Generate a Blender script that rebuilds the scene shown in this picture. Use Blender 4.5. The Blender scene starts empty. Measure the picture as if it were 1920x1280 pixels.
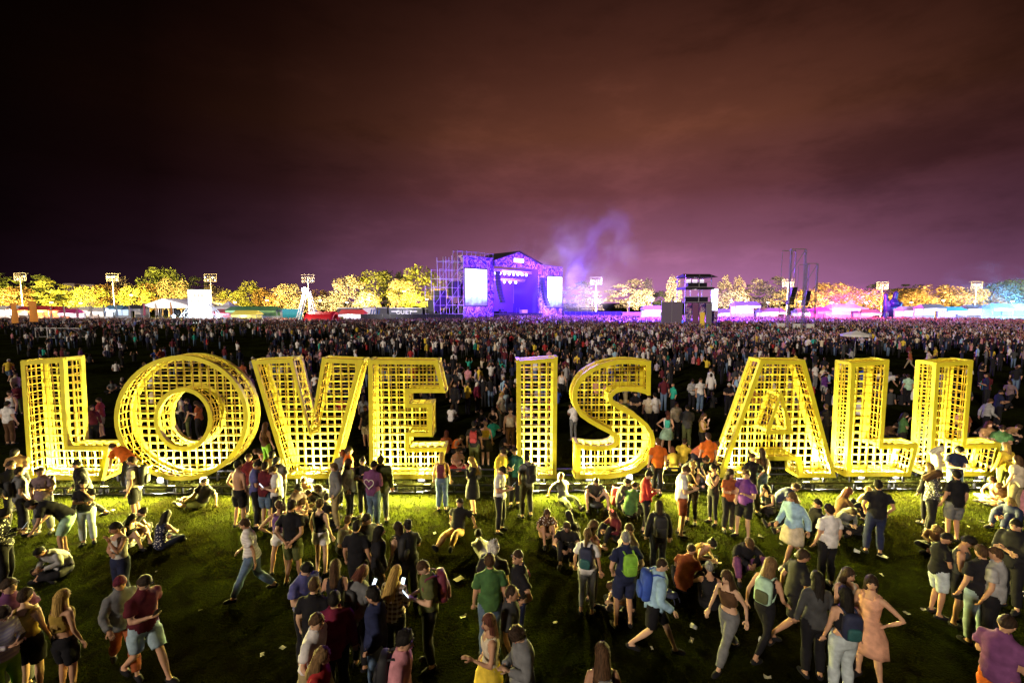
import bpy, bmesh, math, random
import numpy as np
from mathutils import Vector, Matrix, noise as mnoise
R = random.Random(7)
C = bpy.context.scene.collection
SC = bpy.context.scene

# ---------------------------------------------------------------- camera
CAM_H, PITCH, FPX = 5.8, math.radians(5.0), 853.3
cam_d = bpy.data.cameras.new('camera')
cam = bpy.data.objects.new('camera', cam_d); C.objects.link(cam)
cam.location = (0, 0, CAM_H); cam.rotation_euler = (math.radians(90) - PITCH, 0, 0)
cam_d.sensor_width = 36; cam_d.lens = 16; cam_d.clip_end = 3000; cam_d.clip_start = .1
SC.camera = cam
SC.view_settings.view_transform = 'Standard'
SC.view_settings.look = 'None'
SC.view_settings.exposure = 0.0
SC.view_settings.gamma = 1.0
SC.render.engine = 'CYCLES'
SC.cycles.use_denoising = True
SC.cycles.max_bounces = 5
SC.cycles.diffuse_bounces = 2
SC.cycles.glossy_bounces = 2
SC.cycles.transmission_bounces = 2
SC.cycles.sample_clamp_indirect = 3.0
SC.cycles.volume_step_rate = 2.0

# ---------------------------------------------------------------- night sky (world)
W = bpy.data.worlds.new('World'); SC.world = W; W.use_nodes = True
nt = W.node_tree; nt.nodes.clear()
def N(t, kind, **kw):
    n = t.nodes.new(kind)
    for k, v in kw.items(): setattr(n, k, v)
    return n
def ramp(t, stops, interp='EASE'):
    n = N(t, 'ShaderNodeValToRGB'); cr = n.color_ramp; cr.interpolation = interp
    while len(cr.elements) < len(stops): cr.elements.new(.5)
    for e, (p, c) in zip(cr.elements, stops):
        e.position = p; e.color = (*c, 1) if len(c) == 3 else c
    return n
def mth(t, op, a, b=None):
    n = N(t, 'ShaderNodeMath', operation=op)
    for i, x in enumerate((a, b)):
        if x is None: continue
        if isinstance(x, (int, float)): n.inputs[i].default_value = x
        else: t.links.new(x, n.inputs[i])
    return n.outputs[0]
def mixc(t, mode, fac, a, b):
    n = N(t, 'ShaderNodeMix', data_type='RGBA', blend_type=mode)
    for i, x in ((0, fac), (6, a), (7, b)):
        if isinstance(x, (int, float)): n.inputs[i].default_value = x
        elif isinstance(x, tuple): n.inputs[i].default_value = (*x, 1)
        else: t.links.new(x, n.inputs[i])
    return n.outputs[2]
tc = N(nt, 'ShaderNodeTexCoord'); sx = N(nt, 'ShaderNodeSeparateXYZ')
nt.links.new(tc.outputs['Generated'], sx.inputs[0])
el = mth(nt, 'DIVIDE', mth(nt, 'ARCSINE', sx.outputs[2]), math.pi / 2)
az = mth(nt, 'ADD', mth(nt, 'DIVIDE', mth(nt, 'ARCTAN2', sx.outputs[0], sx.outputs[1]), 2 * math.pi), .5)
re = ramp(nt, [(0, (.52, .20, .46)), (.03, (.43, .16, .34)), (.075, (.27, .095, .165)), (.14, (.150, .046, .053)),
               (.21, (.140, .044, .026)), (.29, (.072, .022, .0135)), (.37, (.030, .0095, .0065)), (.6, (.028, .008, .006)), (1, (.02, .006, .005))], 'LINEAR')
nt.links.new(el, re.inputs[0])
def ap(d): return d / 360 + .5
ra = ramp(nt, [(0, (.02,) * 3), (ap(-75), (.008,) * 3), (ap(-50), (.01,) * 3), (ap(-38), (.04,) * 3), (ap(-27), (.14,) * 3), (ap(-15), (.42,) * 3), (ap(-2), (.80,) * 3),
               (ap(14), (1, 1, 1)), (ap(30), (.85,) * 3), (ap(46), (.38,) * 3), (ap(75), (.22,) * 3), (1, (.02,) * 3)], 'LINEAR')
nt.links.new(az, ra.inputs[0])
mp = N(nt, 'ShaderNodeMapping'); mp.inputs['Scale'].default_value = (1.2, 1.2, 3.4)
nt.links.new(tc.outputs['Generated'], mp.inputs[0])
ns = N(nt, 'ShaderNodeTexNoise'); ns.inputs['Scale'].default_value = 1.9; ns.inputs['Detail'].default_value = 6; ns.inputs['Roughness'].default_value = .62
nt.links.new(mp.outputs[0], ns.inputs[0])
cl = ramp(nt, [(.28, (.6,) * 3), (.5, (.97,) * 3), (.72, (1.35,) * 3)], 'EASE'); nt.links.new(ns.outputs[0], cl.inputs[0])
c1 = mixc(nt, 'MULTIPLY', 1.0, re.outputs[0], ra.outputs[0])
c2 = mixc(nt, 'MULTIPLY', 1.0, c1, cl.outputs[0])
bg = N(nt, 'ShaderNodeBackground'); bg.inputs['Strength'].default_value = 1.0
nt.links.new(c2, bg.inputs['Color'])
wo = N(nt, 'ShaderNodeOutputWorld'); nt.links.new(bg.outputs[0], wo.inputs['Surface'])

# ---------------------------------------------------------------- faint key light from behind the camera
def aim(o, d): o.rotation_euler = Vector(d).to_track_quat('-Z', 'Y').to_euler()
sun_d = bpy.data.lights.new('sun', 'SUN'); sun = bpy.data.objects.new('sun', sun_d); C.objects.link(sun)
sun_d.energy = 2.5; sun_d.angle = math.radians(4); sun_d.color = (1, .85, .66)
aim(sun, (.62, .78, -.40)); sun.location = (-20, -30, 30)

# ---------------------------------------------------------------- projection of places (metres)
cp, sp = math.cos(PITCH), math.sin(PITCH)
def ray(u, v):
    x = (u - 960) / FPX; y = (640 - v) / FPX
    return Vector((x, cp + y * sp, -sp + y * cp))
def gp(u, v, z=0.0):
    d = ray(u, v); t = (z - CAM_H) / d.z
    return Vector((d.x * t, d.y * t, z))
def at(u, v, Y):
    d = ray(u, v); t = Y / d.y
    return Vector((d.x * t, Y, CAM_H + d.z * t))
def onplane(u, v, p, n):
    d = ray(u, v); o = Vector((0, 0, CAM_H)); t = (p - o).dot(n) / d.dot(n)
    return o + d * t

# ---------------------------------------------------------------- materials
MATS = {}
def mat(name, col, rough=.6, metal=0.0, emit=None, es=0.0, var=.15, scale=6.0, bump=0.0, objcol=False, spec=None):
    if name in MATS: return MATS[name]
    m = bpy.data.materials.new(name); m.use_nodes = True; t = m.node_tree
    b = t.nodes['Principled BSDF']; b.inputs['Roughness'].default_value = rough; b.inputs['Metallic'].default_value = metal
    if spec is not None: b.inputs['Specular IOR Level'].default_value = spec
    co = N(t, 'ShaderNodeTexCoord'); nz = N(t, 'ShaderNodeTexNoise'); nz.inputs['Scale'].default_value = scale; nz.inputs['Detail'].default_value = 4
    t.links.new(co.outputs['Object'], nz.inputs[0])
    rp = ramp(t, [(.3, (1 - var,) * 3), (.7, (1.0 + var * .3,) * 3)], 'LINEAR'); t.links.new(nz.outputs[0], rp.inputs[0])
    if objcol:
        oi = N(t, 'ShaderNodeObjectInfo'); src = oi.outputs['Color']
    else: src = tuple(col)
    c = mixc(t, 'MULTIPLY', 1.0, src, rp.outputs[0])
    t.links.new(c, b.inputs['Base Color'])
    if emit is not None:
        b.inputs['Emission Color'].default_value = (*emit, 1); b.inputs['Emission Strength'].default_value = es
    if bump:
        bp = N(t, 'ShaderNodeBump'); bp.inputs['Strength'].default_value = bump; bp.inputs['Distance'].default_value = .02
        t.links.new(nz.outputs[0], bp.inputs['Height']); t.links.new(bp.outputs[0], b.inputs['Normal'])
    MATS[name] = m
    return m

# ---------------------------------------------------------------- mesh helpers
class MB:
    def __init__(s): s.v = []; s.f = []; s.m = []
    def add(s, vs, fs, mi=0):
        o = len(s.v); s.v += [tuple(p) for p in vs]; s.f += [tuple(i + o for i in f) for f in fs]; s.m += [mi] * len(fs)
    def box(s, x0, x1, y0, y1, z0, z1, mi=0, M=None):
        vs = [Vector(p) for p in ((x0, y0, z0), (x1, y0, z0), (x1, y1, z0), (x0, y1, z0), (x0, y0, z1), (x1, y0, z1), (x1, y1, z1), (x0, y1, z1))]
        if M is not None: vs = [M @ p for p in vs]
        s.add(vs, [(0, 3, 2, 1), (4, 5, 6, 7), (0, 1, 5, 4), (1, 2, 6, 5), (2, 3, 7, 6), (3, 0, 4, 7)], mi)
    def bar(s, a, b, w, mi=0, n=4, w2=None):
        a = Vector(a); b = Vector(b); d = (b - a).normalized()
        u = d.cross(Vector((0, 0, 1)) if abs(d.z) < .9 else Vector((0, 1, 0))).normalized(); q = d.cross(u)
        w2 = w if w2 is None else w2; vs = []
        for p, r in ((a, w), (b, w2)):
            for k in range(n):
                an = 2 * math.pi * (k + .5) / n; vs.append(p + (u * math.cos(an) + q * math.sin(an)) * r)
        s.add(vs, [(k, (k + 1) % n, n + (k + 1) % n, n + k) for k in range(n)] + [tuple(range(n - 1, -1, -1)), tuple(range(n, 2 * n))], mi)
    def tube(s, pts, rad, n=8, mi=0, squash=1.0):
        pts = [Vector(p) for p in pts]; rs = rad if isinstance(rad, (list, tuple)) else [rad] * len(pts)
        vs = []; up = None
        for i, p in enumerate(pts):
            d = (pts[min(i + 1, len(pts) - 1)] - pts[max(i - 1, 0)]).normalized()
            if up is None: up = d.cross(Vector((0, 0, 1)) if abs(d.z) < .9 else Vector((0, 1, 0))).normalized()
            up = (up - d * up.dot(d)).normalized(); q = d.cross(up)
            for k in range(n):
                an = 2 * math.pi * k / n; vs.append(p + (up * math.cos(an) + q * math.sin(an) * squash) * rs[i])
        fs = [(i * n + k, i * n + (k + 1) % n, (i + 1) * n + (k + 1) % n, (i + 1) * n + k) for i in range(len(pts) - 1) for k in range(n)]
        fs += [tuple(range(n - 1, -1, -1)), tuple(range((len(pts) - 1) * n, len(pts) * n))]
        s.add(vs, fs, mi)
    def ball(s, c, r, nu=10, nv=7, mi=0, fn=None):
        c = Vector(c); r = Vector(r) if isinstance(r, (list, tuple)) else Vector((r, r, r)); vs = []; fs = []
        for j in range(1, nv):
            th = math.pi * j / nv
            for i in range(nu):
                ph = 2 * math.pi * i / nu; p = Vector((math.sin(th) * math.cos(ph), math.sin(th) * math.sin(ph), math.cos(th)))
                if fn: p = fn(p)
                vs.append(c + Vector((p.x * r.x, p.y * r.y, p.z * r.z)))
        top = len(vs); vs.append(c + Vector((0, 0, r.z))); vs.append(c - Vector((0, 0, r.z)))
        for j in range(nv - 2):
            for i in range(nu): fs.append((j * nu + i, (j + 1) * nu + i, (j + 1) * nu + (i + 1) % nu, j * nu + (i + 1) % nu))
        for i in range(nu):
            fs.append((top, i, (i + 1) % nu)); b = (nv - 2) * nu; fs.append((top + 1, b + (i + 1) % nu, b + i))
        s.add(vs, fs, mi)
    def mesh(s, name, mats, smooth=False):
        me = bpy.data.meshes.new(name); me.from_pydata(s.v, [], s.f)
        for m in (mats if isinstance(mats, (list, tuple)) else [mats]): me.materials.append(m)
        if any(s.m): me.polygons.foreach_set('material_index', s.m)
        if smooth: me.polygons.foreach_set('use_smooth', [True] * len(s.f))
        me.update(); return me
    def obj(s, name, mats, parent=None, smooth=False, loc=None):
        return link(name, s.mesh(name, mats, smooth), parent, loc)
def link(name, me, parent=None, loc=None):
    o = bpy.data.objects.new(name, me); C.objects.link(o)
    if parent is not None: o.parent = parent
    if loc is not None: o.location = loc
    return o
def tag(o, label=None, cat=None, group=None, kind=None):
    for k, v in (('label', label), ('category', cat), ('group', group), ('kind', kind)):
        if v: o[k] = v
    return o
def thing(name, label, cat, loc=(0, 0, 0), rz=0.0, group=None):
    o = bpy.data.objects.new(name, None); C.objects.link(o); o.location = loc; o.rotation_euler = (0, 0, rz); o.empty_display_size = .2
    return tag(o, label, cat, group)
_ub = MB(); _ub.box(-.5, .5, -.5, .5, -.5, .5)
CUBES = {}
def cube(name, m, parent, loc, dim, rot=None):
    if m.name not in CUBES: CUBES[m.name] = _ub.mesh('unit_bar', m)
    o = link(name, CUBES[m.name], parent, loc); o.scale = dim
    if rot: o.rotation_euler = rot
    return o
def lamp(kind, name, loc, energy, col, parent=None, size=.3, d=None, spot=None, blend=.6):
    l = bpy.data.lights.new(name, kind); l.energy = energy; l.color = col
    if kind in ('POINT', 'SPOT'): l.shadow_soft_size = size
    if kind == 'AREA': l.size = size
    if spot: l.spot_size = math.radians(spot); l.spot_blend = blend
    o = bpy.data.objects.new(name, l); C.objects.link(o); o.location = loc
    if parent is not None: o.parent = parent
    if d is not None: aim(o, d)
    return o

# ---------------------------------------------------------------- ground
def ground():
    m = bpy.data.materials.new('turf'); m.use_nodes = True; t = m.node_tree; b = t.nodes['Principled BSDF']
    b.inputs['Roughness'].default_value = 1; b.inputs['Specular IOR Level'].default_value = 0
    co = N(t, 'ShaderNodeTexCoord')
    def nz(s, d=5):
        n = N(t, 'ShaderNodeTexNoise'); n.inputs['Scale'].default_value = s; n.inputs['Detail'].default_value = d; n.inputs['Roughness'].default_value = .65
        t.links.new(co.outputs['Object'], n.inputs[0]); return n
    a = nz(.22); f = nz(3.2, 8); g = nz(22, 4)
    r1 = ramp(t, [(.35, (.008, .008, .004)), (.52, (.0145, .018, .003)), (.7, (.0245, .031, .003))], 'EASE'); t.links.new(f.outputs[0], r1.inputs[0])
    r2 = ramp(t, [(.40, (.42, .33, .36)), (.60, (1, 1, 1))], 'EASE'); t.links.new(a.outputs[0], r2.inputs[0])
    r3 = ramp(t, [(.3, (.55,) * 3), (.7, (1.3,) * 3)], 'LINEAR'); t.links.new(g.outputs[0], r3.inputs[0])
    c = mixc(t, 'MULTIPLY', 1.0, r1.outputs[0], r2.outputs[0]); c = mixc(t, 'MULTIPLY', 1.0, c, r3.outputs[0])
    t.links.new(c, b.inputs['Base Color'])
    bp = N(t, 'ShaderNodeBump'); bp.inputs['Strength'].default_value = .9; bp.inputs['Distance'].default_value = .05
    t.links.new(g.outputs[0], bp.inputs['Height']); t.links.new(bp.outputs[0], b.inputs['Normal'])
    vs = []; fs = []; xs = [-900, -300, -120, -60] + [-40 + 2 * i for i in range(41)] + [60, 120, 300, 900]
    ys = [-60, -20] + [0 + 1.5 * i for i in range(24)] + [40, 60, 100, 160, 260, 600, 1500]
    for y in ys:
        for x in xs:
            z = 0.0
            if 0 < y < 34 and abs(x) < 41: z = -.025 * abs(mnoise.noise(Vector((x * .3, y * .3, 3)))) 
            vs.append((x, y, z))
    n = len(xs)
    for j in range(len(ys) - 1):
        for i in range(n - 1): fs.append((j * n + i, j * n + i + 1, (j + 1) * n + i + 1, (j + 1) * n + i))
    mb = MB(); mb.add(vs, fs); o = mb.obj('ground', m, smooth=True); tag(o, kind='structure')
    # short blades where the lamps rake the turf
    rng = np.random.default_rng(3); k = 60000
    x = rng.uniform(-17, 17, k); y = 13.6 + rng.normal(0, 1.6, k); h = rng.uniform(.03, .075, k); a = rng.uniform(0, 6.28, k)
    keep = (y > 8) & (y < 19); x, y, h, a = x[keep], y[keep], h[keep], a[keep]; k = len(x)
    w = .009; P = np.zeros((k, 3, 3)); ca, sa = np.cos(a), np.sin(a)
    P[:, 0] = np.stack([x - ca * w, y - sa * w, -.02 + 0 * x], 1); P[:, 1] = np.stack([x + ca * w, y + sa * w, -.02 + 0 * x], 1)
    P[:, 2] = np.stack([x + rng.normal(0, .03, k), y + rng.normal(0, .03, k), h], 1)
    me = bpy.data.meshes.new('grass'); me.vertices.add(k * 3); me.vertices.foreach_set('co', P.ravel()); me.loops.add(k * 3); me.loops.foreach_set('vertex_index', np.arange(k * 3))
    me.polygons.add(k); me.polygons.foreach_set('loop_start', np.arange(k) * 3); me.update()
    me.materials.append(mat('grass_blade', (.030, .036, .003), .9, var=.5, scale=1.3, spec=.05))
    tag(link('grass', me), kind='stuff')
ground()
# ---------------------------------------------------------------- the giant lattice letters
ROW = .0153
RROT = math.atan(ROW)
YEL = mat('yellow_paint', (.88, .75, .036), .45, var=.18, scale=3.0)
ROD = mat('amber_rod', (.68, .44, .012), .5, var=.3, scale=4)
BLK = mat('black_steel', (.012, .012, .013), .45, .6)
def row_point(u, v, Y0):
    d = ray(u, v); t = Y0 / (d.y - ROW * d.x)
    return Vector((0, 0, CAM_H)) + d * t
LETTER_Y, DEPTH, BASE_Z = 13.87, .72, .26
LET = {
 'L1': [[(38, 677), (53, 898), (190.5, 901), (204, 837), (127, 836), (118.5, 671.5)]],
 'O': [None],
 'V': [[(471, 676), (536.6, 897), (622, 897), (680, 675), (603.8, 671.5), (580.3, 812), (548.6, 672)]],
 'E': [[(690, 674.5), (693, 897), (822, 898), (835, 839), (767, 840), (767, 818.5), (810, 818.5), (810, 757), (767, 757), (767, 736.4), (835, 736.4), (821, 676)]],
 'I': [[(969, 676), (970, 897), (1043, 897), (1045.5, 670.5)]],
 'S': [[(1220.7, 678.4), (1201, 675), (1182, 673.5), (1162, 674), (1143, 677.5), (1123, 683), (1106, 691.5), (1092.5, 701.5), (1082.5, 713.5), (1076, 727), (1073.2, 740), (1074.5, 755),
        (1079.5, 768), (1088, 781), (1103.5, 792), (1121, 802), (1138.5, 811), (1150.5, 817.5), (1154.5, 822.5), (1154, 828), (1148, 832.5), (1138, 835.5), (1123, 836.5), (1105, 835.5), (1080.5, 832),
        (1079.5, 897), (1106, 897.5), (1145, 897), (1171, 893), (1197, 884), (1215, 869), (1226, 847), (1228.5, 825), (1225, 810), (1215, 794.5), (1199.5, 781), (1182, 770), (1162.5, 759.5), (1149.5, 751),
        (1148.5, 744), (1156, 736.5), (1171, 733), (1193, 734), (1219.9, 741)]],
 'A': [[(1426.8, 674.5), (1348, 895), (1434, 895), (1438, 863), (1495.7, 863), (1498.5, 895), (1568, 895), (1510, 676)], [(1464.8, 743), (1445, 806.5), (1479, 806.5)]],
 'L2': [[(1597, 680.6), (1587, 893), (1707, 893), (1722.7, 832.7), (1656, 834), (1668, 675)]],
 'L3': [[(1755.5, 680.6), (1742, 893), (1864, 892), (1878, 831.6), (1812, 834), (1825.5, 675.8)]],
}
LLAB = {'L1': 'first yellow lattice letter L, standing before the big round O', 'O': 'round yellow lattice letter O with people seen through its hole',
 'V': 'yellow lattice letter V between the O and the E', 'E': 'yellow lattice letter E with three arms, after the V',
 'I': 'plain yellow lattice column of the letter I, before the S', 'S': 'curved yellow lattice letter S between the I and the A',
 'A': 'yellow lattice letter A with a triangular hole, after the S', 'L2': 'yellow lattice letter L standing between the A and the last L',
 'L3': 'last yellow lattice letter L, at the end of the row'}
def area2(p): return sum(p[i][0] * p[(i + 1) % len(p)][1] - p[(i + 1) % len(p)][0] * p[i][1] for i in range(len(p)))
def offset(p, w):
    n = len(p); out = []
    for i in range(n):
        a, b, c = Vector(p[i - 1]), Vector(p[i]), Vector(p[(i + 1) % n])
        d1 = (b - a).normalized(); d2 = (c - b).normalized(); n1 = Vector((-d1.y, d1.x)); n2 = Vector((-d2.y, d2.x))
        m = n1 + n2; k = max(.35, 1 + n1.dot(n2)); out.append(b + m * (w / k))
    return [tuple(q) for q in out]
def band(mb, p, q, y0, y1):
    n = len(p); vs = [(a[0], y0, a[1]) for a in p] + [(a[0], y0, a[1]) for a in q] + [(a[0], y1, a[1]) for a in p] + [(a[0], y1, a[1]) for a in q]; fs = []
    for i in range(n):
        j = (i + 1) % n
        fs += [(i, j, n + j, n + i), (2 * n + i, 3 * n + i, 3 * n + j, 2 * n + j), (i, 2 * n + i, 2 * n + j, j), (n + i, n + j, 3 * n + j, 3 * n + i)]
    mb.add(vs, fs)
def spans(polys, c, axis):
    xs = []
    for p in polys:
        for i in range(len(p)):
            a, b = p[i], p[(i + 1) % len(p)]
            if (a[axis] <= c) != (b[axis] <= c):
                t = (c - a[axis]) / (b[axis] - a[axis]); xs.append(a[1 - axis] + t * (b[1 - axis] - a[1 - axis]))
    xs.sort(); return [(xs[i], xs[i + 1]) for i in range(0, len(xs) - 1, 2)]
def make_letter(key):
    if key == 'O':
        def ell(u0, v0, ru, rv, n): return [(u0 + ru * math.cos(2 * math.pi * i / n), v0 + rv * math.sin(2 * math.pi * i / n)) for i in range(n)]
        rings = [ell(339.3, 783.5, 125.7, 117.5, 44), ell(343, 786, 47, 52, 28)]
    else: rings = LET[key]
    W3 = [[row_point(u, v, LETTER_Y) for u, v in r] for r in rings]
    cx = sum(p.x for p in W3[0]) / len(W3[0]); org = Vector((cx, LETTER_Y + ROW * cx, BASE_Z))
    root = thing('letter_sculpture', LLAB[key], 'letter sculpture', org, RROT, 'giant lattice letters spelling LOVE IS ALL')
    ex = Vector((math.cos(RROT), math.sin(RROT), 0))
    P = []
    for k, r in enumerate(W3):
        q = [((p - org).dot(ex), p.z - BASE_Z) for p in r]
        if (area2(q) > 0) != (k == 0): q.reverse()
        P.append(q)
    bw = .13
    for nm, y0, y1 in (('front_frame', 0, .045), ('back_frame', DEPTH - .045, DEPTH)):
        mb = MB()
        for q in P: band(mb, q, offset(q, bw if key != 'S' else .14), y0, y1)
        mb.obj(nm, YEL, root)
    x0 = min(a[0] for a in P[0]); x1 = max(a[0] for a in P[0]); z0 = min(a[1] for a in P[0]); z1 = max(a[1] for a in P[0]); st = .245
    for y, w, th, gm in ((.03, .020, .018, ROD), (DEPTH - .03, .050, .02, YEL)):
        for k in range(1, int((z1 - z0) / st) + 1):
            z = z0 + k * st + .01
            for a, b in spans(P, z, 1):
                if b - a > .25: cube('grid_bar', gm, root, ((a + b) / 2, y, z), (b - a - .08, th, w))
        for k in range(1, int((x1 - x0) / st) + 1):
            x = x0 + k * st
            for a, b in spans(P, x, 0):
                if b - a > .25: cube('grid_bar', gm, root, (x, y + .006, (a + b) / 2), (w, th, b - a - .08))
    # side walls: depth bars, strips along the edge, corner plates
    sm = MB(); strips = MB()
    for q in P:
        n = len(q); ins = offset(q, .022); ins2 = offset(q, .004); ins3 = offset(q, .03); curved = n > 20
        for (ya, yb) in ((.046, .135), (DEPTH - .135, DEPTH - .046)): band(sm, ins2, ins, ya, yb)
        for k in (1, 2): 
            yy = .135 + (DEPTH - .27) * k / 3; band(strips, ins2, ins, yy - .014, yy + .014)
        carry = .12
        for i in range(n):
            a, b = Vector(ins3[i]), Vector(ins3[(i + 1) % n]); L = (b - a).length; ang = math.atan2(b.y - a.y, b.x - a.x)
            pr = Vector(ins3[i]) - Vector(ins3[i - 1]); dv = b - a
            if pr.angle(dv, 0) > .5:
                M = Matrix.Translation((a.x, 0, a.y)); sm.box(-.05, .05, .046, DEPTH - .046, -.05, .05, 0, M)
            s = carry
            if not curved:
                k = max(1, round(L / st)); ss = [L * (j + .0) / k for j in range(1, k)]
            else:
                ss = []
                while s < L: ss.append(s); s += st
                carry = s - L
            for s in ss:
                p = a + dv * (s / L); cube('side_bar', ROD, root, (p.x, DEPTH / 2, p.y), (.03, DEPTH - .1, .016), (0, -ang, 0))
    sm.obj('side_frame', YEL, root); strips.obj('side_strip', ROD, root)
    # short black legs
    for zx in (x0 + .25, x1 - .35):
        if key in ('V', 'O', 'S'): zx = zx * .35
        for yy in (.05, DEPTH - .1): cube('leg', BLK, root, (zx, yy + .025, -BASE_Z / 2 - .002), (.05, .05, BASE_Z - .004))
    return root
for k in LET: make_letter(k)

# low black steel rails in front of and behind the letters
def low_rail(x0, x1, Y, label):
    root = thing('low_rail', label, 'rail', (0, Y, 0), RROT, 'low black steel rails around the letters')
    cube('top_bar', BLK, root, ((x0 + x1) / 2, 0, .245), (x1 - x0, .05, .045)); cube('bottom_bar', BLK, root, ((x0 + x1) / 2, .0, .03), (x1 - x0, .045, .04))
    n = int((x1 - x0) / 1.15)
    for i in range(n + 1):
        cube('post', BLK, root, (x0 + (x1 - x0) * i / n, .003, .137), (.045, .05, .171))
low_rail(-14.6, -.6, 13.42, 'long low black rail on the grass in front of the word LOVE')
low_rail(.3, 5.2, 13.42, 'short low black rail on the grass in front of the word IS')
low_rail(5.5, 15.6, 13.42, 'low black rail on the grass in front of the word ALL')
low_rail(-14.3, -.4, 14.72, 'low black rail behind the feet of the word LOVE')
low_rail(.2, 15.4, 14.72, 'low black rail behind the feet of the words IS ALL')

# floodlights on the turf: housing, glass, bracket
LENS = mat('lamp_glass', (1, .9, .6), .3, emit=(1, .86, .42), es=14, var=0)
LAMPC = (1, .88, .20)
SPOT_E, SPILL_E, INNER_E, INSP_E = 48, 4600, 2900, 420
INC = (1, .90, .74)
FL = [(70, 'below the edge of the first L'), (195, 'by the foot of the first L'), (262, 'under the near side of the O beside the L'), (321, 'under the middle of the O'), (452, 'between the O and the V'),
      (560, 'under the V'), (640, 'between the V and the E'), (737, 'under the stem of the E'), (801, 'under the arms of the E'), (1018, 'under the I'), (1082, 'at the lower tip of the S'), (1163, 'under the curve of the S'),
      (1240, 'between the S and the A'), (1380, 'under the A leg beside the S'), (1512, 'under the A leg beside the L'), (1609, 'under the stem of the middle L'), (1673, 'under the foot of the middle L'),
      (1765, 'under the stem of the last L'), (1832, 'under the foot of the last L')]
def floodlight(p, tilt, label, e_spot, e_pt, inside=False):
    root = thing('floodlight', label, 'floodlight', p, RROT, 'floodlights on the grass at the letters')
    mb = MB(); M = Matrix.Translation((0, 0, .13)) @ Matrix.Rotation(tilt, 4, 'X')
    mb.box(-.11, .11, -.05, .05, -.08, .08, 0, M); mb.obj('housing', BLK, root)
    mb = MB(); mb.box(-.085, .085, -.035, .035, .081, .09, 0, M); mb.obj('lamp_lens', LENS, root)
    mb = MB(); mb.box(-.135, -.115, -.02, .02, 0, .17); mb.box(.115, .135, -.02, .02, 0, .17); mb.box(-.135, .135, -.03, .03, -.005, .012); mb.obj('bracket', BLK, root)
    if inside:
        lamp('SPOT', 'flood_beam', (0, 0, .28), e_spot, INC, root, .08, (0, 0, 1), 130, .8)
        lamp('POINT', 'flood_spill', (0, -.1, .19), e_pt, INC, root, .05)
    else:
        lamp('SPOT', 'flood_beam', (0, 0, .28), e_spot, LAMPC, root, .08, (0, .3, 1), 80, .8)
        lamp('SPOT', 'flood_spill', (0, -.2, .72), e_pt, LAMPC, root, .12, (0, -1, -.22), 160, .6)
for u, w in FL:
    q = row_point(u, 908, 13.60); floodlight(Vector((q.x, 13.58 + ROW * q.x, 0)), -.35, 'small bright floodlight on the grass ' + w, SPOT_E, SPILL_E)
INN = [(90, 'inside the first L'), (160, 'inside the foot of the first L'), (300, 'inside the O, on the side of the first L'), (380, 'inside the O, on the side of the V'), (580, 'inside the V'), (725, 'inside the stem of the E'), (790, 'inside the foot of the E'),
       (1006, 'inside the I'), (1105, 'inside the lower tip of the S'), (1180, 'inside the lower curve of the S'), (1390, 'inside the A leg beside the S'), (1530, 'inside the A leg beside the L'), (1615, 'inside the middle L'), (1680, 'inside the foot of the middle L'), (1775, 'inside the stem of the last L'), (1840, 'inside the foot of the last L')]
for u, w in INN:
    q = row_point(u, 890, 14.2); floodlight(Vector((q.x, 14.24 + ROW * q.x, 0)), 0, 'small bright floodlight on the grass ' + w, INNER_E, INSP_E, True)
# ---------------------------------------------------------------- people: poses
V = Vector
def stand():
    return dict(pel=V((0, 0, .95)), mid=V((0, .01, 1.18)), chest=V((0, .0, 1.36)), neck=V((0, .01, 1.48)), head=V((0, -.02, 1.635)), hy=0., hp=0.,
                eL=V((.235, .03, 1.15)), wL=V((.25, -.06, .91)), eR=V((-.235, .03, 1.15)), wR=V((-.25, -.06, .91)),
                kL=V((.095, -.02, .5)), aL=V((.105, .02, .09)), kR=V((-.095, -.02, .5)), aR=V((-.105, .02, .09)), tL=V((.25, -1, 0)), tR=V((-.25, -1, 0)), hipyaw=0., shyaw=0.)
def P_stand(p): pass
def P_relax(p):
    p['pel'] += V((.03, 0, -.005)); p['mid'] += V((.015, 0, 0)); p['head'] += V((-.01, 0, 0)); p['hy'] = 25
    p['kR'] = V((-.1, -.08, .5)); p['aR'] = V((-.17, -.05, .09)); p['wL'] = V((.2, -.12, .93)); p['eR'] = V((-.26, .05, 1.16)); p['wR'] = V((-.19, -.1, .97))
def P_phone(p):
    p['hp'] = 38; p['head'] += V((0, -.05, -.02)); p['neck'] += V((0, -.015, 0))
    p['eL'] = V((.225, -.02, 1.14)); p['wL'] = V((.05, -.27, 1.2)); p['eR'] = V((-.225, -.02, 1.14)); p['wR'] = V((-.06, -.26, 1.17)); p['kL'] += V((.01, -.03, 0))
def P_pocket(p):
    p['eL'] = V((.29, .07, 1.17)); p['wL'] = V((.2, -.06, .97)); p['eR'] = V((-.29, .07, 1.17)); p['wR'] = V((-.2, -.06, .97)); p['hy'] = -20; p['aL'] += V((.06, 0, 0)); p['kL'] += V((.04, -.02, 0))
def P_crossed(p):
    p['eL'] = V((.225, -.07, 1.17)); p['wL'] = V((-.06, -.2, 1.2)); p['eR'] = V((-.225, -.07, 1.15)); p['wR'] = V((.08, -.19, 1.16)); p['hy'] = 15; p['hp'] = 8
def P_behind(p):
    p['eL'] = V((.27, .12, 1.16)); p['wL'] = V((.05, .18, .99)); p['eR'] = V((-.27, .12, 1.16)); p['wR'] = V((-.05, .17, .96)); p['aL'] += V((.05, 0, 0)); p['aR'] += V((-.05, 0, 0)); p['hp'] = 15
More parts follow.
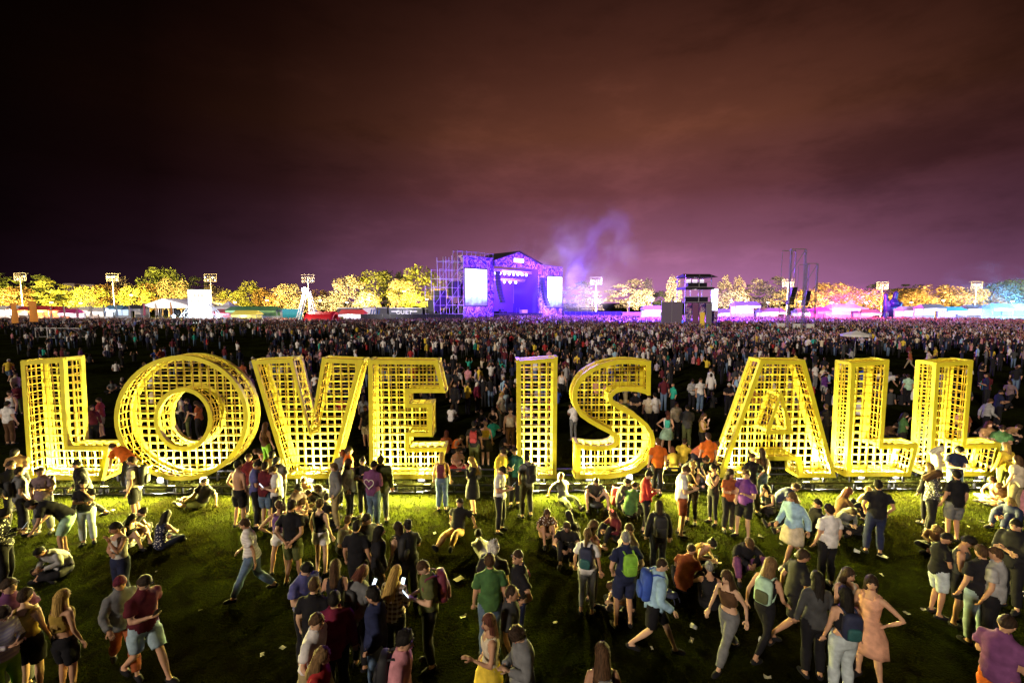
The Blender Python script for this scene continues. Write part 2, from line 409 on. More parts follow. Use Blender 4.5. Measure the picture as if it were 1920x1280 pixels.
def P_face(p):
    p['eL'] = V((.2, -.16, 1.2)); p['wL'] = V((.07, -.2, 1.44)); p['eR'] = V((-.21, -.06, 1.15)); p['wR'] = V((.1, -.2, 1.17)); p['hp'] = 12; p['hy'] = -20; p['head'] += V((.01, -.02, 0))
def P_hip(p):
    p['eL'] = V((.4, .1, 1.2)); p['wL'] = V((.2, .02, 1.03)); p['pel'] += V((-.03, 0, 0)); p['hy'] = 30; p['kL'] += V((.06, -.03, 0)); p['aL'] += V((.1, -.03, 0)); p['wR'] = V((-.2, -.14, .98))
def P_walk(p):
    p['pel'] = V((0, 0, .93)); p['mid'] = V((0, -.02, 1.16)); p['chest'] = V((0, -.05, 1.34)); p['neck'] = V((0, -.06, 1.46)); p['head'] = V((0, -.1, 1.61)); p['hp'] = 8
    p['kL'] = V((.09, -.2, .5)); p['aL'] = V((.09, -.36, .11)); p['tL'] = V((.1, -1, .15)); p['kR'] = V((-.09, .06, .5)); p['aR'] = V((-.09, .38, .2)); p['tR'] = V((-.1, -.8, -.6))
    p['eL'] = V((.24, .1, 1.13)); p['wL'] = V((.25, .12, .9)); p['eR'] = V((-.24, -.08, 1.12)); p['wR'] = V((-.2, -.27, .98)); p['shyaw'] = 12; p['hipyaw'] = -10
def P_walkphone(p):
    P_walk(p); p['eR'] = V((-.22, -.1, 1.12)); p['wR'] = V((-.08, -.32, 1.18)); p['hp'] = 30; p['shyaw'] = 0
def P_gesture(p):
    p['eL'] = V((.25, -.04, 1.14)); p['wL'] = V((.17, -.29, 1.26)); p['hy'] = 20; p['eR'] = V((-.27, .05, 1.16)); p['wR'] = V((-.2, -.08, .98)); p['aR'] += V((-.07, -.05, 0)); p['kR'] += V((-.04, -.05, 0))
def P_up(p):
    p['eL'] = V((.27, -.14, 1.46)); p['wL'] = V((.13, -.24, 1.66)); p['eR'] = V((-.27, -.14, 1.46)); p['wR'] = V((-.13, -.24, 1.66)); p['hp'] = -8
def P_bend(p):
    p['pel'] = V((0, .12, .93)); p['mid'] = V((0, -.02, 1.12)); p['chest'] = V((0, -.2, 1.22)); p['neck'] = V((0, -.31, 1.28)); p['head'] = V((0, -.44, 1.33)); p['hp'] = 50
    p['eL'] = V((.22, -.3, .98)); p['wL'] = V((.15, -.42, .78)); p['eR'] = V((-.22, -.26, .97)); p['wR'] = V((-.12, -.42, .8))
def sitbase(p, z=.1, lean=.0):
    p['pel'] = V((0, 0, z)); p['mid'] = V((0, .02 - lean * .5, z + .22)); p['chest'] = V((0, -.03 - lean, z + .39)); p['neck'] = V((0, -.07 - lean * 1.4, z + .5)); p['head'] = V((0, -.13 - lean * 1.7, z + .645)); p['hp'] = 20
def P_cross(p):
    sitbase(p, .11, .05); p['kL'] = V((.33, -.32, .17)); p['aL'] = V((-.1, -.42, .09)); p['kR'] = V((-.33, -.32, .17)); p['aR'] = V((.12, -.34, .1)); p['tL'] = V((-1, -.2, -.1)); p['tR'] = V((1, -.2, -.1))
    p['eL'] = V((.24, -.2, .34)); p['wL'] = V((.1, -.38, .24)); p['eR'] = V((-.24, -.2, .34)); p['wR'] = V((-.08, -.38, .26))
def P_hunch(p):
    P_cross(p); p['chest'] += V((0, -.1, -.03)); p['neck'] += V((0, -.15, -.06)); p['head'] += V((0, -.17, -.09)); p['hp'] = 50; p['wL'] += V((-.04, -.03, .06)); p['wR'] += V((.02, -.03, .06))
def P_knees(p):
    sitbase(p, .1, .02); p['kL'] = V((.13, -.38, .46)); p['aL'] = V((.12, -.52, .09)); p['kR'] = V((-.13, -.38, .46)); p['aR'] = V((-.12, -.52, .09))
    p['eL'] = V((.27, -.22, .36)); p['wL'] = V((.06, -.47, .36)); p['eR'] = V((-.27, -.22, .36)); p['wR'] = V((-.06, -.45, .33))
def P_wide(p):
    sitbase(p, .14, .08); p['kL'] = V((.3, -.36, .46)); p['aL'] = V((.3, -.5, .09)); p['kR'] = V((-.3, -.36, .46)); p['aR'] = V((-.3, -.5, .09)); p['hp'] = 45
    p['eL'] = V((.28, -.26, .48)); p['wL'] = V((.06, -.4, .36)); p['eR'] = V((-.28, -.26, .48)); p['wR'] = V((-.06, -.4, .36)); p['tL'] = V((.4, -1, 0)); p['tR'] = V((-.4, -1, 0))
def P_back(p):
    sitbase(p, .1, -.1); p['mid'] = V((0, .1, .31)); p['chest'] = V((0, .18, .47)); p['neck'] = V((0, .22, .58)); p['head'] = V((0, .2, .735)); p['hp'] = 0
    p['kL'] = V((.14, -.42, .26)); p['aL'] = V((.17, -.8, .09)); p['kR'] = V((-.14, -.43, .2)); p['aR'] = V((-.16, -.84, .09)); p['tL'] = V((.3, -.5, 1)); p['tR'] = V((-.3, -.5, 1))
    p['eL'] = V((.3, .33, .33)); p['wL'] = V((.33, .42, .08)); p['eR'] = V((-.3, .33, .33)); p['wR'] = V((-.33, .42, .08))
def P_side(p):
    sitbase(p, .11, .0); p['mid'] = V((.08, .03, .31)); p['chest'] = V((.17, .02, .46)); p['neck'] = V((.21, 0, .57)); p['head'] = V((.22, -.04, .725)); p['hy'] = -25
    p['kL'] = V((-.2, -.4, .14)); p['aL'] = V((-.55, -.25, .09)); p['kR'] = V((-.36, -.2, .25)); p['aR'] = V((-.68, -.05, .09)); p['tL'] = V((-1, -.3, .3)); p['tR'] = V((-1, 0, .4))
    p['eL'] = V((.42, .1, .33)); p['wL'] = V((.46, .06, .07)); p['eR'] = V((-.08, -.17, .34)); p['wR'] = V((-.2, -.3, .24))
def P_lie(p):
    p['pel'] = V((0, 0, .13)); p['mid'] = V((.2, .02, .15)); p['chest'] = V((.38, .02, .23)); p['neck'] = V((.48, .0, .3)); p['head'] = V((.6, -.03, .4)); p['hp'] = 15; p['hy'] = -60
    p['eL'] = V((.5, -.1, .07)); p['wL'] = V((.62, -.28, .06)); p['eR'] = V((.36, -.26, .12)); p['wR'] = V((.5, -.4, .06)); p['roll'] = 1
    p['kL'] = V((-.42, -.05, .11)); p['aL'] = V((-.8, .05, .09)); p['kR'] = V((-.42, .1, .13)); p['aR'] = V((-.8, .2, .1)); p['tL'] = V((-.7, -.5, -.1)); p['tR'] = V((-.7, -.4, .2))
def P_kneel(p):
    p['pel'] = V((0, .08, .32)); p['mid'] = V((0, .06, .55)); p['chest'] = V((0, .0, .73)); p['neck'] = V((0, -.03, .85)); p['head'] = V((0, -.08, 1.0)); p['hp'] = 25
    p['kL'] = V((.12, -.28, .1)); p['aL'] = V((.1, .14, .09)); p['kR'] = V((-.12, -.28, .1)); p['aR'] = V((-.1, .14, .09)); p['tL'] = V((0, 1, -.3)); p['tR'] = V((0, 1, -.3))
    p['eL'] = V((.25, -.1, .52)); p['wL'] = V((.12, -.3, .45)); p['eR'] = V((-.25, -.1, .52)); p['wR'] = V((-.1, -.3, .48))
POSES = {k[2:]: f for k, f in list(globals().items()) if k.startswith('P_')}
SIT = {'cross', 'hunch', 'knees', 'wide', 'back', 'side', 'lie', 'kneel'}
REST = [.84, .95, 1.18, 1.36, 1.48, 1.60]
def build_raw(pose, sex):
    p = stand(); POSES[pose](p); f = sex == 'f'
    hd, hy, hp = p['head'], math.radians(p['hy']), math.radians(p['hp'])
    base_dir = (p['mid'] - p['pel']).normalized()
    hb = p['neck'].lerp(p['head'], .62) + V((0, .02, 0))
    ctrl = [p['pel'] - base_dir * .11, p['pel'], p['mid'], p['chest'], p['neck'], hb]
    def sp_(z):
        for i in range(5):
            if z <= REST[i + 1] or i == 4: return ctrl[i].lerp(ctrl[i + 1], (z - REST[i]) / (REST[i + 1] - REST[i]))
    roll = p.get('roll')
    def side(z):
        if roll: return V((0, 1, 0)) if False else V((-.2, 1, .15)).normalized()
        a = math.radians(p['hipyaw'] + (p['shyaw'] - p['hipyaw']) * min(1, max(0, (z - .95) / .4))); return V((math.cos(a), math.sin(a), 0))
    mb = MB()
    zs = [.83, .88, .95, 1.02, 1.09, 1.19, 1.30, 1.375, 1.425, 1.46, 1.50, 1.55, 1.60]
    rx = [.08, .148, .168, .160, .145, .150, .166, .172, .158, .11, .064, .054, .05]; ry = [.08, .112, .120, .112, .102, .106, .116, .112, .098, .08, .064, .058, .055]
    if f: rx = [a * b for a, b in zip(rx, [1, 1.05, 1.05, .98, .86, .86, .88, .88, .88, .88, .84, .84, .84])]; ry = [a * b for a, b in zip(ry, [1, 1.06, 1.06, .97, .9, .92, 1.08, 1.05, .95, .9, .84, .84, .84])]
    rings = []; nn = 14
    for z, a, b in zip(zs, rx, ry):
        c = sp_(z); T = (sp_(z + .03) - sp_(z - .03)).normalized(); S = side(z); S = (S - T * S.dot(T)).normalized(); F = T.cross(S)
        rings.append([c + S * (a * math.cos(2 * math.pi * k / nn)) + F * (b * math.sin(2 * math.pi * k / nn)) for k in range(nn)])
    vs = [q for r in rings for q in r]
    fs = [(i * nn + k, i * nn + (k + 1) % nn, (i + 1) * nn + (k + 1) % nn, (i + 1) * nn + k) for i in range(len(rings) - 1) for k in range(nn)] + [tuple(range(nn - 1, -1, -1)), tuple(range((len(rings) - 1) * nn, len(rings) * nn))]
    mb.add(vs, fs)
    bones = [('torso', ctrl[i], ctrl[i + 1], REST[i], REST[i + 1], .13 if i < 3 else (.12 if i == 3 else .06)) for i in range(5)]
    bones.append(('head', hb, hd + (hd - hb).normalized() * .08, 0, 1, .08))
    k = .87 if f else 1.0; ax = 1.0
    Tc = (ctrl[4] - ctrl[3]).normalized(); Sc = side(1.4); Sc = (Sc - Tc * Sc.dot(Tc)).normalized()
    hands = []
    for s, e, w in ((1, p['eL'], p['wL']), (-1, p['eR'], p['wR'])):
        sh = sp_(1.415) + Sc * (.178 * k * s) + Tc * -.005
        ua = e - sh; 
        if ua.length > .34: e = sh + ua.normalized() * .31
        fa = w - e
        if fa.length > .3: w = e + fa.normalized() * .27
        q = .86 if f else 1.0
        mb.tube([sh - Sc * (.07 * s), sh, sh.lerp(e, .35), sh.lerp(e, .7), e, e.lerp(w, .3), e.lerp(w, .75), w, w + (w - e).normalized() * .02], [.05 * q, .058 * q, .054 * q, .046 * q, .042 * q, .043 * q, .034 * q, .029 * q, .026 * q], 9)
        bones += [('uarm', sh, e, 0, 1, .05), ('farm', e, w + (w - e).normalized() * .08, 0, 1, .035)]
        hands.append((w, (w - e).normalized(), s))
    hipS = side(.95); Tp = (ctrl[2] - ctrl[1]).normalized(); hipS = (hipS - Tp * hipS.dot(Tp)).normalized()
    feet = []
    for s, kn, an, to in ((1, p['kL'], p['aL'], p['tL']), (-1, p['kR'], p['aR'], p['tR'])):
        hj = ctrl[1] - base_dir * .03 + hipS * (.086 * s)
        q = 1.04 if f else 1.0
        hq = hj.lerp(kn, .0)
        mb.tube([hj - (kn - hj).normalized() * .05, hj, hj.lerp(kn, .3), hj.lerp(kn, .7), kn, kn.lerp(an, .3), kn.lerp(an, .7), an, an + (an - kn).normalized() * .02], [.085, .094 * q, .085 * q, .066, .056, .058, .042, .038, .038], 10)
        sd = (kn - an).normalized(); fd = to.normalized(); up = (sd - fd * sd.dot(fd)); up = up.normalized() if up.length > .2 else V((0, 0, 1))
        if p['pel'].z > .5: up = V((0, 0, 1)); fd = (fd - up * (fd.dot(up) * .9)).normalized()
        mb.tube([an - fd * .065 - up * .045, an - fd * .03 - up * .042, an + fd * .05 - up * .045, an + fd * .13 - up * .058, an + fd * .175 - up * .064], [.025, .04, .042, .034, .02], 9)
        bones += [('thigh', hj, kn, 0, 1, .085), ('shin', kn, an + sd * .03, 0, 1, .05), ('foot' + ('L' if s > 0 else 'R'), an - up * .03 - fd * .04, an + fd * .16 - up * .06, 0, 1, .035)]
    tilt = Matrix.Rotation(hp, 4, 'X')
    if roll: HM = Matrix.Translation(hd) @ Matrix.Rotation(math.radians(60), 4, 'Z') @ tilt
    else: HM = Matrix.Translation(hd) @ Matrix.Rotation(hy, 4, 'Z') @ tilt
    F = Tc.cross(Sc)
    CM = Matrix(((Sc.x, F.x, Tc.x, 0), (Sc.y, F.y, Tc.y, 0), (Sc.z, F.z, Tc.z, 0), (0, 0, 0, 1))); CM.translation = ctrl[3]
    return dict(mb=mb, bones=bones, HM=HM, CM=CM, hands=hands, p=p, sp=sp_, side=side, pel=ctrl[1], f=f)

# ---------------------------------------------------------------- cloth, skin and hair take each person's own colour
CLOTH = mat('cloth', (1, 1, 1), .9, objcol=True, var=.35, scale=9, bump=.35, spec=.15)
SKIN = mat('skin', (1, 1, 1), .6, objcol=True, var=.12, scale=14, spec=.25)
HAIR = mat('hair', (1, 1, 1), .7, objcol=True, var=.7, scale=55, bump=.5, spec=.15)
def strands():
    t = HAIR.node_tree; nz = [n for n in t.nodes if n.type == 'TEX_NOISE'][0]; co = [n for n in t.nodes if n.type == 'TEX_COORD'][0]; mp = N(t, 'ShaderNodeMapping'); mp.inputs['Scale'].default_value = (1, 1, .14); t.links.new(co.outputs['Object'], mp.inputs[0]); t.links.new(mp.outputs[0], nz.inputs[0])
strands()
EYE = mat('eye', (.02, .015, .012), .3); LIP = mat('lips', (.30, .09, .07), .5)
def pattern(name, kind):
    m = bpy.data.materials.new(name); m.use_nodes = True; t = m.node_tree; b = t.nodes['Principled BSDF']; b.inputs['Roughness'].default_value = .9; b.inputs['Specular IOR Level'].default_value = .15
    co = N(t, 'ShaderNodeTexCoord'); oi = N(t, 'ShaderNodeObjectInfo')
    if kind == 'spots':
        w = N(t, 'ShaderNodeTexVoronoi'); w.inputs['Scale'].default_value = 22; t.links.new(co.outputs['Object'], w.inputs[0]); r = ramp(t, [(.28, (1, 1, 1)), (.36, (0, 0, 0))], 'LINEAR'); t.links.new(w.outputs[0], r.inputs[0]); fac = r.outputs[0]
    else:
        w = N(t, 'ShaderNodeTexWave', bands_direction='Z'); w.inputs['Scale'].default_value = 5.5 if kind == 'stripes' else 4.2; t.links.new(co.outputs['Object'], w.inputs[0]); r = ramp(t, [(.45, (0, 0, 0)), (.55, (1, 1, 1))], 'LINEAR'); t.links.new(w.outputs[0], r.inputs[0]); fac = r.outputs[0]
        if kind == 'plaid':
            w2 = N(t, 'ShaderNodeTexWave', bands_direction='X'); w2.inputs['Scale'].default_value = 4.2; t.links.new(co.outputs['Object'], w2.inputs[0]); r2 = ramp(t, [(.7, (0, 0, 0)), (.8, (1, 1, 1))], 'LINEAR'); t.links.new(w2.outputs[0], r2.inputs[0])
            fac = mth(t, 'MULTIPLY', mth(t, 'ADD', fac, r2.outputs[0]), .5)
    second = {'stripes': (.55, .5, .48), 'plaid': (.6, .5, .45), 'spots': (.6, .55, .5), 'maroonstripes': (.22, .05, .05)}[kind]
    t.links.new(mixc(t, 'MIX', fac, oi.outputs['Color'], second), b.inputs['Base Color']); return m
PAT = {k: pattern(k + '_cloth', k) for k in ('stripes', 'plaid', 'spots', 'maroonstripes')}

HEAD = MB()
def hshape(q):
    x, y, z = q; t = max(0, -z); x *= 1 - .34 * t * t; y2 = y * (1 - .16 * t) - .10 * t * (1 if y < 0 else .3)
    if y < 0 and -.55 < z < .35: y2 *= .97
    return V((x, y2, z))
HEAD.ball((0, 0, 0), (.076, .094, .115), 14, 11, 0, hshape)
HEAD.add([(-.014, -.088, -.03), (.014, -.088, -.03), (0, -.122, -.026), (0, -.09, .03)], [(0, 1, 2), (0, 2, 3), (2, 1, 3)], 0)
for s in (-1, 1):
    HEAD.ball((s * .076, .008, -.002), (.012, .022, .032), 6, 5, 0); HEAD.ball((s * .031, -.083, .016), (.015, .009, .0085), 6, 4, 1)
    HEAD.box(s * .031 - .02, s * .031 + .02, -.094, -.082, .033, .041, 1)
HEAD.ball((0, -.091, -.058), (.023, .008, .008), 8, 4, 2)
def add_hand(mb, w, d, s):
    u = d.cross(V((0, 1, 0)) if abs(d.y) < .8 else V((0, 0, 1))).normalized(); n = d.cross(u)
    a = w + d * .0; M = [a + u * .026, a - u * .026]; b = w + d * .085
    mb.tube([w - d * .01, w + d * .04, b], [.027, .040, .036], 8, 0, .5)
    for i, (o, L) in enumerate(((-.028, .062), (-.010, .074), (.009, .07), (.026, .054))):
        k0 = b + u * o - d * .008; k1 = k0 + d * (L * .55) + n * (.010 * s); k2 = k1 + d * (L * .4) + n * (.024 * s); mb.tube([k0, k1, k2], [.0098, .0092, .0072], 5, 0)
    t0 = w + d * .025 - u * (.032); t1 = t0 + d * .035 - u * .03 + n * (.012 * s); mb.tube([t0, t1, t1 + d * .03 + n * (.012 * s)], [.013, .0115, .008], 5, 0)

# hair shells in head space
def hair_shell(mb, front=.052, sidez=-.005, back=-.075, off=.014, ns=.006, top=1.0, seed=0):
    nu, nv = 18, 9; vs = []; fs = []; idx = {}
    for j in range(nv + 1):
        for i in range(nu):
            ph = 2 * math.pi * i / nu; cf = -math.sin(ph)  # +1 = front
            zl = (sidez + (front - sidez) * max(0, cf) ** 1.5) if cf > 0 else (sidez + (back - sidez) * (-cf))
            zl += .016 * mnoise.noise(V((i * 1.7 + seed, 3.1, seed * 1.3))) ; thmax = math.acos(max(-.95, min(.95, zl / .115))); th = thmax * j / nv + .02
            q = hshape(V((math.sin(th) * math.cos(ph), math.sin(th) * math.sin(ph), math.cos(th))))
            r = off + ns * mnoise.noise(V((q.x * 4 + seed, q.y * 4, q.z * 4))) * 2; r *= 1 if j < nv else .2
            vs.append((q.x * (.076 + r), q.y * (.094 + r), q.z * (.115 + r * top)))
    for j in range(nv):
        for i in range(nu): fs.append((j * nu + i, (j + 1) * nu + i, (j + 1) * nu + (i + 1) % nu, j * nu + (i + 1) % nu))
    fs.append(tuple(range(nu))); mb.add(vs, fs)
def curtain(mb, L, a0=118, seed=0, flare=.02):
    nu, nv = 15, 7; vs = []; fs = []
    for lay in (0, 1):
        for j in range(nv + 1):
            t = j / nv
            for i in range(nu + 1):
                a = math.radians(-a0 + 2 * a0 * i / nu); z = .045 - t * L * (1 - .10 * abs(math.sin(i * 2.3 + seed)) * t); edge = 1 - .25 * (abs(2 * i / nu - 1) ** 4)
                r = .086 + flare * t + .006 * math.sin(i * 1.9 + seed + t * 3); r -= .022 * lay
                y = math.cos(a) * (r * 1.15) + .012 + .03 * t; vs.append((math.sin(a) * r * edge, y, z))
    n = nu + 1; h = n * (nv + 1)
    for j in range(nv):
        for i in range(nu): fs += [(j * n + i, j * n + i + 1, (j + 1) * n + i + 1, (j + 1) * n + i), (h + j * n + i, h + (j + 1) * n + i, h + (j + 1) * n + i + 1, h + j * n + i + 1)]
    for i in range(nu): fs.append((nv * n + i, nv * n + i + 1, h + nv * n + i + 1, h + nv * n + i))
    for j in range(nv): fs += [(j * n, (j + 1) * n, h + (j + 1) * n, h + j * n), (j * n + nu, h + j * n + nu, h + (j + 1) * n + nu, (j + 1) * n + nu)]
    mb.add(vs, fs)
HAIRM = {}
def hair_mesh(style):
    if style in HAIRM: return HAIRM[style]
    mb = MB(); nm = 'hair'
    if style == 'short': hair_shell(mb, .05, -.0, -.07, .014, .007)
    elif style == 'crop': hair_shell(mb, .06, .012, -.05, .006, .002)
    elif style == 'tuft': hair_shell(mb, .055, .0, -.06, .018, .012, 2.1, 3)
    elif style == 'balding': hair_shell(mb, .105, .0, -.07, .007, .003)
    elif style == 'curly':
        hair_shell(mb, .045, -.02, -.085, .026, .02, 1.2, 5); rr = random.Random(5)
        for i in range(26):
            a = rr.uniform(0, 6.28); e = rr.uniform(.1, 1.3); 
            if math.sin(a) < -.4 and e < .8: continue
            mb.ball((math.cos(a) * math.cos(e) * .095, math.sin(a) * math.cos(e) * .112, math.sin(e) * .132 - .01), .026, 6, 4)
    elif style == 'long': hair_shell(mb, .052, -.05, -.09, .015, .004); curtain(mb, .36)
    elif style == 'verylong': hair_shell(mb, .05, -.05, -.09, .014, .004, seed=2); curtain(mb, .5, 122, 1, .03)
    elif style == 'bob': hair_shell(mb, .045, -.05, -.09, .017, .005); curtain(mb, .19, 122, 2, .018)
    elif style == 'wavy': hair_shell(mb, .05, -.05, -.09, .022, .012); curtain(mb, .34, 124, 4, .05)
    elif style == 'bun': hair_shell(mb, .05, -.01, -.08, .011, .003); mb.ball((0, .085, .085), (.045, .042, .042), 9, 7)
    elif style == 'ponytail': hair_shell(mb, .05, -.01, -.08, .011, .003); mb.tube([(0, .09, .05), (0, .135, .04), (0, .15, -.05), (.01, .135, -.16), (0, .12, -.24)], [.02, .034, .036, .026, .006], 8)
    elif style == 'cap':
        hair_shell(mb, .045, .01, -.045, .016, .001); vs = []
        for r, z in ((.085, .05), (.16, .038)):
            for i in range(9): a = math.radians(200 + 140 * i / 8); vs.append((math.cos(a) * .08, math.sin(a) * r, z - .012 * abs(i - 4) / 4))
        mb.add(vs + [(a, b, c - .008) for a, b, c in vs], [(i, i + 1, 10 + i, 9 + i) for i in range(8)] + [(18 + i, 27 + i, 28 + i, 19 + i) for i in range(8)] + [(9 + i, 10 + i, 28 + i, 27 + i) for i in range(8)])
    elif style == 'beanie': hair_shell(mb, .035, -.005, -.06, .02, .003, 1.6)
    me = mb.mesh('hair_' + style, HAIR, True); HAIRM[style] = me; return me

def seg_dist(P, a, b):
    a = np.array(a); b = np.array(b); d = b - a; L = d.dot(d) + 1e-9; t = np.clip((P - a) @ d / L, 0, 1); return np.linalg.norm(P - (a + t[:, None] * d), axis=1), t
BODY = {}
def prepare_bodies(keys):
    tmp = []
    for key in keys:
        raw = build_raw(*key); me = raw['mb'].mesh('raw', []); o = bpy.data.objects.new('raw', me); C.objects.link(o)
        m = o.modifiers.new('r', 'REMESH'); m.mode = 'VOXEL'; m.voxel_size = .026; m.adaptivity = 0
        s = o.modifiers.new('s', 'SMOOTH'); s.factor = .5; s.iterations = 3
        tmp.append((key, raw, o))
    dg = bpy.context.evaluated_depsgraph_get()
    for key, raw, o in tmp:
        e = o.evaluated_get(dg); me = e.to_mesh(); n = len(me.vertices); co = np.empty(n * 3); me.vertices.foreach_get('co', co); co = co.reshape(-1, 3)
        no = np.empty(n * 3); me.vertices.foreach_get('normal', no); no = no.reshape(-1, 3)
        faces = [tuple(q.vertices) for q in me.polygons]; e.to_mesh_clear()
        best = None; reg = np.zeros(n, int); tt = np.zeros(n)
        for i, (nm, a, b, t0, t1, r) in enumerate(raw['bones']):
            d, t = seg_dist(co, a, b); d = d / max(r, .03)
            if best is None: best = d; tt = t0 + t * (t1 - t0)
            else:
                k = d < best; best = np.where(k, d, best); reg[k] = i; tt[k] = t0 + t[k] * (t1 - t0)
        names = [b[0] for b in raw['bones']]
        mb = MB(); mb.add([tuple(c) for c in co], faces, 0)
        HM = raw['HM']; mb2 = [HM @ V(q) for q in HEAD.v]; o_ = len(mb.v); mb.v += [tuple(q) for q in mb2]; mb.f += [tuple(i + o_ for i in f) for f in HEAD.f]; mb.m += HEAD.m
        for w, d, s in raw['hands']: add_hand(mb, w, d, s)
        body = mb.mesh('body_' + key[0] + '_' + key[1], [SKIN, EYE, LIP], True)
        BODY[key] = dict(raw=raw, co=co, no=no, faces=faces, reg=reg, tt=tt, names=names, body=body, HM=HM, CM=raw['CM'], g={})
        bpy.data.objects.remove(o)
def garment(key, kind):
    B = BODY[key]
    if kind in B['g']: return B['g'][kind]
    nm = np.array(B['names'], dtype=object)[B['reg']]; t = B['tt']; sit = key[0] in SIT
    tor = nm == 'torso'; ua = nm == 'uarm'; fa = nm == 'farm'; th = nm == 'thigh'; sn = nm == 'shin'; off = np.full(len(t), .014); wr = .007
    if kind in ('tee', 'long', 'tank', 'crop', 'jacket', 'loose'):
        lo = {'crop': 1.13, 'jacket': .87}.get(kind, .90)
        m = tor & (t > lo) & (t < (1.40 if kind == 'tank' else 1.5 if kind != 'crop' else 1.42))
        if kind != 'tank' and kind != 'crop': m |= ua & (t < (.62 if kind in ('tee', 'loose') else 2))
        if kind in ('long', 'jacket'): m |= fa & (t < .74)
        if kind == 'tank': m |= tor & (t >= 1.40) & (t < 1.46) & (np.abs(B['co'] @ np.array(B['CM'].to_3x3().col[0]) - np.array(B['CM'].translation) @ np.array(B['CM'].to_3x3().col[0])) > .06)
        off = np.where(tor, .024 if kind != 'tank' else .013, .02); off = off + np.where(tor & (t < 1.15), .014 if kind in ('tee', 'long', 'loose', 'jacket') else 0, 0)
        if kind == 'jacket': off += .018
        if kind == 'loose': off += .015
        if kind in ('tee', 'loose'): off = off + np.where(ua & (t > .35), .016, 0)
    elif kind in ('trousers', 'leggings', 'shorts', 'shortshorts'):
        hi = 1.04; lim = {'shorts': .86, 'shortshorts': .45}.get(kind, 9)
        m = (tor & (t < hi)) | (th & (t < lim))
        if lim > 1: m |= sn & (t < (.97 if kind == 'trousers' else .9))
        off = np.full(len(t), .016 if kind != 'leggings' else .007)
        if kind == 'trousers': off = off + np.where(sn, .014, .004)
        if kind in ('shorts', 'shortshorts'): off = off + np.where(th & (t > .2), .022, .002)
    elif kind in ('shoeL', 'shoeR'):
        m = (nm == 'foot' + kind[-1]); off = np.full(len(t), .014); wr = .0
    idx = {}; vs = []; fs = []; edges = {}
    for f in B['faces']:
        if all(m[i] for i in f):
            g = []
            for i in f:
                if i not in idx:
                    c = B['co'][i]; n = B['no'][i]; w = wr * (mnoise.noise(V((c[0] * 9 + 7, c[1] * 9, c[2] * 7))) + .6 * mnoise.noise(V((c[0] * 21, c[1] * 21 + 3, c[2] * 14)))) if wr else 0
                    idx[i] = len(vs); vs.append(tuple(c + n * (off[i] + w)))
                g.append(idx[i])
            fs.append(tuple(g))
            for a, b in zip(f, f[1:] + f[:1]): edges[(a, b)] = edges.get((b, a), 0) + 1; 
    es = set(edges); inner = {}
    for a, b in es:
        if (b, a) not in es:
            for i in (a, b):
                if i not in inner: inner[i] = len(vs); vs.append(tuple(B['co'][i] - B['no'][i] * .002))
            fs.append((idx[b], idx[a], inner[a], inner[b]))
    mb = MB(); mb.add(vs, fs); me = mb.mesh(kind + '_' + key[0], CLOTH, True); B['g'][kind] = me; return me
def skirt_mesh(key, L):
    B = BODY[key]; k = 'skirt%d' % int(L * 100)
    if k in B['g']: return B['g'][k]
    raw = B['raw']; c0 = raw['sp'](1.05); vs = []; fs = []; n = 20; nv = 6
    dn = V((0, 0, -1)); kx = (raw['p']['kL'] + raw['p']['kR']) / 2; cy = kx - V((0, 0, kx.z))
    for lay in (0, 1):
        for j in range(nv + 1):
            t = j / nv; c = c0.lerp(V((cy.x, cy.y * .7, c0.z - L)), t)
            for i in range(n):
                a = 2 * math.pi * i / n; r = .155 + .075 * min(1, t * 2) + .035 * t + .012 * math.sin(i * 2.5 + 1) * t - .008 * lay; vs.append(c + V((math.cos(a) * r, math.sin(a) * r * .82, 0)))
    h = n * (nv + 1)
    for j in range(nv):
        for i in range(n): q = (i + 1) % n; fs += [(j * n + i, (j + 1) * n + i, (j + 1) * n + q, j * n + q), (h + j * n + i, h + j * n + q, h + (j + 1) * n + q, h + (j + 1) * n + i)]
    for i in range(n): q = (i + 1) % n; fs.append((nv * n + i, h + nv * n + i, h + nv * n + q, nv * n + q))
    mb = MB(); mb.add(vs, fs); me = mb.mesh(k, CLOTH, True); B['g'][k] = me; return me

COL = dict(black=(.012, .011, .014), white=(.68, .64, .62), grey=(.16, .16, .165), lightgrey=(.36, .35, .35), darkgrey=(.05, .05, .052), navy=(.018, .022, .06), blue=(.03, .08, .42), lightblue=(.30, .46, .60),
           denim=(.10, .15, .24), lightdenim=(.32, .42, .48), paledenim=(.48, .54, .56), maroon=(.10, .014, .022), red=(.34, .025, .025), burgundy=(.13, .012, .035), pink=(.56, .24, .28), mauve=(.22, .15, .17), purple=(.12, .035, .22), violet=(.15, .05, .14),
           periwinkle=(.10, .10, .28), teal=(.02, .10, .10), green=(.05, .12, .04), lime=(.24, .50, .04), olive=(.09, .10, .035), khaki=(.34, .27, .14), tan=(.42, .24, .10), cream=(.62, .52, .38), yellow=(.70, .50, .05), mustard=(.34, .22, .04),
           orange=(.75, .16, .02), rust=(.32, .085, .03), salmon=(.66, .34, .22), brown=(.09, .045, .022), turquoise=(.03, .36, .27), silver=(.45, .43, .40), lavender=(.42, .36, .46), mint=(.40, .60, .45))
HC = dict(black=(.012, .009, .007), dark=(.034, .019, .011), brown=(.07, .035, .016), light=(.15, .085, .035), blond=(.42, .26, .07), red=(.16, .04, .02), grey=(.28, .27, .26), white=(.6, .56, .5), auburn=(.12, .04, .025))
SK = [(.52, .29, .18), (.46, .25, .15), (.40, .21, .125), (.56, .34, .22), (.34, .18, .10)]
def setcol(o, c):
    o.color = (*c, 1); return o
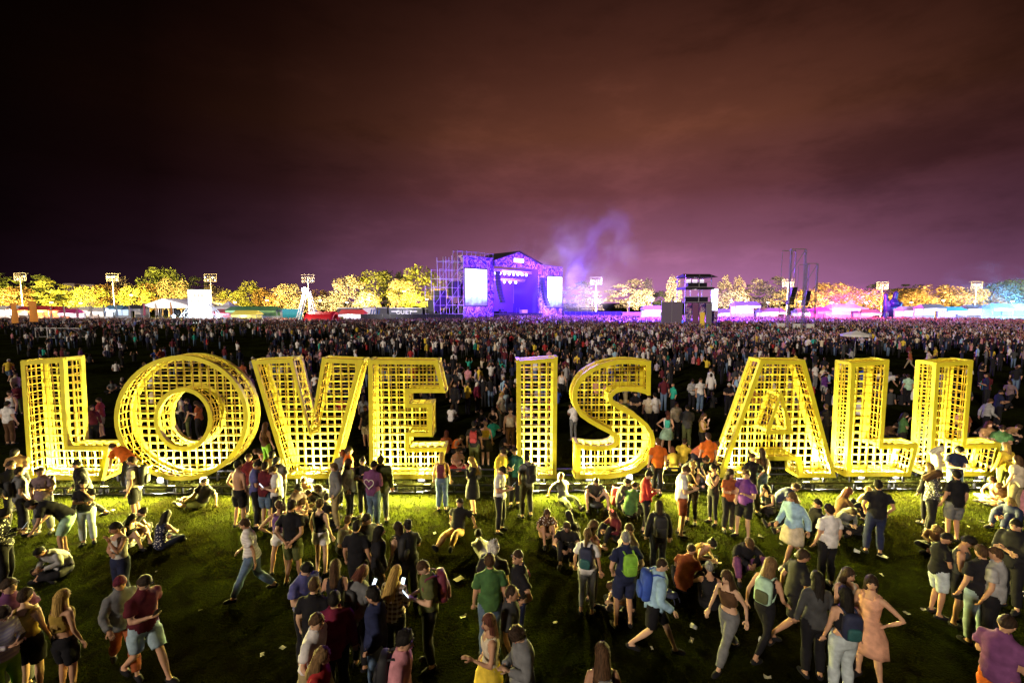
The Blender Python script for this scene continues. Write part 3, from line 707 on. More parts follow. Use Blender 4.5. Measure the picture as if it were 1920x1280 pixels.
def jit(c, r, a=.12): k = 1 + r.uniform(-a, a); return tuple(min(.95, x * k) for x in c)
PEOPLE = []
def person(u, v, sex, pose, face, hair, hcol, top, tcol, bot, bcol, label, shoe='black', skin=None, group=None, h=None, pat=None, at_=None, scale=None):
    PEOPLE.append(dict(u=u, v=v, sex=sex, pose=pose, face=face, hair=hair, hcol=hcol, top=top, tcol=tcol, bot=bot, bcol=bcol, label=label, shoe=shoe, skin=skin, group=group, pat=pat, at=at_, scale=scale, extra=[]))
    return PEOPLE[-1]
def place_person(d, i):
    r = random.Random(i * 13 + 5); key = (d['pose'], d['sex']); B = BODY[key]
    s = d['scale'] or ((1.0 if d['sex'] == 'm' else .945) * r.uniform(.975, 1.035))
    hz = B['HM'].translation; rz = math.radians(d['face'])
    if d['at'] is not None: loc = V((d['at'][0], d['at'][1], 0))
    else:
        q = gp(d['u'], d['v'], hz.z * s); off = Matrix.Rotation(rz, 3, 'Z') @ V((hz.x * s, hz.y * s, 0)); loc = V((q.x - off.x, q.y - off.y, 0))
    root = thing('person', d['label'], 'person', loc, rz, d['group']); root.scale = (s, s, s); d['root'] = root; d['B'] = B
    sk = SK[d['skin']] if d['skin'] is not None else r.choice(SK[:4])
    setcol(link('body', B['body'], root), sk)
    if d['hair'] != 'bald':
        ho = setcol(link({'cap': 'cap', 'beanie': 'beanie'}.get(d['hair'], 'hair'), hair_mesh(d['hair']), root), jit(HC[d['hcol']] if d['hcol'] in HC else COL[d['hcol']], r, .25)); ho.matrix_local = B['HM'].copy()
        if d['hair'] == 'cap' or d['hair'] == 'beanie':
            hh = setcol(link('hair', hair_mesh('crop'), root), HC['dark']); hh.matrix_local = B['HM'].copy()
    tc = jit(COL[d['tcol']], r) if d['tcol'] else None; bc = jit(COL[d['bcol']], r) if d['bcol'] else None
    if d['bot'] in ('skirt', 'longskirt', 'dress'):
        L = {'skirt': .45, 'longskirt': .78, 'dress': .5}[d['bot']]
        if d['pose'] in SIT: o = link('skirt', garment(key, 'shorts'), root)
        else: o = link('skirt', skirt_mesh(key, L), root)
        setcol(o, bc)
    elif d['bot']: setcol(link({'trousers': 'trousers', 'leggings': 'leggings'}.get(d['bot'], 'shorts'), garment(key, d['bot']), root), bc)
    if d['top']:
        o = setcol(link({'tee': 'shirt', 'long': 'sweater', 'tank': 'tank_top', 'crop': 'crop_top', 'jacket': 'jacket', 'loose': 'shirt'}[d['top']], garment(key, d['top']), root), tc)
        if d['pat'] and d['pat'] in PAT:
            o.material_slots[0].link = 'OBJECT'; o.material_slots[0].material = PAT[d['pat']]
    sc = COL[d['shoe']]
    for q in ('shoeL', 'shoeR'): setcol(link('shoe', garment(key, q), root), sc)
    return root
# ---------------------------------------------------------------- the people on the grass, one line each
A = person
# --- by the first L and the O
A(21, 872, 'm', 'gesture', 60, 'short', 'dark', 'jacket', 'black', 'trousers', 'black', 'man in black jacket lifting an arm, crowded against the picture edge by the first L')
p_grey = A(37, 884, 'm', 'pocket', 150, 'short', 'dark', 'tee', 'grey', 'trousers', 'black', 'man in grey T-shirt with dark straps, back turned, beside the star T-shirt man')
p_star = A(76, 884, 'm', 'gesture', 10, 'short', 'dark', 'tee', 'mauve', 'trousers', 'grey', 'man in mauve T-shirt printed with a star in a circle')
A(144, 871, 'm', 'walk', -60, 'crop', 'black', 'jacket', 'black', 'trousers', 'black', 'man in black hooded top striding past the foot of the first L')
A(157, 906, 'f', 'face', 30, 'short', 'black', 'tee', 'black', 'trousers', 'paledenim', 'woman in black T-shirt covering her face, turquoise top tied round her waist')
p_cream = A(247, 864, 'm', 'stand', -70, 'short', 'dark', 'tee', 'cream', 'shorts', 'black', 'man in cream T-shirt with a black backpack standing before the O')
A(384, 903, 'm', 'side', -15, 'crop', 'dark', 'tee', 'black', 'shorts', 'olive', 'man in black T-shirt and olive shorts reclining on one arm below the O')
A(267, 959, 'm', 'hunch', 95, 'short', 'black', 'tee', 'black', 'trousers', 'black', 'dark haired man sitting on grass, leaning over towards the woman in the patterned vest')
A(248, 971, 'f', 'knees', 80, 'long', 'black', 'tank', 'black', 'shortshorts', 'white', 'long haired woman in black top and white shorts sitting on the grass')
A(313, 965, 'f', 'cross', 170, 'verylong', 'black', 'tank', 'navy', 'leggings', 'navy', 'woman with long black hair and patterned vest sitting with her back turned', pat='spots')
A(217, 989, 'f', 'face', -15, 'short', 'black', 'tank', 'silver', 'trousers', 'navy', 'woman in glittery silver tank top with hand on her chin')
A(60, 946, 'm', 'bend', -60, 'short', 'black', 'tee', 'black', 'shorts', 'mint', 'man in black T-shirt and pale green shorts stooping forward')
A(75, 1034, 'm', 'hunch', -10, 'crop', 'black', 'long', 'lightgrey', 'trousers', 'black', 'bearded man in light grey sweater sitting hunched on the grass')
A(17, 1099, 'm', 'gesture', 60, 'short', 'dark', 'tee', 'violet', 'trousers', 'grey', 'man in violet shirt smiling, behind the woman in the mustard top')
A(48, 1116, 'f', 'stand', 190, 'short', 'dark', 'tank', 'mustard', 'shorts', 'black', 'dark haired woman in mustard tank top, back turned, beside the blonde')
A(117, 1118, 'f', 'stand', 170, 'verylong', 'blond', 'crop', 'mustard', 'shorts', 'black', 'woman with long wavy blond hair down her back and black shorts')
A(225, 1094, 'f', 'walk', 50, 'beanie', 'burgundy', 'jacket', 'grey', 'trousers', 'rust', 'woman in burgundy beanie and grey cardigan walking')
A(271, 1092, 'm', 'walkphone', 70, 'short', 'dark', 'tee', 'maroon', 'shorts', 'lightdenim', 'man in maroon T-shirt and pale denim shorts walking with a phone', shoe='black')
A(4, 1150, 'f', 'phone', 80, 'long', 'dark', 'long', 'lavender', 'leggings', 'lime', 'woman in striped lavender top cut by the picture edge, lit by her phone', pat='stripes')
A(8, 962, 'f', 'phone', 120, 'long', 'black', 'long', 'black', 'trousers', 'black', 'woman in black sequinned jacket at the picture edge below the first L', pat='spots')
A(28, 848, 'm', 'phone', 20, 'cap', 'black', 'tee', 'tan', 'trousers', 'khaki', 'man in tan shirt and black cap reading a phone beside the first L')
A(14, 757, 'm', 'stand', 180, 'short', 'black', 'tee', 'white', 'trousers', 'brown', 'man in white T-shirt with his back turned beside the first L')
A(18, 737, 'm', 'stand', 0, 'short', 'dark', 'tank', 'white', 'trousers', 'black', 'man in white tank top facing the man in the white T-shirt')
A(30, 724, 'f', 'phone', 30, 'long', 'dark', 'long', 'maroon', 'trousers', 'olive', 'woman in maroon top behind the man in the white tank top')
A(29, 702, 'm', 'stand', 90, 'short', 'brown', 'tee', 'cream', 'trousers', 'black', 'man in cream shirt standing farther back beside the top of the first L')
A(212, 838, 'm', 'bend', -100, 'short', 'dark', 'tee', 'orange', 'trousers', 'black', 'man in orange shirt stooping at the foot of the first L')
A(185, 750, 'm', 'stand', -70, 'short', 'dark', 'tee', 'red', 'shorts', 'khaki', 'man in red striped shirt and khaki shorts framed between the first L and the O', pat='maroonstripes')
A(172, 764, 'f', 'stand', 60, 'long', 'dark', 'long', 'maroon', 'trousers', 'black', 'woman in maroon facing the man in the red striped shirt')
A(209, 716, 'f', 'cross', 30, 'long', 'dark', 'tee', 'grey', 'trousers', 'black', 'woman sitting alone on the dark grass between the first L and the O')
A(337, 744, 'm', 'gesture', 150, 'short', 'light', 'tee', 'cream', 'trousers', 'black', 'man in cream shirt with black backpack seen through the hole of the O')
A(350, 752, 'm', 'stand', -60, 'short', 'dark', 'tee', 'black', 'trousers', 'olive', 'man in black T-shirt seen through the hole of the O')
A(368, 756, 'f', 'phone', -80, 'long', 'dark', 'tee', 'rust', 'trousers', 'black', 'woman in rust top seen at the edge of the hole of the O')
# --- the group below V
A(447, 871, 'm', 'pocket', 160, 'short', 'black', None, None, 'shorts', 'black', 'shirtless man in black shorts with his back turned', skin=1)
A(466, 858, 'm', 'stand', 20, 'short', 'brown', 'tee', 'maroon', 'trousers', 'grey', 'man in maroon T-shirt facing the shirtless man')
A(483, 872, 'm', 'phone', 120, 'short', 'black', 'tee', 'periwinkle', 'trousers', 'black', 'man in blue grey T-shirt next to the shirtless man')
A(497, 874, 'm', 'stand', 170, 'short', 'dark', 'tee', 'maroon', 'shorts', 'denim', 'man in dark maroon T-shirt and denim shorts, back turned')
A(510, 852, 'm', 'phone', 10, 'cap', 'black', 'jacket', 'mustard', 'trousers', 'olive', 'man in black cap and mustard jacket at the foot of the V')
A(519, 864, 'm', 'phone', -20, 'cap', 'darkgrey', 'tee', 'grey', 'trousers', 'black', 'man in dark grey cap looking at a phone at the foot of the V')
A(512, 882, 'm', 'phone', -70, 'short', 'brown', 'tee', 'white', 'trousers', 'black', 'man in white T-shirt bending his head to a phone in the group by the V')
A(480, 846, 'f', 'hunch', -60, 'long', 'brown', 'tank', 'orange', 'trousers', 'black', 'woman in orange tank top sitting between the O and the V')
A(498, 797, 'f', 'stand', 160, 'long', 'brown', 'tank', 'brown', 'leggings', 'lime', 'woman in yellow green leggings standing between the O and the V')
A(570, 900, 'f', 'cross', 10, 'long', 'brown', 'tank', 'yellow', 'trousers', 'black', 'brown haired woman in yellow top sitting under the V')
A(558, 915, 'm', 'kneel', 70, 'cap', 'darkgrey', 'tee', 'mauve', 'trousers', 'black', 'man in mauve T-shirt and grey cap kneeling under the V')
A(597, 916, 'm', 'hunch', 20, 'curly', 'dark', 'tee', 'white', 'trousers', 'khaki', 'curly haired man in white shirt sitting under the V')
A(578, 924, 'f', 'hunch', -20, 'short', 'dark', 'tee', 'black', 'trousers', 'black', 'short haired woman in black with glasses sitting under the V')
A(613, 932, 'f', 'cross', 170, 'short', 'black', 'tee', 'black', 'trousers', 'black', 'dark haired person in black sitting with back turned under the V')
A(567, 940, 'f', 'hunch', 90, 'long', 'light', 'long', 'pink', 'trousers', 'black', 'woman in pink cardigan sitting behind the man with hands behind his back')
A(626, 876, 'm', 'pocket', -60, 'short', 'light', 'jacket', 'grey', 'trousers', 'khaki', 'man in grey leather jacket and khaki trousers')
A(642, 850, 'm', 'phone', 10, 'beanie', 'rust', 'long', 'grey', 'trousers', 'black', 'man in rust beanie and grey sweater before the V')
A(654, 845, 'm', 'stand', 100, 'short', 'dark', 'tee', 'orange', 'trousers', 'black', 'man in orange vest between the V and the E')
A(654, 868, 'f', 'gesture', 80, 'wavy', 'dark', 'jacket', 'silver', 'leggings', 'black', 'woman with wavy dark hair and shiny silver jacket')
A(680, 865, 'f', 'crossed', -10, 'bun', 'dark', 'jacket', 'black', 'trousers', 'black', 'woman in black jacket with hair tied back, facing the silver jacket')
p_heart = A(701, 872, 'm', 'phone', 165, 'short', 'black', 'long', 'violet', 'trousers', 'denim', 'person in violet hooded sweater with a heart print')
A(714, 863, 'm', 'stand', 190, 'short', 'dark', 'jacket', 'olive', 'trousers', 'grey', 'man in olive jacket beside the violet heart sweater')
p_bp1 = A(523, 946, 'f', 'hip', 200, 'ponytail', 'brown', 'tank', 'rust', 'shortshorts', 'white', 'woman in white shorts carrying a purple backpack, hand on hip')
A(547, 948, 'm', 'behind', 175, 'short', 'dark', 'tee', 'black', 'shorts', 'olive', 'man in black T-shirt holding his hands behind his back')
A(600, 944, 'f', 'stand', 165, 'bun', 'brown', 'tank', 'black', 'shortshorts', 'white', 'woman in black tank top and white shorts with a bun')
A(459, 982, 'f', 'walk', -75, 'short', 'brown', 'tee', 'white', 'trousers', 'denim', 'woman in striped white T-shirt and jeans walking alone', pat='stripes')
A(652, 975, 'f', 'cross', 165, 'bun', 'brown', 'crop', 'white', 'shorts', 'black', 'woman in white crop top sitting with her back turned')
A(669, 986, 'm', 'stand', 175, 'short', 'black', 'tee', 'black', 'trousers', 'black', 'man all in black standing behind the woman in the white crop top')
A(711, 996, 'f', 'stand', 110, 'verylong', 'black', 'long', 'black', 'trousers', 'darkgrey', 'woman with very long black hair, dressed in black')
A(687, 974, 'm', 'crossed', 60, 'short', 'dark', 'jacket', 'darkgrey', 'trousers', 'black', 'man in dark grey jacket facing the long haired woman in black')
p_bp2 = A(746, 988, 'f', 'stand', -120, 'long', 'dark', 'tank', 'black', 'shorts', 'black', 'woman in black tank top and shorts with a big black backpack')
A(765, 984, 'f', 'crossed', 200, 'bun', 'black', 'tee', 'black', 'trousers', 'black', 'woman with black bun standing behind the big black backpack')
A(575, 1066, 'm', 'phone', 60, 'short', 'black', 'tee', 'periwinkle', 'trousers', 'black', 'man in periwinkle polo shirt looking down at his hands')
A(590, 1096, 'm', 'stand', 175, 'crop', 'brown', 'tee', 'black', 'trousers', 'black', 'man with shaved head and black T-shirt, back turned, carrying a folded jacket')
A(629, 1061, 'f', 'stand', 185, 'long', 'brown', 'tank', 'black', 'dress', 'black', 'long haired woman in black dress with bare shoulders, back turned')
p_bp3 = A(679, 1073, 'f', 'phone', 150, 'bob', 'auburn', 'jacket', 'grey', 'trousers', 'black', 'woman with reddish bob and grey hooded jacket, back turned')
A(742, 1073, 'f', 'phone', 165, 'verylong', 'blond', 'long', 'brown', 'trousers', 'black', 'blonde woman in plaid shirt holding a lit phone', pat='plaid')
p_bp4 = A(794, 1063, 'm', 'phone', -70, 'crop', 'brown', 'tee', 'olive', 'trousers', 'black', 'man in olive T-shirt with burgundy backpack, typing on a phone')
A(627, 1123, 'm', 'stand', 190, 'short', 'black', 'jacket', 'burgundy', 'trousers', 'black', 'man in burgundy hooded top standing next to the shaved head')
A(700, 1117, 'm', 'pocket', -80, 'tuft', 'black', 'jacket', 'navy', 'trousers', 'denim', 'young man in navy jacket with folded hood, seen from the side')
A(594, 1165, 'm', 'walk', 70, 'short', 'brown', 'tee', 'white', 'shorts', 'khaki', 'young man in white T-shirt with a dark strap, walking below the shaved head')
A(604, 1230, 'f', 'walk', 80, 'wavy', 'light', 'tee', 'red', 'trousers', 'black', 'woman with light wavy hair and red top at the bottom edge')
p_bp5 = A(759, 1202, 'm', 'walk', 80, 'tuft', 'black', 'tee', 'pink', 'shorts', 'khaki', 'man in pale pink T-shirt with a rucksack strap at the bottom edge')
# --- in the middle
p_bp6 = A(828, 855, 'f', 'stand', 180, 'long', 'blond', 'tank', 'yellow', 'trousers', 'denim', 'blonde woman with purple backpack standing by the rail at the E')
p_bp7 = A(884, 863, 'f', 'face', -70, 'verylong', 'blond', 'long', 'black', 'dress', 'black', 'woman with long blond hair and black dress, grey bag on her back')
A(942, 882, 'm', 'phone', 70, 'cap', 'black', 'tee', 'white', 'trousers', 'black', 'man in white T-shirt and black cap reading a phone, alone')
A(965, 846, 'm', 'stand', 10, 'short', 'dark', 'tee', 'teal', 'trousers', 'black', 'bearded man in teal shirt standing below the I')
p_bp8 = A(988, 858, 'm', 'pocket', -150, 'short', 'black', 'tee', 'grey', 'trousers', 'darkgrey', 'man in grey T-shirt with black backpack below the I')
A(944, 848, 'm', 'phone', 60, 'short', 'dark', 'loose', 'yellow', 'trousers', 'olive', 'man in yellow hooded top behind the man in teal')
A(1052, 892, 'f', 'back', 20, 'long', 'dark', 'tee', 'grey', 'trousers', 'olive', 'dark haired person in grey T-shirt leaning back, legs stretched, before the I and S')
A(1118, 902, 'm', 'wide', 5, 'crop', 'dark', 'tee', 'darkgrey', 'shorts', 'darkgrey', 'man in dark grey T-shirt sitting with bare knees apart below the S')
A(1190, 911, 'm', 'hunch', 150, 'short', 'dark', 'tee', 'green', 'trousers', 'black', 'person in green T-shirt sitting beside a red backpack, back turned')
A(1176, 904, 'm', 'knees', 60, 'short', 'black', 'tee', 'darkgrey', 'trousers', 'black', 'dark haired man sitting behind the green T-shirt below the S')
A(862, 942, 'm', 'back', -15, 'short', 'dark', 'tee', 'black', 'trousers', 'tan', 'man in black T-shirt and tan trousers leaning back on his hands')
A(897, 1001, 'm', 'lie', 120, 'short', 'black', 'tee', 'white', 'trousers', 'black', 'person in white T-shirt lying on the grass with a lit phone')
A(1026, 961, 'f', 'knees', 5, 'long', 'brown', 'tee', 'brown', 'skirt', 'tan', 'long haired woman in printed brown top sitting and facing us', pat='spots')
A(1067, 966, 'f', 'cross', 200, 'verylong', 'black', 'tee', 'black', 'trousers', 'black', 'woman with very long black hair sitting, back turned, beside the printed brown top')
A(1063, 987, 'm', 'knees', -10, 'short', 'dark', 'tee', 'black', 'trousers', 'black', 'man in black printed T-shirt sitting with clasped hands')
p_bp9 = A(1102, 1001, 'f', 'stand', 160, 'ponytail', 'light', 'tee', 'white', 'leggings', 'grey', 'woman in white T-shirt and grey leggings with a dark blue backpack')
A(1113, 986, 'f', 'crossed', 100, 'bob', 'brown', 'tank', 'pink', 'trousers', 'black', 'woman with brown bob and pale pink top next to the dark blue backpack')
p_horn = A(1148, 963, 'f', 'knees', -60, 'long', 'auburn', 'long', 'maroon', 'trousers', 'black', 'auburn haired woman sitting with glowing red horns on her head')
A(1180, 992, 'f', 'crossed', -60, 'short', 'brown', 'tee', 'cream', 'trousers', 'black', 'brown haired woman in cream top facing the green drawstring bag')
p_bp10 = A(1173, 1007, 'm', 'pocket', 190, 'crop', 'grey', 'tee', 'navy', 'shorts', 'navy', 'man with cropped grey hair and navy T-shirt, green drawstring bag on his back')
A(925, 1028, 'm', 'stand', 170, 'curly', 'white', 'tee', 'black', 'trousers', 'black', 'man with bleached curly hair and black T-shirt, back turned')
A(918, 1051, 'm', 'stand', 190, 'short', 'brown', 'tee', 'green', 'trousers', 'denim', 'man in green T-shirt and jeans, back turned')
p_pink = A(971, 1044, 'm', 'hip', -80, 'crop', 'dark', 'tee', 'black', 'trousers', 'navy', 'man in black T-shirt with a pink print, seen from the side')
A(960, 1112, 'm', 'stand', 80, 'balding', 'dark', 'tee', 'darkgrey', 'trousers', 'black', 'balding man in charcoal shirt, seen in profile')
A(916, 1165, 'f', 'gesture', -75, 'long', 'auburn', 'tank', 'cream', 'dress', 'yellow', 'long haired woman in cream and yellow dress holding a bottle')
A(971, 1190, 'f', 'phone', -70, 'curly', 'dark', 'jacket', 'grey', 'trousers', 'grey', 'woman with curly dark hair and grey hooded jacket at the bottom edge')
p_bp11 = A(1130, 1224, 'f', 'walk', 170, 'wavy', 'brown', 'tank', 'black', 'trousers', 'grey', 'brown haired woman with a light bag walking at the bottom edge')
A(1146, 1098, 'm', 'hunch', -70, 'short', 'brown', 'tee', 'white', 'trousers', 'black', 'child in white T-shirt sitting on the dark grass', scale=.8)
# --- below S and A
p_red = A(1217, 890, 'f', 'phone', 90, 'bun', 'black', 'long', 'red', 'leggings', 'black', 'woman in red hooded top filming with a phone')
A(1286, 882, 'm', 'phone', 80, 'short', 'brown', 'tee', 'white', 'shorts', 'rust', 'man in white T-shirt and rust shorts holding a phone')
A(1299, 873, 'f', 'face', -40, 'bun', 'blond', 'tank', 'black', 'leggings', 'black', 'woman in black top and sunglasses beside the man in rust shorts')
A(1324, 862, 'f', 'bend', 60, 'bun', 'dark', 'tee', 'black', 'trousers', 'black', 'woman in black stooping beside the leg of the A')
A(1338, 877, 'f', 'face', -70, 'ponytail', 'black', 'tank', 'black', 'leggings', 'black', 'woman with black ponytail in a black jumpsuit')
A(1370, 888, 'f', 'crossed', 5, 'wavy', 'dark', 'tee', 'rust', 'trousers', 'black', 'woman with wavy dark hair in rust top, black tote bag on her arm')
A(1399, 890, 'm', 'gesture', -60, 'tuft', 'brown', 'tee', 'purple', 'shorts', 'black', 'bearded man in purple polo shirt and black shorts')
A(1411, 857, 'f', 'hip', 0, 'bun', 'brown', 'tee', 'black', 'trousers', 'darkgrey', 'woman in black T-shirt with hand on hip under the A')
A(1429, 847, 'f', 'stand', 185, 'verylong', 'dark', 'tank', 'brown', 'trousers', 'denim', 'long haired woman in ripped jeans, back turned, under the A')
A(1436, 914, 'f', 'cross', -70, 'verylong', 'black', 'tank', 'black', 'trousers', 'black', 'long haired woman in black sitting beside the purple polo shirt')
A(1491, 913, 'm', 'hunch', 60, 'tuft', 'dark', 'tee', 'navy', 'trousers', 'black', 'man in navy T-shirt sitting behind the woman in the pale denim jacket')
A(1486, 932, 'f', 'walk', -70, 'bob', 'light', 'jacket', 'lightblue', 'skirt', 'cream', 'woman in pale denim jacket and cream skirt walking', shoe='white')
p_bp12 = A(1236, 948, 'f', 'stand', 175, 'verylong', 'dark', 'jacket', 'black', 'trousers', 'navy', 'woman with very long dark hair and large black backpack below the S')
A(1296, 1030, 'm', 'hunch', 140, 'short', 'dark', 'tee', 'rust', 'trousers', 'black', 'man in rust T-shirt sitting with rounded back')
A(1335, 1019, 'f', 'hunch', 40, 'bun', 'black', 'tank', 'tan', 'trousers', 'black', 'woman in tan top sitting bent over her phone')
A(1405, 1017, 'm', 'wide', 0, 'cap', 'brown', 'jacket', 'black', 'trousers', 'violet', 'man in brown cap and black hooded top sitting, facing us')
A(1555, 955, 'm', 'stand', 185, 'short', 'dark', 'tee', 'white', 'trousers', 'black', 'man in plain white T-shirt standing with his back turned below the L after the A')
A(1533, 944, 'm', 'back', -95, 'short', 'black', 'tee', 'black', 'trousers', 'black', 'man in black lying back with bent knees beside a beige bag')
p_bp13 = A(1241, 1059, 'm', 'walk', 75, 'crop', 'dark', 'jacket', 'lightblue', 'shorts', 'black', 'boy in light blue hooded jacket with bright blue backpack walking', scale=.97)
A(1330, 1062, 'f', 'knees', 165, 'bun', 'grey', 'tank', 'black', 'trousers', 'black', 'woman in backless black top sitting, grey hair pinned up')
A(1363, 1082, 'f', 'walk', -60, 'wavy', 'brown', 'crop', 'brown', 'trousers', 'grey', 'woman in brown crop top and striped grey trousers walking')
p_bp14 = A(1445, 1059, 'f', 'walk', 120, 'wavy', 'light', 'tank', 'black', 'leggings', 'black', 'woman with light wavy hair carrying a pale green backpack')
A(1506, 1042, 'm', 'walk', 80, 'short', 'dark', 'tee', 'black', 'shorts', 'black', 'man all in black walking beside the pale green backpack')
A(1532, 1084, 'f', 'stand', 170, 'long', 'black', 'long', 'darkgrey', 'trousers', 'black', 'woman in charcoal sweater with long black hair, back turned, beside the navy backpack')
# --- at the right end
A(1591, 921, 'f', 'knees', 80, 'long', 'auburn', 'long', 'brown', 'trousers', 'black', 'auburn haired woman sitting in profile below the L after the A')
A(1628, 919, 'f', 'cross', -60, 'long', 'blond', 'tank', 'mustard', 'trousers', 'black', 'blonde woman sitting half hidden behind a man in black')
A(1647, 909, 'm', 'pocket', 160, 'short', 'black', 'tee', 'black', 'trousers', 'navy', 'man in black T-shirt with a hand in his pocket below the last two letters')
A(1599, 959, 'f', 'hunch', 0, 'long', 'dark', 'long', 'grey', 'trousers', 'black', 'dark haired woman in grey top crouched over a phone')
p_bp15 = A(1743, 875, 'f', 'stand', 190, 'verylong', 'light', 'jacket', 'black', 'leggings', 'black', 'woman with very long light hair and black jacket below the last L')
A(1757, 889, 'f', 'phone', 60, 'long', 'brown', 'long', 'darkgrey', 'trousers', 'black', 'woman in black and white flowered blouse below the last L', pat='spots')
A(1764, 842, 'f', 'phone', 50, 'long', 'white', 'long', 'cream', 'trousers', 'grey', 'white haired woman in cream top and grey trousers at the last L')
A(1798, 844, 'm', 'phone', -10, 'tuft', 'black', 'tee', 'navy', 'trousers', 'denim', 'man in navy T-shirt and jeans holding a phone in front of the last L')
A(1793, 890, 'm', 'stand', 175, 'short', 'black', 'tee', 'black', 'shorts', 'grey', 'man in black T-shirt and grey shorts, back turned, before the last L')
A(1887, 836, 'f', 'stand', 175, 'verylong', 'blond', 'long', 'yellow', 'trousers', 'olive', 'woman with very long blond hair and yellow top beside the foot of the last L')
A(1908, 861, 'f', 'stand', 190, 'long', 'brown', 'loose', 'cream', 'trousers', 'khaki', 'brown haired woman in loose cream top at the picture edge')
A(1860, 899, 'f', 'cross', -80, 'long', 'brown', 'tank', 'brown', 'shortshorts', 'black', 'woman with bare outstretched legs sitting beside the last L')
A(1873, 911, 'f', 'hunch', -70, 'long', 'light', 'tee', 'brown', 'skirt', 'red', 'woman in red skirt sitting with a glowing phone')
A(1893, 940, 'f', 'knees', -80, 'bob', 'blond', 'jacket', 'navy', 'trousers', 'navy', 'woman with short blond hair and dark denim jacket')
A(1912, 911, 'm', 'cross', 170, 'short', 'dark', 'tee', 'pink', 'trousers', 'navy', 'man in pink T-shirt sitting at the picture edge')
A(1756, 992, 'f', 'hunch', -50, 'wavy', 'light', 'long', 'brown', 'trousers', 'black', 'woman with light wavy hair sitting beside the dark cap')
A(1774, 1009, 'f', 'phone', 80, 'cap', 'black', 'tee', 'black', 'shorts', 'paledenim', 'woman in black cap and black T-shirt with pale denim shorts')
A(1816, 1015, 'm', 'phone', 40, 'short', 'black', 'tank', 'darkgrey', 'shorts', 'black', 'dark haired man in charcoal tank top looking down')
A(1840, 1034, 'm', 'stand', 175, 'short', 'brown', 'tee', 'black', 'trousers', 'lightdenim', 'broad man in black T-shirt and pale jeans, back turned')
A(1866, 1038, 'm', 'stand', -150, 'crop', 'brown', 'tee', 'lightgrey', 'trousers', 'black', 'man in light grey T-shirt beside the broad man in pale jeans')
A(1591, 1075, 'f', 'crossed', 0, 'verylong', 'dark', 'tank', 'cream', 'trousers', 'black', 'long haired woman with cream straps facing us behind the crop top')
p_bp16 = A(1585, 1113, 'f', 'stand', 175, 'long', 'black', 'crop', 'black', 'trousers', 'paledenim', 'woman in black crop top and pale jeans with a navy backpack')
A(1634, 1092, 'f', 'hip', -60, 'bob', 'dark', 'tank', 'salmon', 'dress', 'salmon', 'woman with dark bob in a salmon dress, hand on hip')
A(1888, 1170, 'm', 'phone', 110, 'short', 'dark', 'tee', 'violet', 'shorts', 'orange', 'man in violet T-shirt and orange shorts at the bottom corner')
A(1905, 985, 'm', 'crossed', -80, 'short', 'black', 'jacket', 'black', 'trousers', 'black', 'man in black jacket at the picture edge above the violet T-shirt')
# --- on the grass behind the letters
def B_(u, v, sex, pose, face, hair, hcol, top, tcol, bot, bcol, label, **k): return person(u, v, sex, pose, face, hair, hcol, top, tcol, bot, bcol, label, group='people on the grass behind the letters', **k)
B_(685, 765, 'm', 'stand', -20, 'short', 'brown', 'tee', 'black', 'shorts', 'khaki', 'man in black T-shirt and khaki shorts in the gap between the V and the E')
B_(682, 745, 'f', 'stand', 180, 'long', 'dark', 'tee', 'grey', 'trousers', 'black', 'woman in grey T-shirt farther back in the gap between the V and the E')
B_(848, 762, 'f', 'cross', 170, 'long', 'dark', 'tee', 'white', 'trousers', 'black', 'woman in white T-shirt sitting on the dark grass beside the E')
B_(889, 795, 'm', 'stand', 175, 'short', 'black', 'tee', 'black', 'trousers', 'olive', 'man in black T-shirt with red backpack standing between the E and the I')
B_(910, 793, 'f', 'stand', 180, 'bun', 'brown', 'crop', 'yellow', 'skirt', 'black', 'woman in yellow top and short black skirt, back turned, between the E and the I')
B_(941, 741, 'm', 'pocket', 60, 'curly', 'blond', 'tee', 'cream', 'trousers', 'darkgrey', 'blond man in cream shirt standing between the E and the I')
B_(957, 770, 'm', 'stand', 10, 'short', 'dark', 'tank', 'cream', 'trousers', 'brown', 'man in cream tank top standing beside the stem of the I')
B_(924, 768, 'f', 'cross', 0, 'long', 'black', 'tank', 'black', 'trousers', 'black', 'long haired woman in black sitting between the E and the I')
B_(903, 773, 'f', 'knees', 10, 'bun', 'dark', 'tee', 'black', 'trousers', 'black', 'woman with dark bun sitting behind the couple between the E and the I')
B_(928, 790, 'm', 'hunch', 160, 'short', 'dark', 'tee', 'turquoise', 'trousers', 'black', 'person in turquoise T-shirt sitting hunched between the E and the I')
B_(866, 820, 'f', 'hunch', 60, 'short', 'dark', 'tank', 'orange', 'trousers', 'black', 'woman in orange top crouched near the lowest arm of the E')
B_(859, 845, 'f', 'cross', 20, 'short', 'dark', 'tee', 'salmon', 'trousers', 'red', 'person in salmon print shirt sitting near the lowest arm of the E', pat='spots')
B_(837, 812, 'f', 'cross', 180, 'verylong', 'auburn', 'tee', 'rust', 'trousers', 'black', 'auburn haired woman sitting with back turned at the tip of the E')
B_(959, 816, 'm', 'hunch', 60, 'short', 'black', 'tee', 'black', 'trousers', 'black', 'man in black leaning over beside the stem of the I')
B_(862, 683, 'f', 'hip', 20, 'long', 'dark', 'tank', 'black', 'shorts', 'white', 'woman in black top and white shorts far behind the top of the E')
B_(878, 690, 'm', 'stand', 150, 'short', 'brown', 'tee', 'pink', 'trousers', 'grey', 'man in pink T-shirt far behind the tip of the E')
B_(921, 684, 'm', 'up', 180, 'short', 'brown', 'tee', 'white', 'trousers', 'black', 'man in white shirt raising both arms between the E and the I')
B_(942, 686, 'f', 'phone', 0, 'long', 'dark', 'long', 'lavender', 'shorts', 'white', 'woman in lavender top and white shorts near the top of the I')
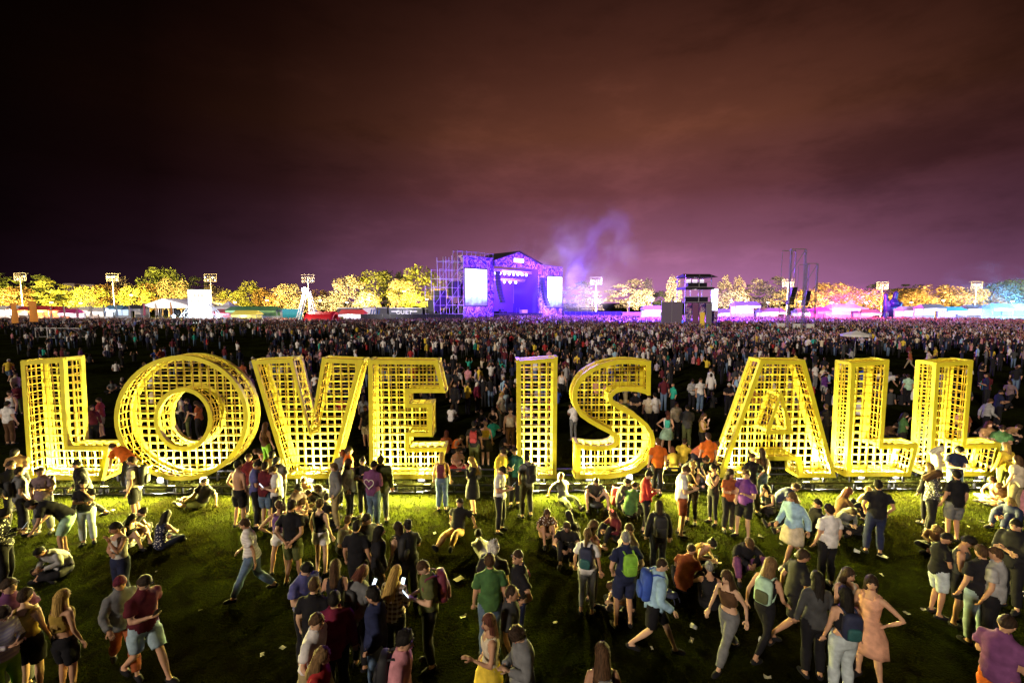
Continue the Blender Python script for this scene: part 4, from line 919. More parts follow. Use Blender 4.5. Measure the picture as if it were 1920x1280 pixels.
B_(906, 708, 'f', 'cross', 180, 'short', 'dark', 'tee', 'white', 'trousers', 'black', 'small seated person in white T-shirt under the raised arms')
B_(840, 697, 'm', 'pocket', 0, 'short', 'dark', 'tee', 'darkgrey', 'trousers', 'brown', 'man in charcoal T-shirt standing by the upper arm of the E')
B_(853, 722, 'm', 'stand', -30, 'short', 'brown', 'jacket', 'black', 'trousers', 'black', 'man in black jacket by the middle arm of the E')
B_(895, 720, 'f', 'stand', 60, 'long', 'white', 'jacket', 'burgundy', 'trousers', 'black', 'white haired woman in burgundy jacket between the E and the I')
B_(1217, 742, 'm', 'stand', 165, 'short', 'dark', 'tee', 'cream', 'trousers', 'black', 'man in cream T-shirt at the upper tip of the S')
B_(1228, 741, 'm', 'stand', 200, 'short', 'black', 'tee', 'white', 'trousers', 'black', 'broad man in white T-shirt beside the upper tip of the S')
B_(1192, 738, 'm', 'crossed', -20, 'short', 'dark', 'tee', 'black', 'trousers', 'black', 'man in black T-shirt with folded arms seen in the upper bay of the S')
B_(1252, 775, 'f', 'hip', 160, 'long', 'auburn', 'tank', 'white', 'skirt', 'mint', 'woman in white top and pale green skirt between the S and the A')
B_(1269, 758, 'f', 'stand', 0, 'verylong', 'brown', 'jacket', 'cream', 'trousers', 'black', 'long haired woman in open cream shirt between the S and the A')
B_(1289, 765, 'm', 'crossed', 170, 'cap', 'black', 'jacket', 'darkgrey', 'trousers', 'olive', 'man in black cap and charcoal jacket between the S and the A')
B_(1320, 780, 'f', 'face', 60, 'long', 'brown', 'tank', 'mustard', 'trousers', 'black', 'woman in mustard top lifting a hand to her face beside the A')
B_(1299, 715, 'f', 'phone', 0, 'bun', 'dark', 'jacket', 'lightgrey', 'trousers', 'black', 'woman in light grey jacket standing farther back between the S and the A')
B_(1314, 713, 'm', 'stand', 10, 'short', 'brown', 'tee', 'white', 'trousers', 'denim', 'man in white T-shirt and jeans farther back between the S and the A')
B_(1234, 828, 'm', 'stand', 175, 'short', 'brown', 'tee', 'orange', 'trousers', 'black', 'man in orange T-shirt standing against the edge of the S')
B_(1261, 842, 'f', 'cross', 175, 'bob', 'auburn', 'tee', 'yellow', 'shortshorts', 'black', 'woman in yellow T-shirt sitting cross legged, back turned, between the S and the A')
B_(1284, 828, 'm', 'knees', 140, 'short', 'dark', 'tee', 'yellow', 'trousers', 'black', 'man in yellow T-shirt sitting on the grass between the S and the A')
B_(1328, 818, 'm', 'stand', 180, 'short', 'dark', 'tee', 'orange', 'trousers', 'black', 'man in orange vest, back turned, beside the foot of the A')
B_(1342, 833, 'm', 'bend', 60, 'short', 'brown', 'tee', 'rust', 'trousers', 'black', 'man in rust orange shirt bowing beside the foot of the A')
B_(1367, 722, 'm', 'crossed', -30, 'cap', 'white', 'tee', 'black', 'trousers', 'black', 'man in white cap with folded arms beside the slope of the A')
B_(1530, 685, 'm', 'stand', 20, 'short', 'dark', 'tee', 'white', 'trousers', 'grey', 'man in white T-shirt in the gap between the A and the next L')
B_(1545, 690, 'f', 'stand', 0, 'long', 'blond', 'tee', 'cream', 'trousers', 'grey', 'blonde woman in cream top in the gap between the A and the next L')
B_(1549, 703, 'f', 'phone', 20, 'long', 'dark', 'long', 'purple', 'shorts', 'lightgrey', 'woman in purple top in the gap between the A and the next L')
B_(1549, 762, 'm', 'stand', 190, 'balding', 'light', 'tee', 'black', 'trousers', 'black', 'balding man in black shirt between the A and the next L')
B_(1682, 705, 'm', 'bend', 60, 'short', 'dark', 'tee', 'white', 'trousers', 'black', 'man in white shirt bowing in the gap between the last two letters')
B_(1697, 778, 'f', 'face', 70, 'long', 'black', 'tee', 'green', 'trousers', 'black', 'dark haired woman in green top in the gap between the last two letters')
B_(1680, 798, 'f', 'hunch', 30, 'bun', 'dark', 'long', 'brown', 'trousers', 'black', 'woman in brown sweater crouched in the gap between the last two letters')
B_(1703, 705, 'm', 'stand', 170, 'short', 'dark', 'tee', 'mint', 'trousers', 'black', 'man in mint green T-shirt in the gap between the last two letters')
B_(1857, 752, 'm', 'walk', 70, 'short', 'brown', 'long', 'lightgrey', 'trousers', 'black', 'man in light grey sweater walking beyond the last L')
B_(1878, 735, 'm', 'phone', 70, 'short', 'black', 'tee', 'navy', 'trousers', 'black', 'man in navy T-shirt holding out a phone beyond the last L')
B_(1893, 716, 'f', 'walk', -80, 'bob', 'brown', 'tee', 'mauve', 'trousers', 'black', 'woman with brown bob in mauve top walking beyond the last L')
B_(1855, 795, 'f', 'crossed', -30, 'wavy', 'auburn', 'tee', 'tan', 'trousers', 'black', 'auburn haired woman in tan top behind the foot of the last L')
B_(1880, 803, 'm', 'phone', -40, 'short', 'dark', 'tee', 'green', 'trousers', 'black', 'man in dark green T-shirt behind the foot of the last L')
B_(1910, 800, 'm', 'hunch', 20, 'short', 'brown', 'tee', 'tan', 'trousers', 'black', 'brown haired man in tan shirt sitting at the picture edge behind the last L')
B_(1842, 682, 'f', 'face', 20, 'long', 'dark', 'tee', 'black', 'trousers', 'black', 'long haired woman in black beside the top of the last L')
B_(104, 0 + 655, 'f', 'stand', 160, 'long', 'brown', 'tank', 'pink', 'shorts', 'black', 'woman in pink top far behind the top of the first L')
B_(455, 682, 'm', 'stand', 180, 'short', 'dark', 'tee', 'rust', 'trousers', 'black', 'man in rust T-shirt in the gap between the O and the V')
B_(474, 672, 'm', 'pocket', 0, 'cap', 'white', 'tee', 'grey', 'trousers', 'black', 'man in white cap and grey T-shirt behind the V')
B_(468, 705, 'f', 'stand', 60, 'long', 'dark', 'tee', 'lavender', 'trousers', 'black', 'woman in lavender top in the gap between the O and the V')
B_(580, 690, 'm', 'stand', 170, 'short', 'brown', 'tee', 'black', 'trousers', 'grey', 'man in black T-shirt seen in the notch of the V')
B_(591, 703, 'f', 'stand', 10, 'long', 'dark', 'tee', 'white', 'trousers', 'black', 'woman in white T-shirt seen in the notch of the V')
# the open grass farther back: groups standing and sitting
GAPS = [(50, 'beyond the first L'), (190, 'beyond the gap before the O'), (340, 'beyond the O'), (470, 'beyond the gap before the V'), (580, 'beyond the V'), (760, 'beyond the E'), (850, 'beyond the tip of the E'), (905, 'beyond the gap before the I'),
        (1006, 'beyond the I'), (1150, 'beyond the S'), (1270, 'beyond the gap before the A'), (1340, 'beyond the slope of the A'), (1460, 'beyond the A'), (1540, 'beyond the gap after the A'), (1630, 'beyond the L after the A'), (1700, 'beyond the gap before the last L'), (1790, 'beyond the last L'), (1880, 'beyond the end of the row')]
def scatter_people(n):
    r = random.Random(21); used = set(p['label'] for p in PEOPLE); pts = [(gp(p['u'], p['v'], 1.6).x, gp(p['u'], p['v'], 1.6).y) for p in PEOPLE]; k = 0; tries = 0
    TOPN = {'tee': 'T-shirt', 'long': 'sweater', 'tank': 'tank top', 'jacket': 'jacket', 'crop': 'crop top', 'loose': 'loose shirt'}
    VERB = {'stand': 'standing', 'relax': 'standing at ease', 'phone': 'reading a phone', 'pocket': 'hands in pockets', 'crossed': 'with folded arms', 'hip': 'hand on hip', 'walk': 'walking', 'gesture': 'talking', 'up': 'arms raised', 'cross': 'sitting cross legged', 'hunch': 'sitting hunched', 'knees': 'sitting with raised knees', 'behind': 'hands clasped behind', 'face': 'touching the face'}
    while k < n and tries < 20000:
        tries += 1
        u = r.uniform(-10, 1930); Y = r.uniform(17, 42); x = (u - 960) / FPX * Y
        if u < 480 and r.random() < .45 and Y < 36: continue
        if Y < 20 and r.random() < .5: continue
        if any((x - a) ** 2 + (Y - b) ** 2 < .36 for a, b in pts): continue
        if k % 3 and pts and r.random() < .75:   # people stand in little groups
            a, b = r.choice(pts[-40:]); 
            if b < 17.5: continue
            x, Y = a + r.uniform(-1.1, 1.1), b + r.uniform(-1.0, 1.0); u = x / Y * FPX + 960
            if any((x - a) ** 2 + (Y - b) ** 2 < .2 for a, b in pts) or Y < 16.5 or not (-20 < u < 1940): continue
        sex = r.choice('mf'); pose = r.choice(['stand', 'relax', 'phone', 'pocket', 'crossed', 'hip', 'walk', 'gesture', 'up', 'behind', 'face'] if (r.random() < .74 or Y > 34) else ['cross', 'hunch', 'knees'])
        if pose == 'up' and r.random() < .6: pose = 'stand'
        hair = r.choice(['short', 'crop', 'tuft', 'cap', 'short'] if sex == 'm' else ['long', 'bun', 'ponytail', 'bob', 'wavy', 'verylong']); hc = r.choice(['black', 'dark', 'dark', 'brown', 'light', 'blond'])
        top = r.choice(['tee', 'tee', 'tee', 'long', 'jacket', 'tank']); tc = r.choice(['black', 'black', 'white', 'white', 'grey', 'lightgrey', 'navy', 'maroon', 'cream', 'pink', 'olive', 'lavender', 'black', 'blue', 'rust', 'violet', 'yellow', 'lightblue'])
        bot = r.choice(['trousers', 'trousers', 'shorts', 'leggings' if sex == 'f' else 'shorts']); bc = r.choice(['black', 'black', 'navy', 'denim', 'grey', 'khaki', 'lightdenim'])
        gap = min(GAPS, key=lambda g: abs(g[0] - u))[1]
        hn = {'short': 'short', 'crop': 'cropped', 'tuft': 'tufted', 'long': 'long', 'bun': 'pinned', 'ponytail': 'tied', 'bob': 'bobbed', 'wavy': 'wavy', 'verylong': 'very long', 'cap': ''}[hair]
        who = ('man' if sex == 'm' else 'woman'); hd = f'in a {hc} cap' if hair == 'cap' else f'with {hn} {hc} hair'
        names = dict(lightgrey='pale grey', lightblue='pale blue', lightdenim='pale denim')
        lab = f"{names.get(tc, tc)} {TOPN[top]} {who} {hd}, {VERB[pose]} {gap}"
        if lab in used or len(lab.split()) > 15: continue
        used.add(lab); pts.append((x, Y)); k += 1
        person(0, 0, sex, pose, r.uniform(0, 360) if r.random() < .45 else 180 + r.gauss(0, 40), hair, hc if hair != 'cap' else {'light': 'white', 'blond': 'cream', 'dark': 'navy', 'brown': 'brown', 'black': 'black'}[hc], top, tc, bot, bc,
               lab if hair != 'cap' else lab.replace(f'{hc} cap', f"{ {'light': 'white', 'blond': 'cream', 'dark': 'navy', 'brown': 'brown', 'black': 'black'}[hc]} cap"), group='people on the grass behind the letters', at_=(x, Y))
scatter_people(max(0, 299 - len(PEOPLE)))
prepare_bodies(sorted(set((p['pose'], p['sex']) for p in PEOPLE)))
for i, d in enumerate(PEOPLE): place_person(d, i)

# ---------------------------------------------------------------- bags, phones and prints
BAGM = mat('bag_cloth', (1, 1, 1), .75, objcol=True, var=.3, scale=12, bump=.2)
bp_body = MB()
def rbox(mb, cx, cy, cz, sx, sy, sz):
    vs = []; n = 12
    for t, k in ((-1, .72), (-.82, .95), (0, 1.0), (.7, .97), (.92, .8), (1, .5)):
        for i in range(n):
            a = 2 * math.pi * i / n; c, s = math.cos(a), math.sin(a); e = .5
            vs.append((cx + sx * k * math.copysign(abs(c) ** e, c), cy + sy * k * math.copysign(abs(s) ** e, s), cz + sz * t))
    fs = [(j * n + i, j * n + (i + 1) % n, (j + 1) * n + (i + 1) % n, (j + 1) * n + i) for j in range(5) for i in range(n)] + [tuple(range(n - 1, -1, -1)), tuple(range(5 * n, 6 * n))]
    mb.add(vs, fs)
rbox(bp_body, 0, 0, 0, .145, .075, .22); BPB = bp_body.mesh('backpack_body', BAGM, True)
_m = MB(); rbox(_m, 0, .085, -.08, .11, .035, .1); BPP = _m.mesh('backpack_pocket', BAGM, True)
BPS = []
for s in (-1, 1):
    _m = MB(); _m.tube([(s * .09, -.06, .2), (s * .1, -.13, .225), (s * .1, -.24, .2), (s * .105, -.295, .08), (s * .12, -.25, -.06), (s * .13, -.1, -.16), (s * .11, -.05, -.18)], [.022] * 7, 6, 0, .4); BPS.append(_m.mesh('backpack_strap', BAGM, True))
def backpack(d, col, label, s=1.0, pocket=None):
    root = thing('backpack', label, 'backpack', group='backpacks worn by people')
    ps = d['root'].scale[0]; M = Matrix.Translation(d['root'].location) @ Matrix.Rotation(d['root'].rotation_euler[2], 4, 'Z') @ Matrix.Diagonal((ps, ps, ps, 1)) @ d['B']['CM']
    k = .9 if d['sex'] == 'f' else 1.0
    root.matrix_world = M @ Matrix.Translation((0, .20 * k, -.09)) @ Matrix.Diagonal((s * k, s * k, s * k, 1))
    for nm, me, c in (('body', BPB, col), ('pocket', BPP, pocket or col), ('strap', BPS[0], col), ('strap', BPS[1], col)): setcol(link(nm, me, root), COL[c])
backpack(p_grey, 'black', 'dark backpack on the man in the grey T-shirt by the first L', .85)
backpack(p_star, 'black', 'black backpack of the man in the star T-shirt', .9)
backpack(p_cream, 'black', 'full black backpack on the man in the cream T-shirt before the O', 1.1)
backpack(p_bp1, 'purple', 'purple backpack on the woman in white shorts')
backpack(p_bp2, 'black', 'very large black backpack on the woman in black shorts', 1.2)
backpack(p_bp3, 'darkgrey', 'grey backpack of the woman with the reddish bob', .8)
backpack(p_bp4, 'burgundy', 'burgundy backpack on the man typing on a phone', 1.05)
backpack(p_bp5, 'black', 'black rucksack on the man in the pale pink T-shirt', .9)
backpack(p_bp6, 'burgundy', 'wine red backpack on the blonde woman at the rail by the E', 1.0)
backpack(p_bp7, 'grey', 'grey bag on the back of the blonde woman in the black dress', .9)
backpack(p_bp8, 'black', 'round black backpack on the man below the I', 1.05)
backpack(p_bp9, 'navy', 'dark blue backpack on the woman in grey leggings', 1.05, 'teal')
backpack(p_bp10, 'lime', 'bright green drawstring bag on the grey haired man', .85)
backpack(p_bp11, 'lightgrey', 'light bag on the woman walking at the bottom edge', .8)
backpack(p_bp12, 'black', 'large black backpack under very long hair below the S', 1.2)
backpack(p_bp13, 'blue', 'bright blue backpack on the boy in the light blue jacket', 1.1)
backpack(p_bp14, 'mint', 'pale green backpack on the woman with light wavy hair', 1.05, 'olive')
backpack(p_bp15, 'black', 'small black backpack below the last L', .8)
backpack(p_bp16, 'navy', 'navy backpack low on the woman in pale jeans', 1.0, 'teal')
SCREEN = mat('phone_screen', (.6, .7, .8), .2, emit=(.75, .86, 1), es=2.2, var=0); PLAST = mat('black_plastic', (.01, .01, .011), .35, var=.1)
_m = MB(); _m.box(-.037, .037, -.004, .004, -.075, .075); PHB = _m.mesh('phone_body', PLAST); _m = MB(); _m.box(-.033, .033, .0045, .006, -.07, .07); PHS = _m.mesh('phone_screen', SCREEN)
ph_n = 0
for d in PEOPLE:
    if 'phone' in d['pose'] and d['v'] > 838 and ph_n < 16:
        root = thing('phone', 'lit phone in the hand of the ' + ' '.join(d['label'].replace(',', '').split()[:9]), 'phone', group='phones in hands'); ps = d['root'].scale[0]; w = d['B']['raw']['p']['wR' if d['pose'] == 'walkphone' else 'wL']
        root.matrix_world = Matrix.Translation(d['root'].location) @ Matrix.Rotation(d['root'].rotation_euler[2], 4, 'Z') @ Matrix.Diagonal((ps, ps, ps, 1)) @ Matrix.Translation((w.x * .6, w.y - .08, w.z + .07)) @ Matrix.Rotation(math.radians(35), 4, 'X')
        link('case', PHB, root); link('screen', PHS, root); ph_n += 1
def decal(d, back, mb, m, z=0., y=.165):
    o = mb.obj('print', m, d['root']); o.matrix_local = d['B']['CM'] @ Matrix.Translation((0, y if back else -y, z))
WHT = mat('white_print', (.6, .56, .5), .8, var=.1); PNK = mat('pink_print', (.7, .12, .25), .8); DRK = mat('dark_print', (.03, .025, .03), .8)
def curve_pts(fn, n): return [fn(2 * math.pi * i / n) for i in range(n)]
mb = MB(); hp = curve_pts(lambda t: (.0085 * 16 * math.sin(t) ** 3, 0, .0085 * (13 * math.cos(t) - 5 * math.cos(2 * t) - 2 * math.cos(3 * t) - math.cos(4 * t)) - .06), 28)
mb.tube(hp + [hp[0]], .011, 5); mb.add([(x * .92 if x > 0 else 0, 0, z) for x, y, z in hp[14:]] , [tuple(range(14))]); decal(p_heart, True, mb, WHT, -.08, .175)
mb = MB(); cp_ = [(.085 * math.cos(t), 0, .085 * math.sin(t)) for t in [2 * math.pi * i / 20 for i in range(21)]]; mb.tube(cp_, .006, 5)
star = [((.06 if i % 2 == 0 else .025) * math.sin(math.pi * i / 5), -.004, (.06 if i % 2 == 0 else .025) * math.cos(math.pi * i / 5)) for i in range(10)]
mb.add(star + [(0, -.008, 0)], [(i, (i + 1) % 10, 10) for i in range(10)]); decal(p_star, False, mb, DRK, -.1, .163)
mb = MB()
for i in range(4): mb.box(-.09 + i * .045, -.055 + i * .045, -.003, .003, -.02 + .004 * i, .025 + .004 * i)
decal(p_pink, True, mb, PNK, -.0, .16)
# glowing horns
HORN = mat('horn_glow', (.9, .2, .15), .4, emit=(1, .18, .1), es=3, var=0)
rt = thing('horn_headband', 'glowing red horn headband on the auburn haired woman', 'headband', group=None); ps = p_horn['root'].scale[0]
rt.matrix_world = Matrix.Translation(p_horn['root'].location) @ Matrix.Rotation(p_horn['root'].rotation_euler[2], 4, 'Z') @ Matrix.Diagonal((ps, ps, ps, 1)) @ p_horn['B']['HM']
mb = MB(); mb.tube([(.092 * math.cos(a), 0, .128 * math.sin(a)) for a in [math.pi * i / 12 for i in range(13)]], .008, 6); mb.obj('band', PLAST, rt)
for s in (-1, 1): mb = MB(); mb.tube([(s * .05, 0, .11), (s * .07, -.005, .15), (s * .062, -.01, .19)], [.02, .016, .003], 8); mb.obj('horn', HORN, rt)
# loose bags on the grass
def ground_bag(u, v, col, label, rz, s=1.0, lie=False):
    q = gp(u, v); root = thing('bag', label, 'bag', q, rz, 'bags lying on the grass'); root.scale = (s, s, s)
    tilt = Matrix.Rotation(math.radians(70 if lie else 12), 4, 'X')
    for nm, me in (('body', BPB), ('pocket', BPP), ('strap', BPS[0]), ('strap', BPS[1])):
        o = setcol(link(nm, me, root), COL[col]); o.matrix_local = Matrix.Translation((0, 0, .10 if lie else .215)) @ tilt
ground_bag(1156, 945, 'red', 'red backpack standing on the grass below the S', 2.9, 1.1)
ground_bag(1119, 952, 'black', 'black bag on the grass between the bare knees below the S', .3, .95, True)
ground_bag(1508, 990, 'cream', 'beige bag lying on the grass beside the man in black', 1.2, 1.25, True)
ground_bag(1893, 1110, 'white', 'white bag with dark swirls standing beside the light grey T-shirt', .4, 1.1)
ground_bag(1374, 905, 'black', 'black tote bag standing by the woman in the rust top', .2, .9)
ground_bag(363, 925, 'darkgrey', 'dark grey bag under the reclining man below the O', 1.4, .8, True)
ground_bag(1185, 965, 'black', 'small black bag behind the person in the green T-shirt', .8, .8, True)
ground_bag(1256, 1180 - 60, 'navy', 'navy bag left on the dark grass below the S', .5, .7, True)
# litter
PAPER = mat('paper', (.45, .40, .28), .8, var=.15); CUP = mat('plastic_cup', (.6, .6, .58), .3, var=.1)
LIT = [(860, 1086, 'paper', 'crumpled pale flyer below the person lying with a phone'), (1655, 1043, 'paper', 'yellowish flyer below the man with a hand in his pocket'), (212, 957, 'paper', 'small white scrap of paper in front of the O'), (1301, 1178, 'cup', 'white cup on the dark grass beside the striped trousers'),
       (1607, 1036, 'cup', 'tiny white cup near the plain white T-shirt'), (340, 944, 'paper', 'scrap of paper beside the reclining man'), (815, 1000, 'paper', 'white ticket beside the tan trousers'), (1180, 968, 'paper', 'white scrap beside the green T-shirt'), (1430, 1205, 'cup', 'crushed cup on the dark grass beside the pale green backpack'),
       (868, 1157, 'paper', 'small scrap on the dark grass beside the green T-shirt man'), (1770, 980, 'paper', 'white napkin in front of the last L'), (1650, 975, 'paper', 'torn scrap behind the man with a hand in his pocket'), (530, 1215, 'paper', 'scrap of paper on the dark grass near the bottom edge'), (1700, 1150, 'paper', 'scrap of paper beside the salmon dress')]
for i, (u, v, k, lb) in enumerate(LIT):
    q = gp(u, v); mb = MB(); r = random.Random(i)
    if k == 'paper':
        n = 5; L, w = .10 if i < 2 else .05, .065 if i < 2 else .035; vs = []
        for j in range(n):
            for a in range(3): vs.append((-L + 2 * L * j / (n - 1), -w + w * a, .012 + .02 * r.random()))
        vs += [(x, y, z - .004) for x, y, z in vs]; fs = []
        for o_ in (0, 15):
            for j in range(n - 1):
                for a in range(2): fs.append((o_ + j * 3 + a, o_ + (j + 1) * 3 + a, o_ + (j + 1) * 3 + a + 1, o_ + j * 3 + a + 1))
        mb.add(vs, fs); o = mb.obj('flyer', PAPER)
    else: mb.tube([(0, -.05, .04), (0, .05, .045)], [.03, .042], 12); mb.tube([(0, .05, .045), (0, .055, .045)], [.047, .047], 12); o = mb.obj('cup', CUP, smooth=True)
    o.location = q; o.rotation_euler = (0, 0, r.uniform(0, 3)); tag(o, lb, k, 'litter on the grass')

_r = random.Random(77); SCR = []
for k in range(3):
    mb = MB(); vs = [(-.06 + .04 * i + _r.uniform(-.01, .01), -.03 + .03 * j + _r.uniform(-.01, .01), .01 + _r.uniform(0, .03)) for i in range(4) for j in range(3)]; vs += [(x, y, z - .004) for x, y, z in vs]
    mb.add(vs, [(o_ + i * 3 + j, o_ + (i + 1) * 3 + j, o_ + (i + 1) * 3 + j + 1, o_ + i * 3 + j + 1) for o_ in (0, 12) for i in range(3) for j in range(2)]); SCR.append(mb.mesh('scrap', PAPER))
for i in range(24):
    q = gp(_r.uniform(20, 1900), _r.uniform(960, 1270)); o = link('scrap', SCR[i % 3], None, q); o.rotation_euler = (0, 0, _r.uniform(0, 6)); o.scale = [_r.uniform(.5, 1.0)] * 3; tag(o, 'small pale scrap of rubbish trodden into the dark grass', 'litter', 'scraps of rubbish on the grass')
for q_, lb in (((1252, 777), 'green backpack on the woman in the pale green skirt'),):
    d = [p for p in PEOPLE if p['label'].startswith('woman in white top and pale green skirt')][0]; backpack(d, 'turquoise', lb, .8)
d = [p for p in PEOPLE if p['label'].startswith('man in black T-shirt with red backpack')][0]; backpack(d, 'red', 'red backpack on the man standing between the E and the I', .85)
d = [p for p in PEOPLE if p['label'].startswith('man in cream shirt with black backpack')][0]; backpack(d, 'black', 'black backpack seen through the hole of the O', .95)

d = [p for p in PEOPLE if p['label'].startswith('man in black printed T-shirt')][0]; mb = MB()
for i, (w_, z_) in enumerate(((.05, .0), (.07, -.05), (.045, -.10))): mb.box(-w_, w_, -.003, .003, z_, z_ + .022)
decal(d, False, mb, WHT, -.04, .165)
d = [p for p in PEOPLE if p['label'].startswith('woman with long blond hair and black dress')][0]; mb = MB(); mb.box(-.05, .05, -.003, .003, .05, .075); mb.add([(.05, -.003, .05), (.022, -.003, .05), (-.03, -.003, -.07), (-.002, -.003, -.07)], [(0, 1, 2, 3)]); decal(d, False, mb, WHT, -.12, .15)
TREE_E, STAGE_E = 180000, 60000
ADDED_WASH_E = 330000
SMOKE_D, SMOKE_E = .085, 16000
# ---------------------------------------------------------------- far side of the field: trees
LEAF = mat('leaves', (1, 1, 1), .7, objcol=True, var=.55, scale=1.2, spec=.2); BARK = mat('bark', (.10, .07, .045), .9, var=.4)
def crown_mesh(seed, kind):
    r = np.random.default_rng(seed); C_ = []
    nl = 34 if kind != 'tall' else 26
    for i in range(nl):
        th = r.uniform(0, 6.28); z = r.uniform(-.75, .95); rad = math.sqrt(max(.05, 1 - z * z)) * r.uniform(.45, .95)
        if kind == 'tall': rad *= .75
        if kind == 'layer': z = round(z * 3) / 3 + r.normal(0, .05); rad *= 1.15
        C_.append((rad * math.cos(th), rad * math.sin(th), z, r.uniform(.2, .36)))
    vs = []; fs = []
    for (x, y, z, q) in C_:
        for k in range(62):
            d = r.normal(size=3); d /= np.linalg.norm(d); d *= q * r.uniform(.55, 1.12) ; 
            if kind == 'layer': d[2] *= .45
            p = np.array([x, y, z]) + d; a = r.normal(size=3); a /= np.linalg.norm(a); b = np.cross(a, r.normal(size=3)); b /= np.linalg.norm(b); s = r.uniform(.035, .075); o = len(vs)
            vs += [tuple(p - a * s), tuple(p + b * s * .7), tuple(p + a * s), tuple(p - b * s * .7)]; fs.append((o, o + 1, o + 2, o + 3))
    me = bpy.data.meshes.new('crown_' + kind); me.from_pydata(vs, [], fs); me.materials.append(LEAF); me.update(); return me
CROWNS = [crown_mesh(i, k) for i, k in enumerate(['round', 'round', 'layer', 'tall', 'round', 'layer', 'tall'])]
TRUNKS = []
for s in range(3):
    r = random.Random(s); mb = MB(); mb.tube([(0, 0, 0), (.02, .01, .5), (.0, .03, 1)], [.11, .075, .05], 8)
    for i in range(6):
        a = r.uniform(0, 6.28); h = r.uniform(.6, .95); mb.tube([(0, 0, h), (.25 * math.cos(a), .25 * math.sin(a), h + .35), (.5 * math.cos(a), .5 * math.sin(a), h + .8)], [.045, .03, .01], 6)
    TRUNKS.append(mb.mesh('trunk', BARK, True))
def tree(u, vtop, Y, w, k, col, label, tk=0):
    q = at(u, vtop, Y); H = q.z; root = thing('tree', label, 'tree', (q.x, Y, 0), R.uniform(0, 6), 'trees along the far edge of the field')
    base = H * R.uniform(.16, .26); rz = (H - base) / 2 * 1.02
    c = setcol(link('crown', CROWNS[k], root, (0, 0, base + rz * .98)), col); c.scale = (w, w, rz)
    t = link('trunk', TRUNKS[tk], root); t.scale = (H * .16, H * .16, base * 1.25)
    return root
GRN = (.095, .125, .02); YGR = (.115, .125, .016); PAL = (.125, .105, .045); DKG = (.05, .065, .018); ORA = (.12, .075, .02); GRY = (.115, .10, .065)
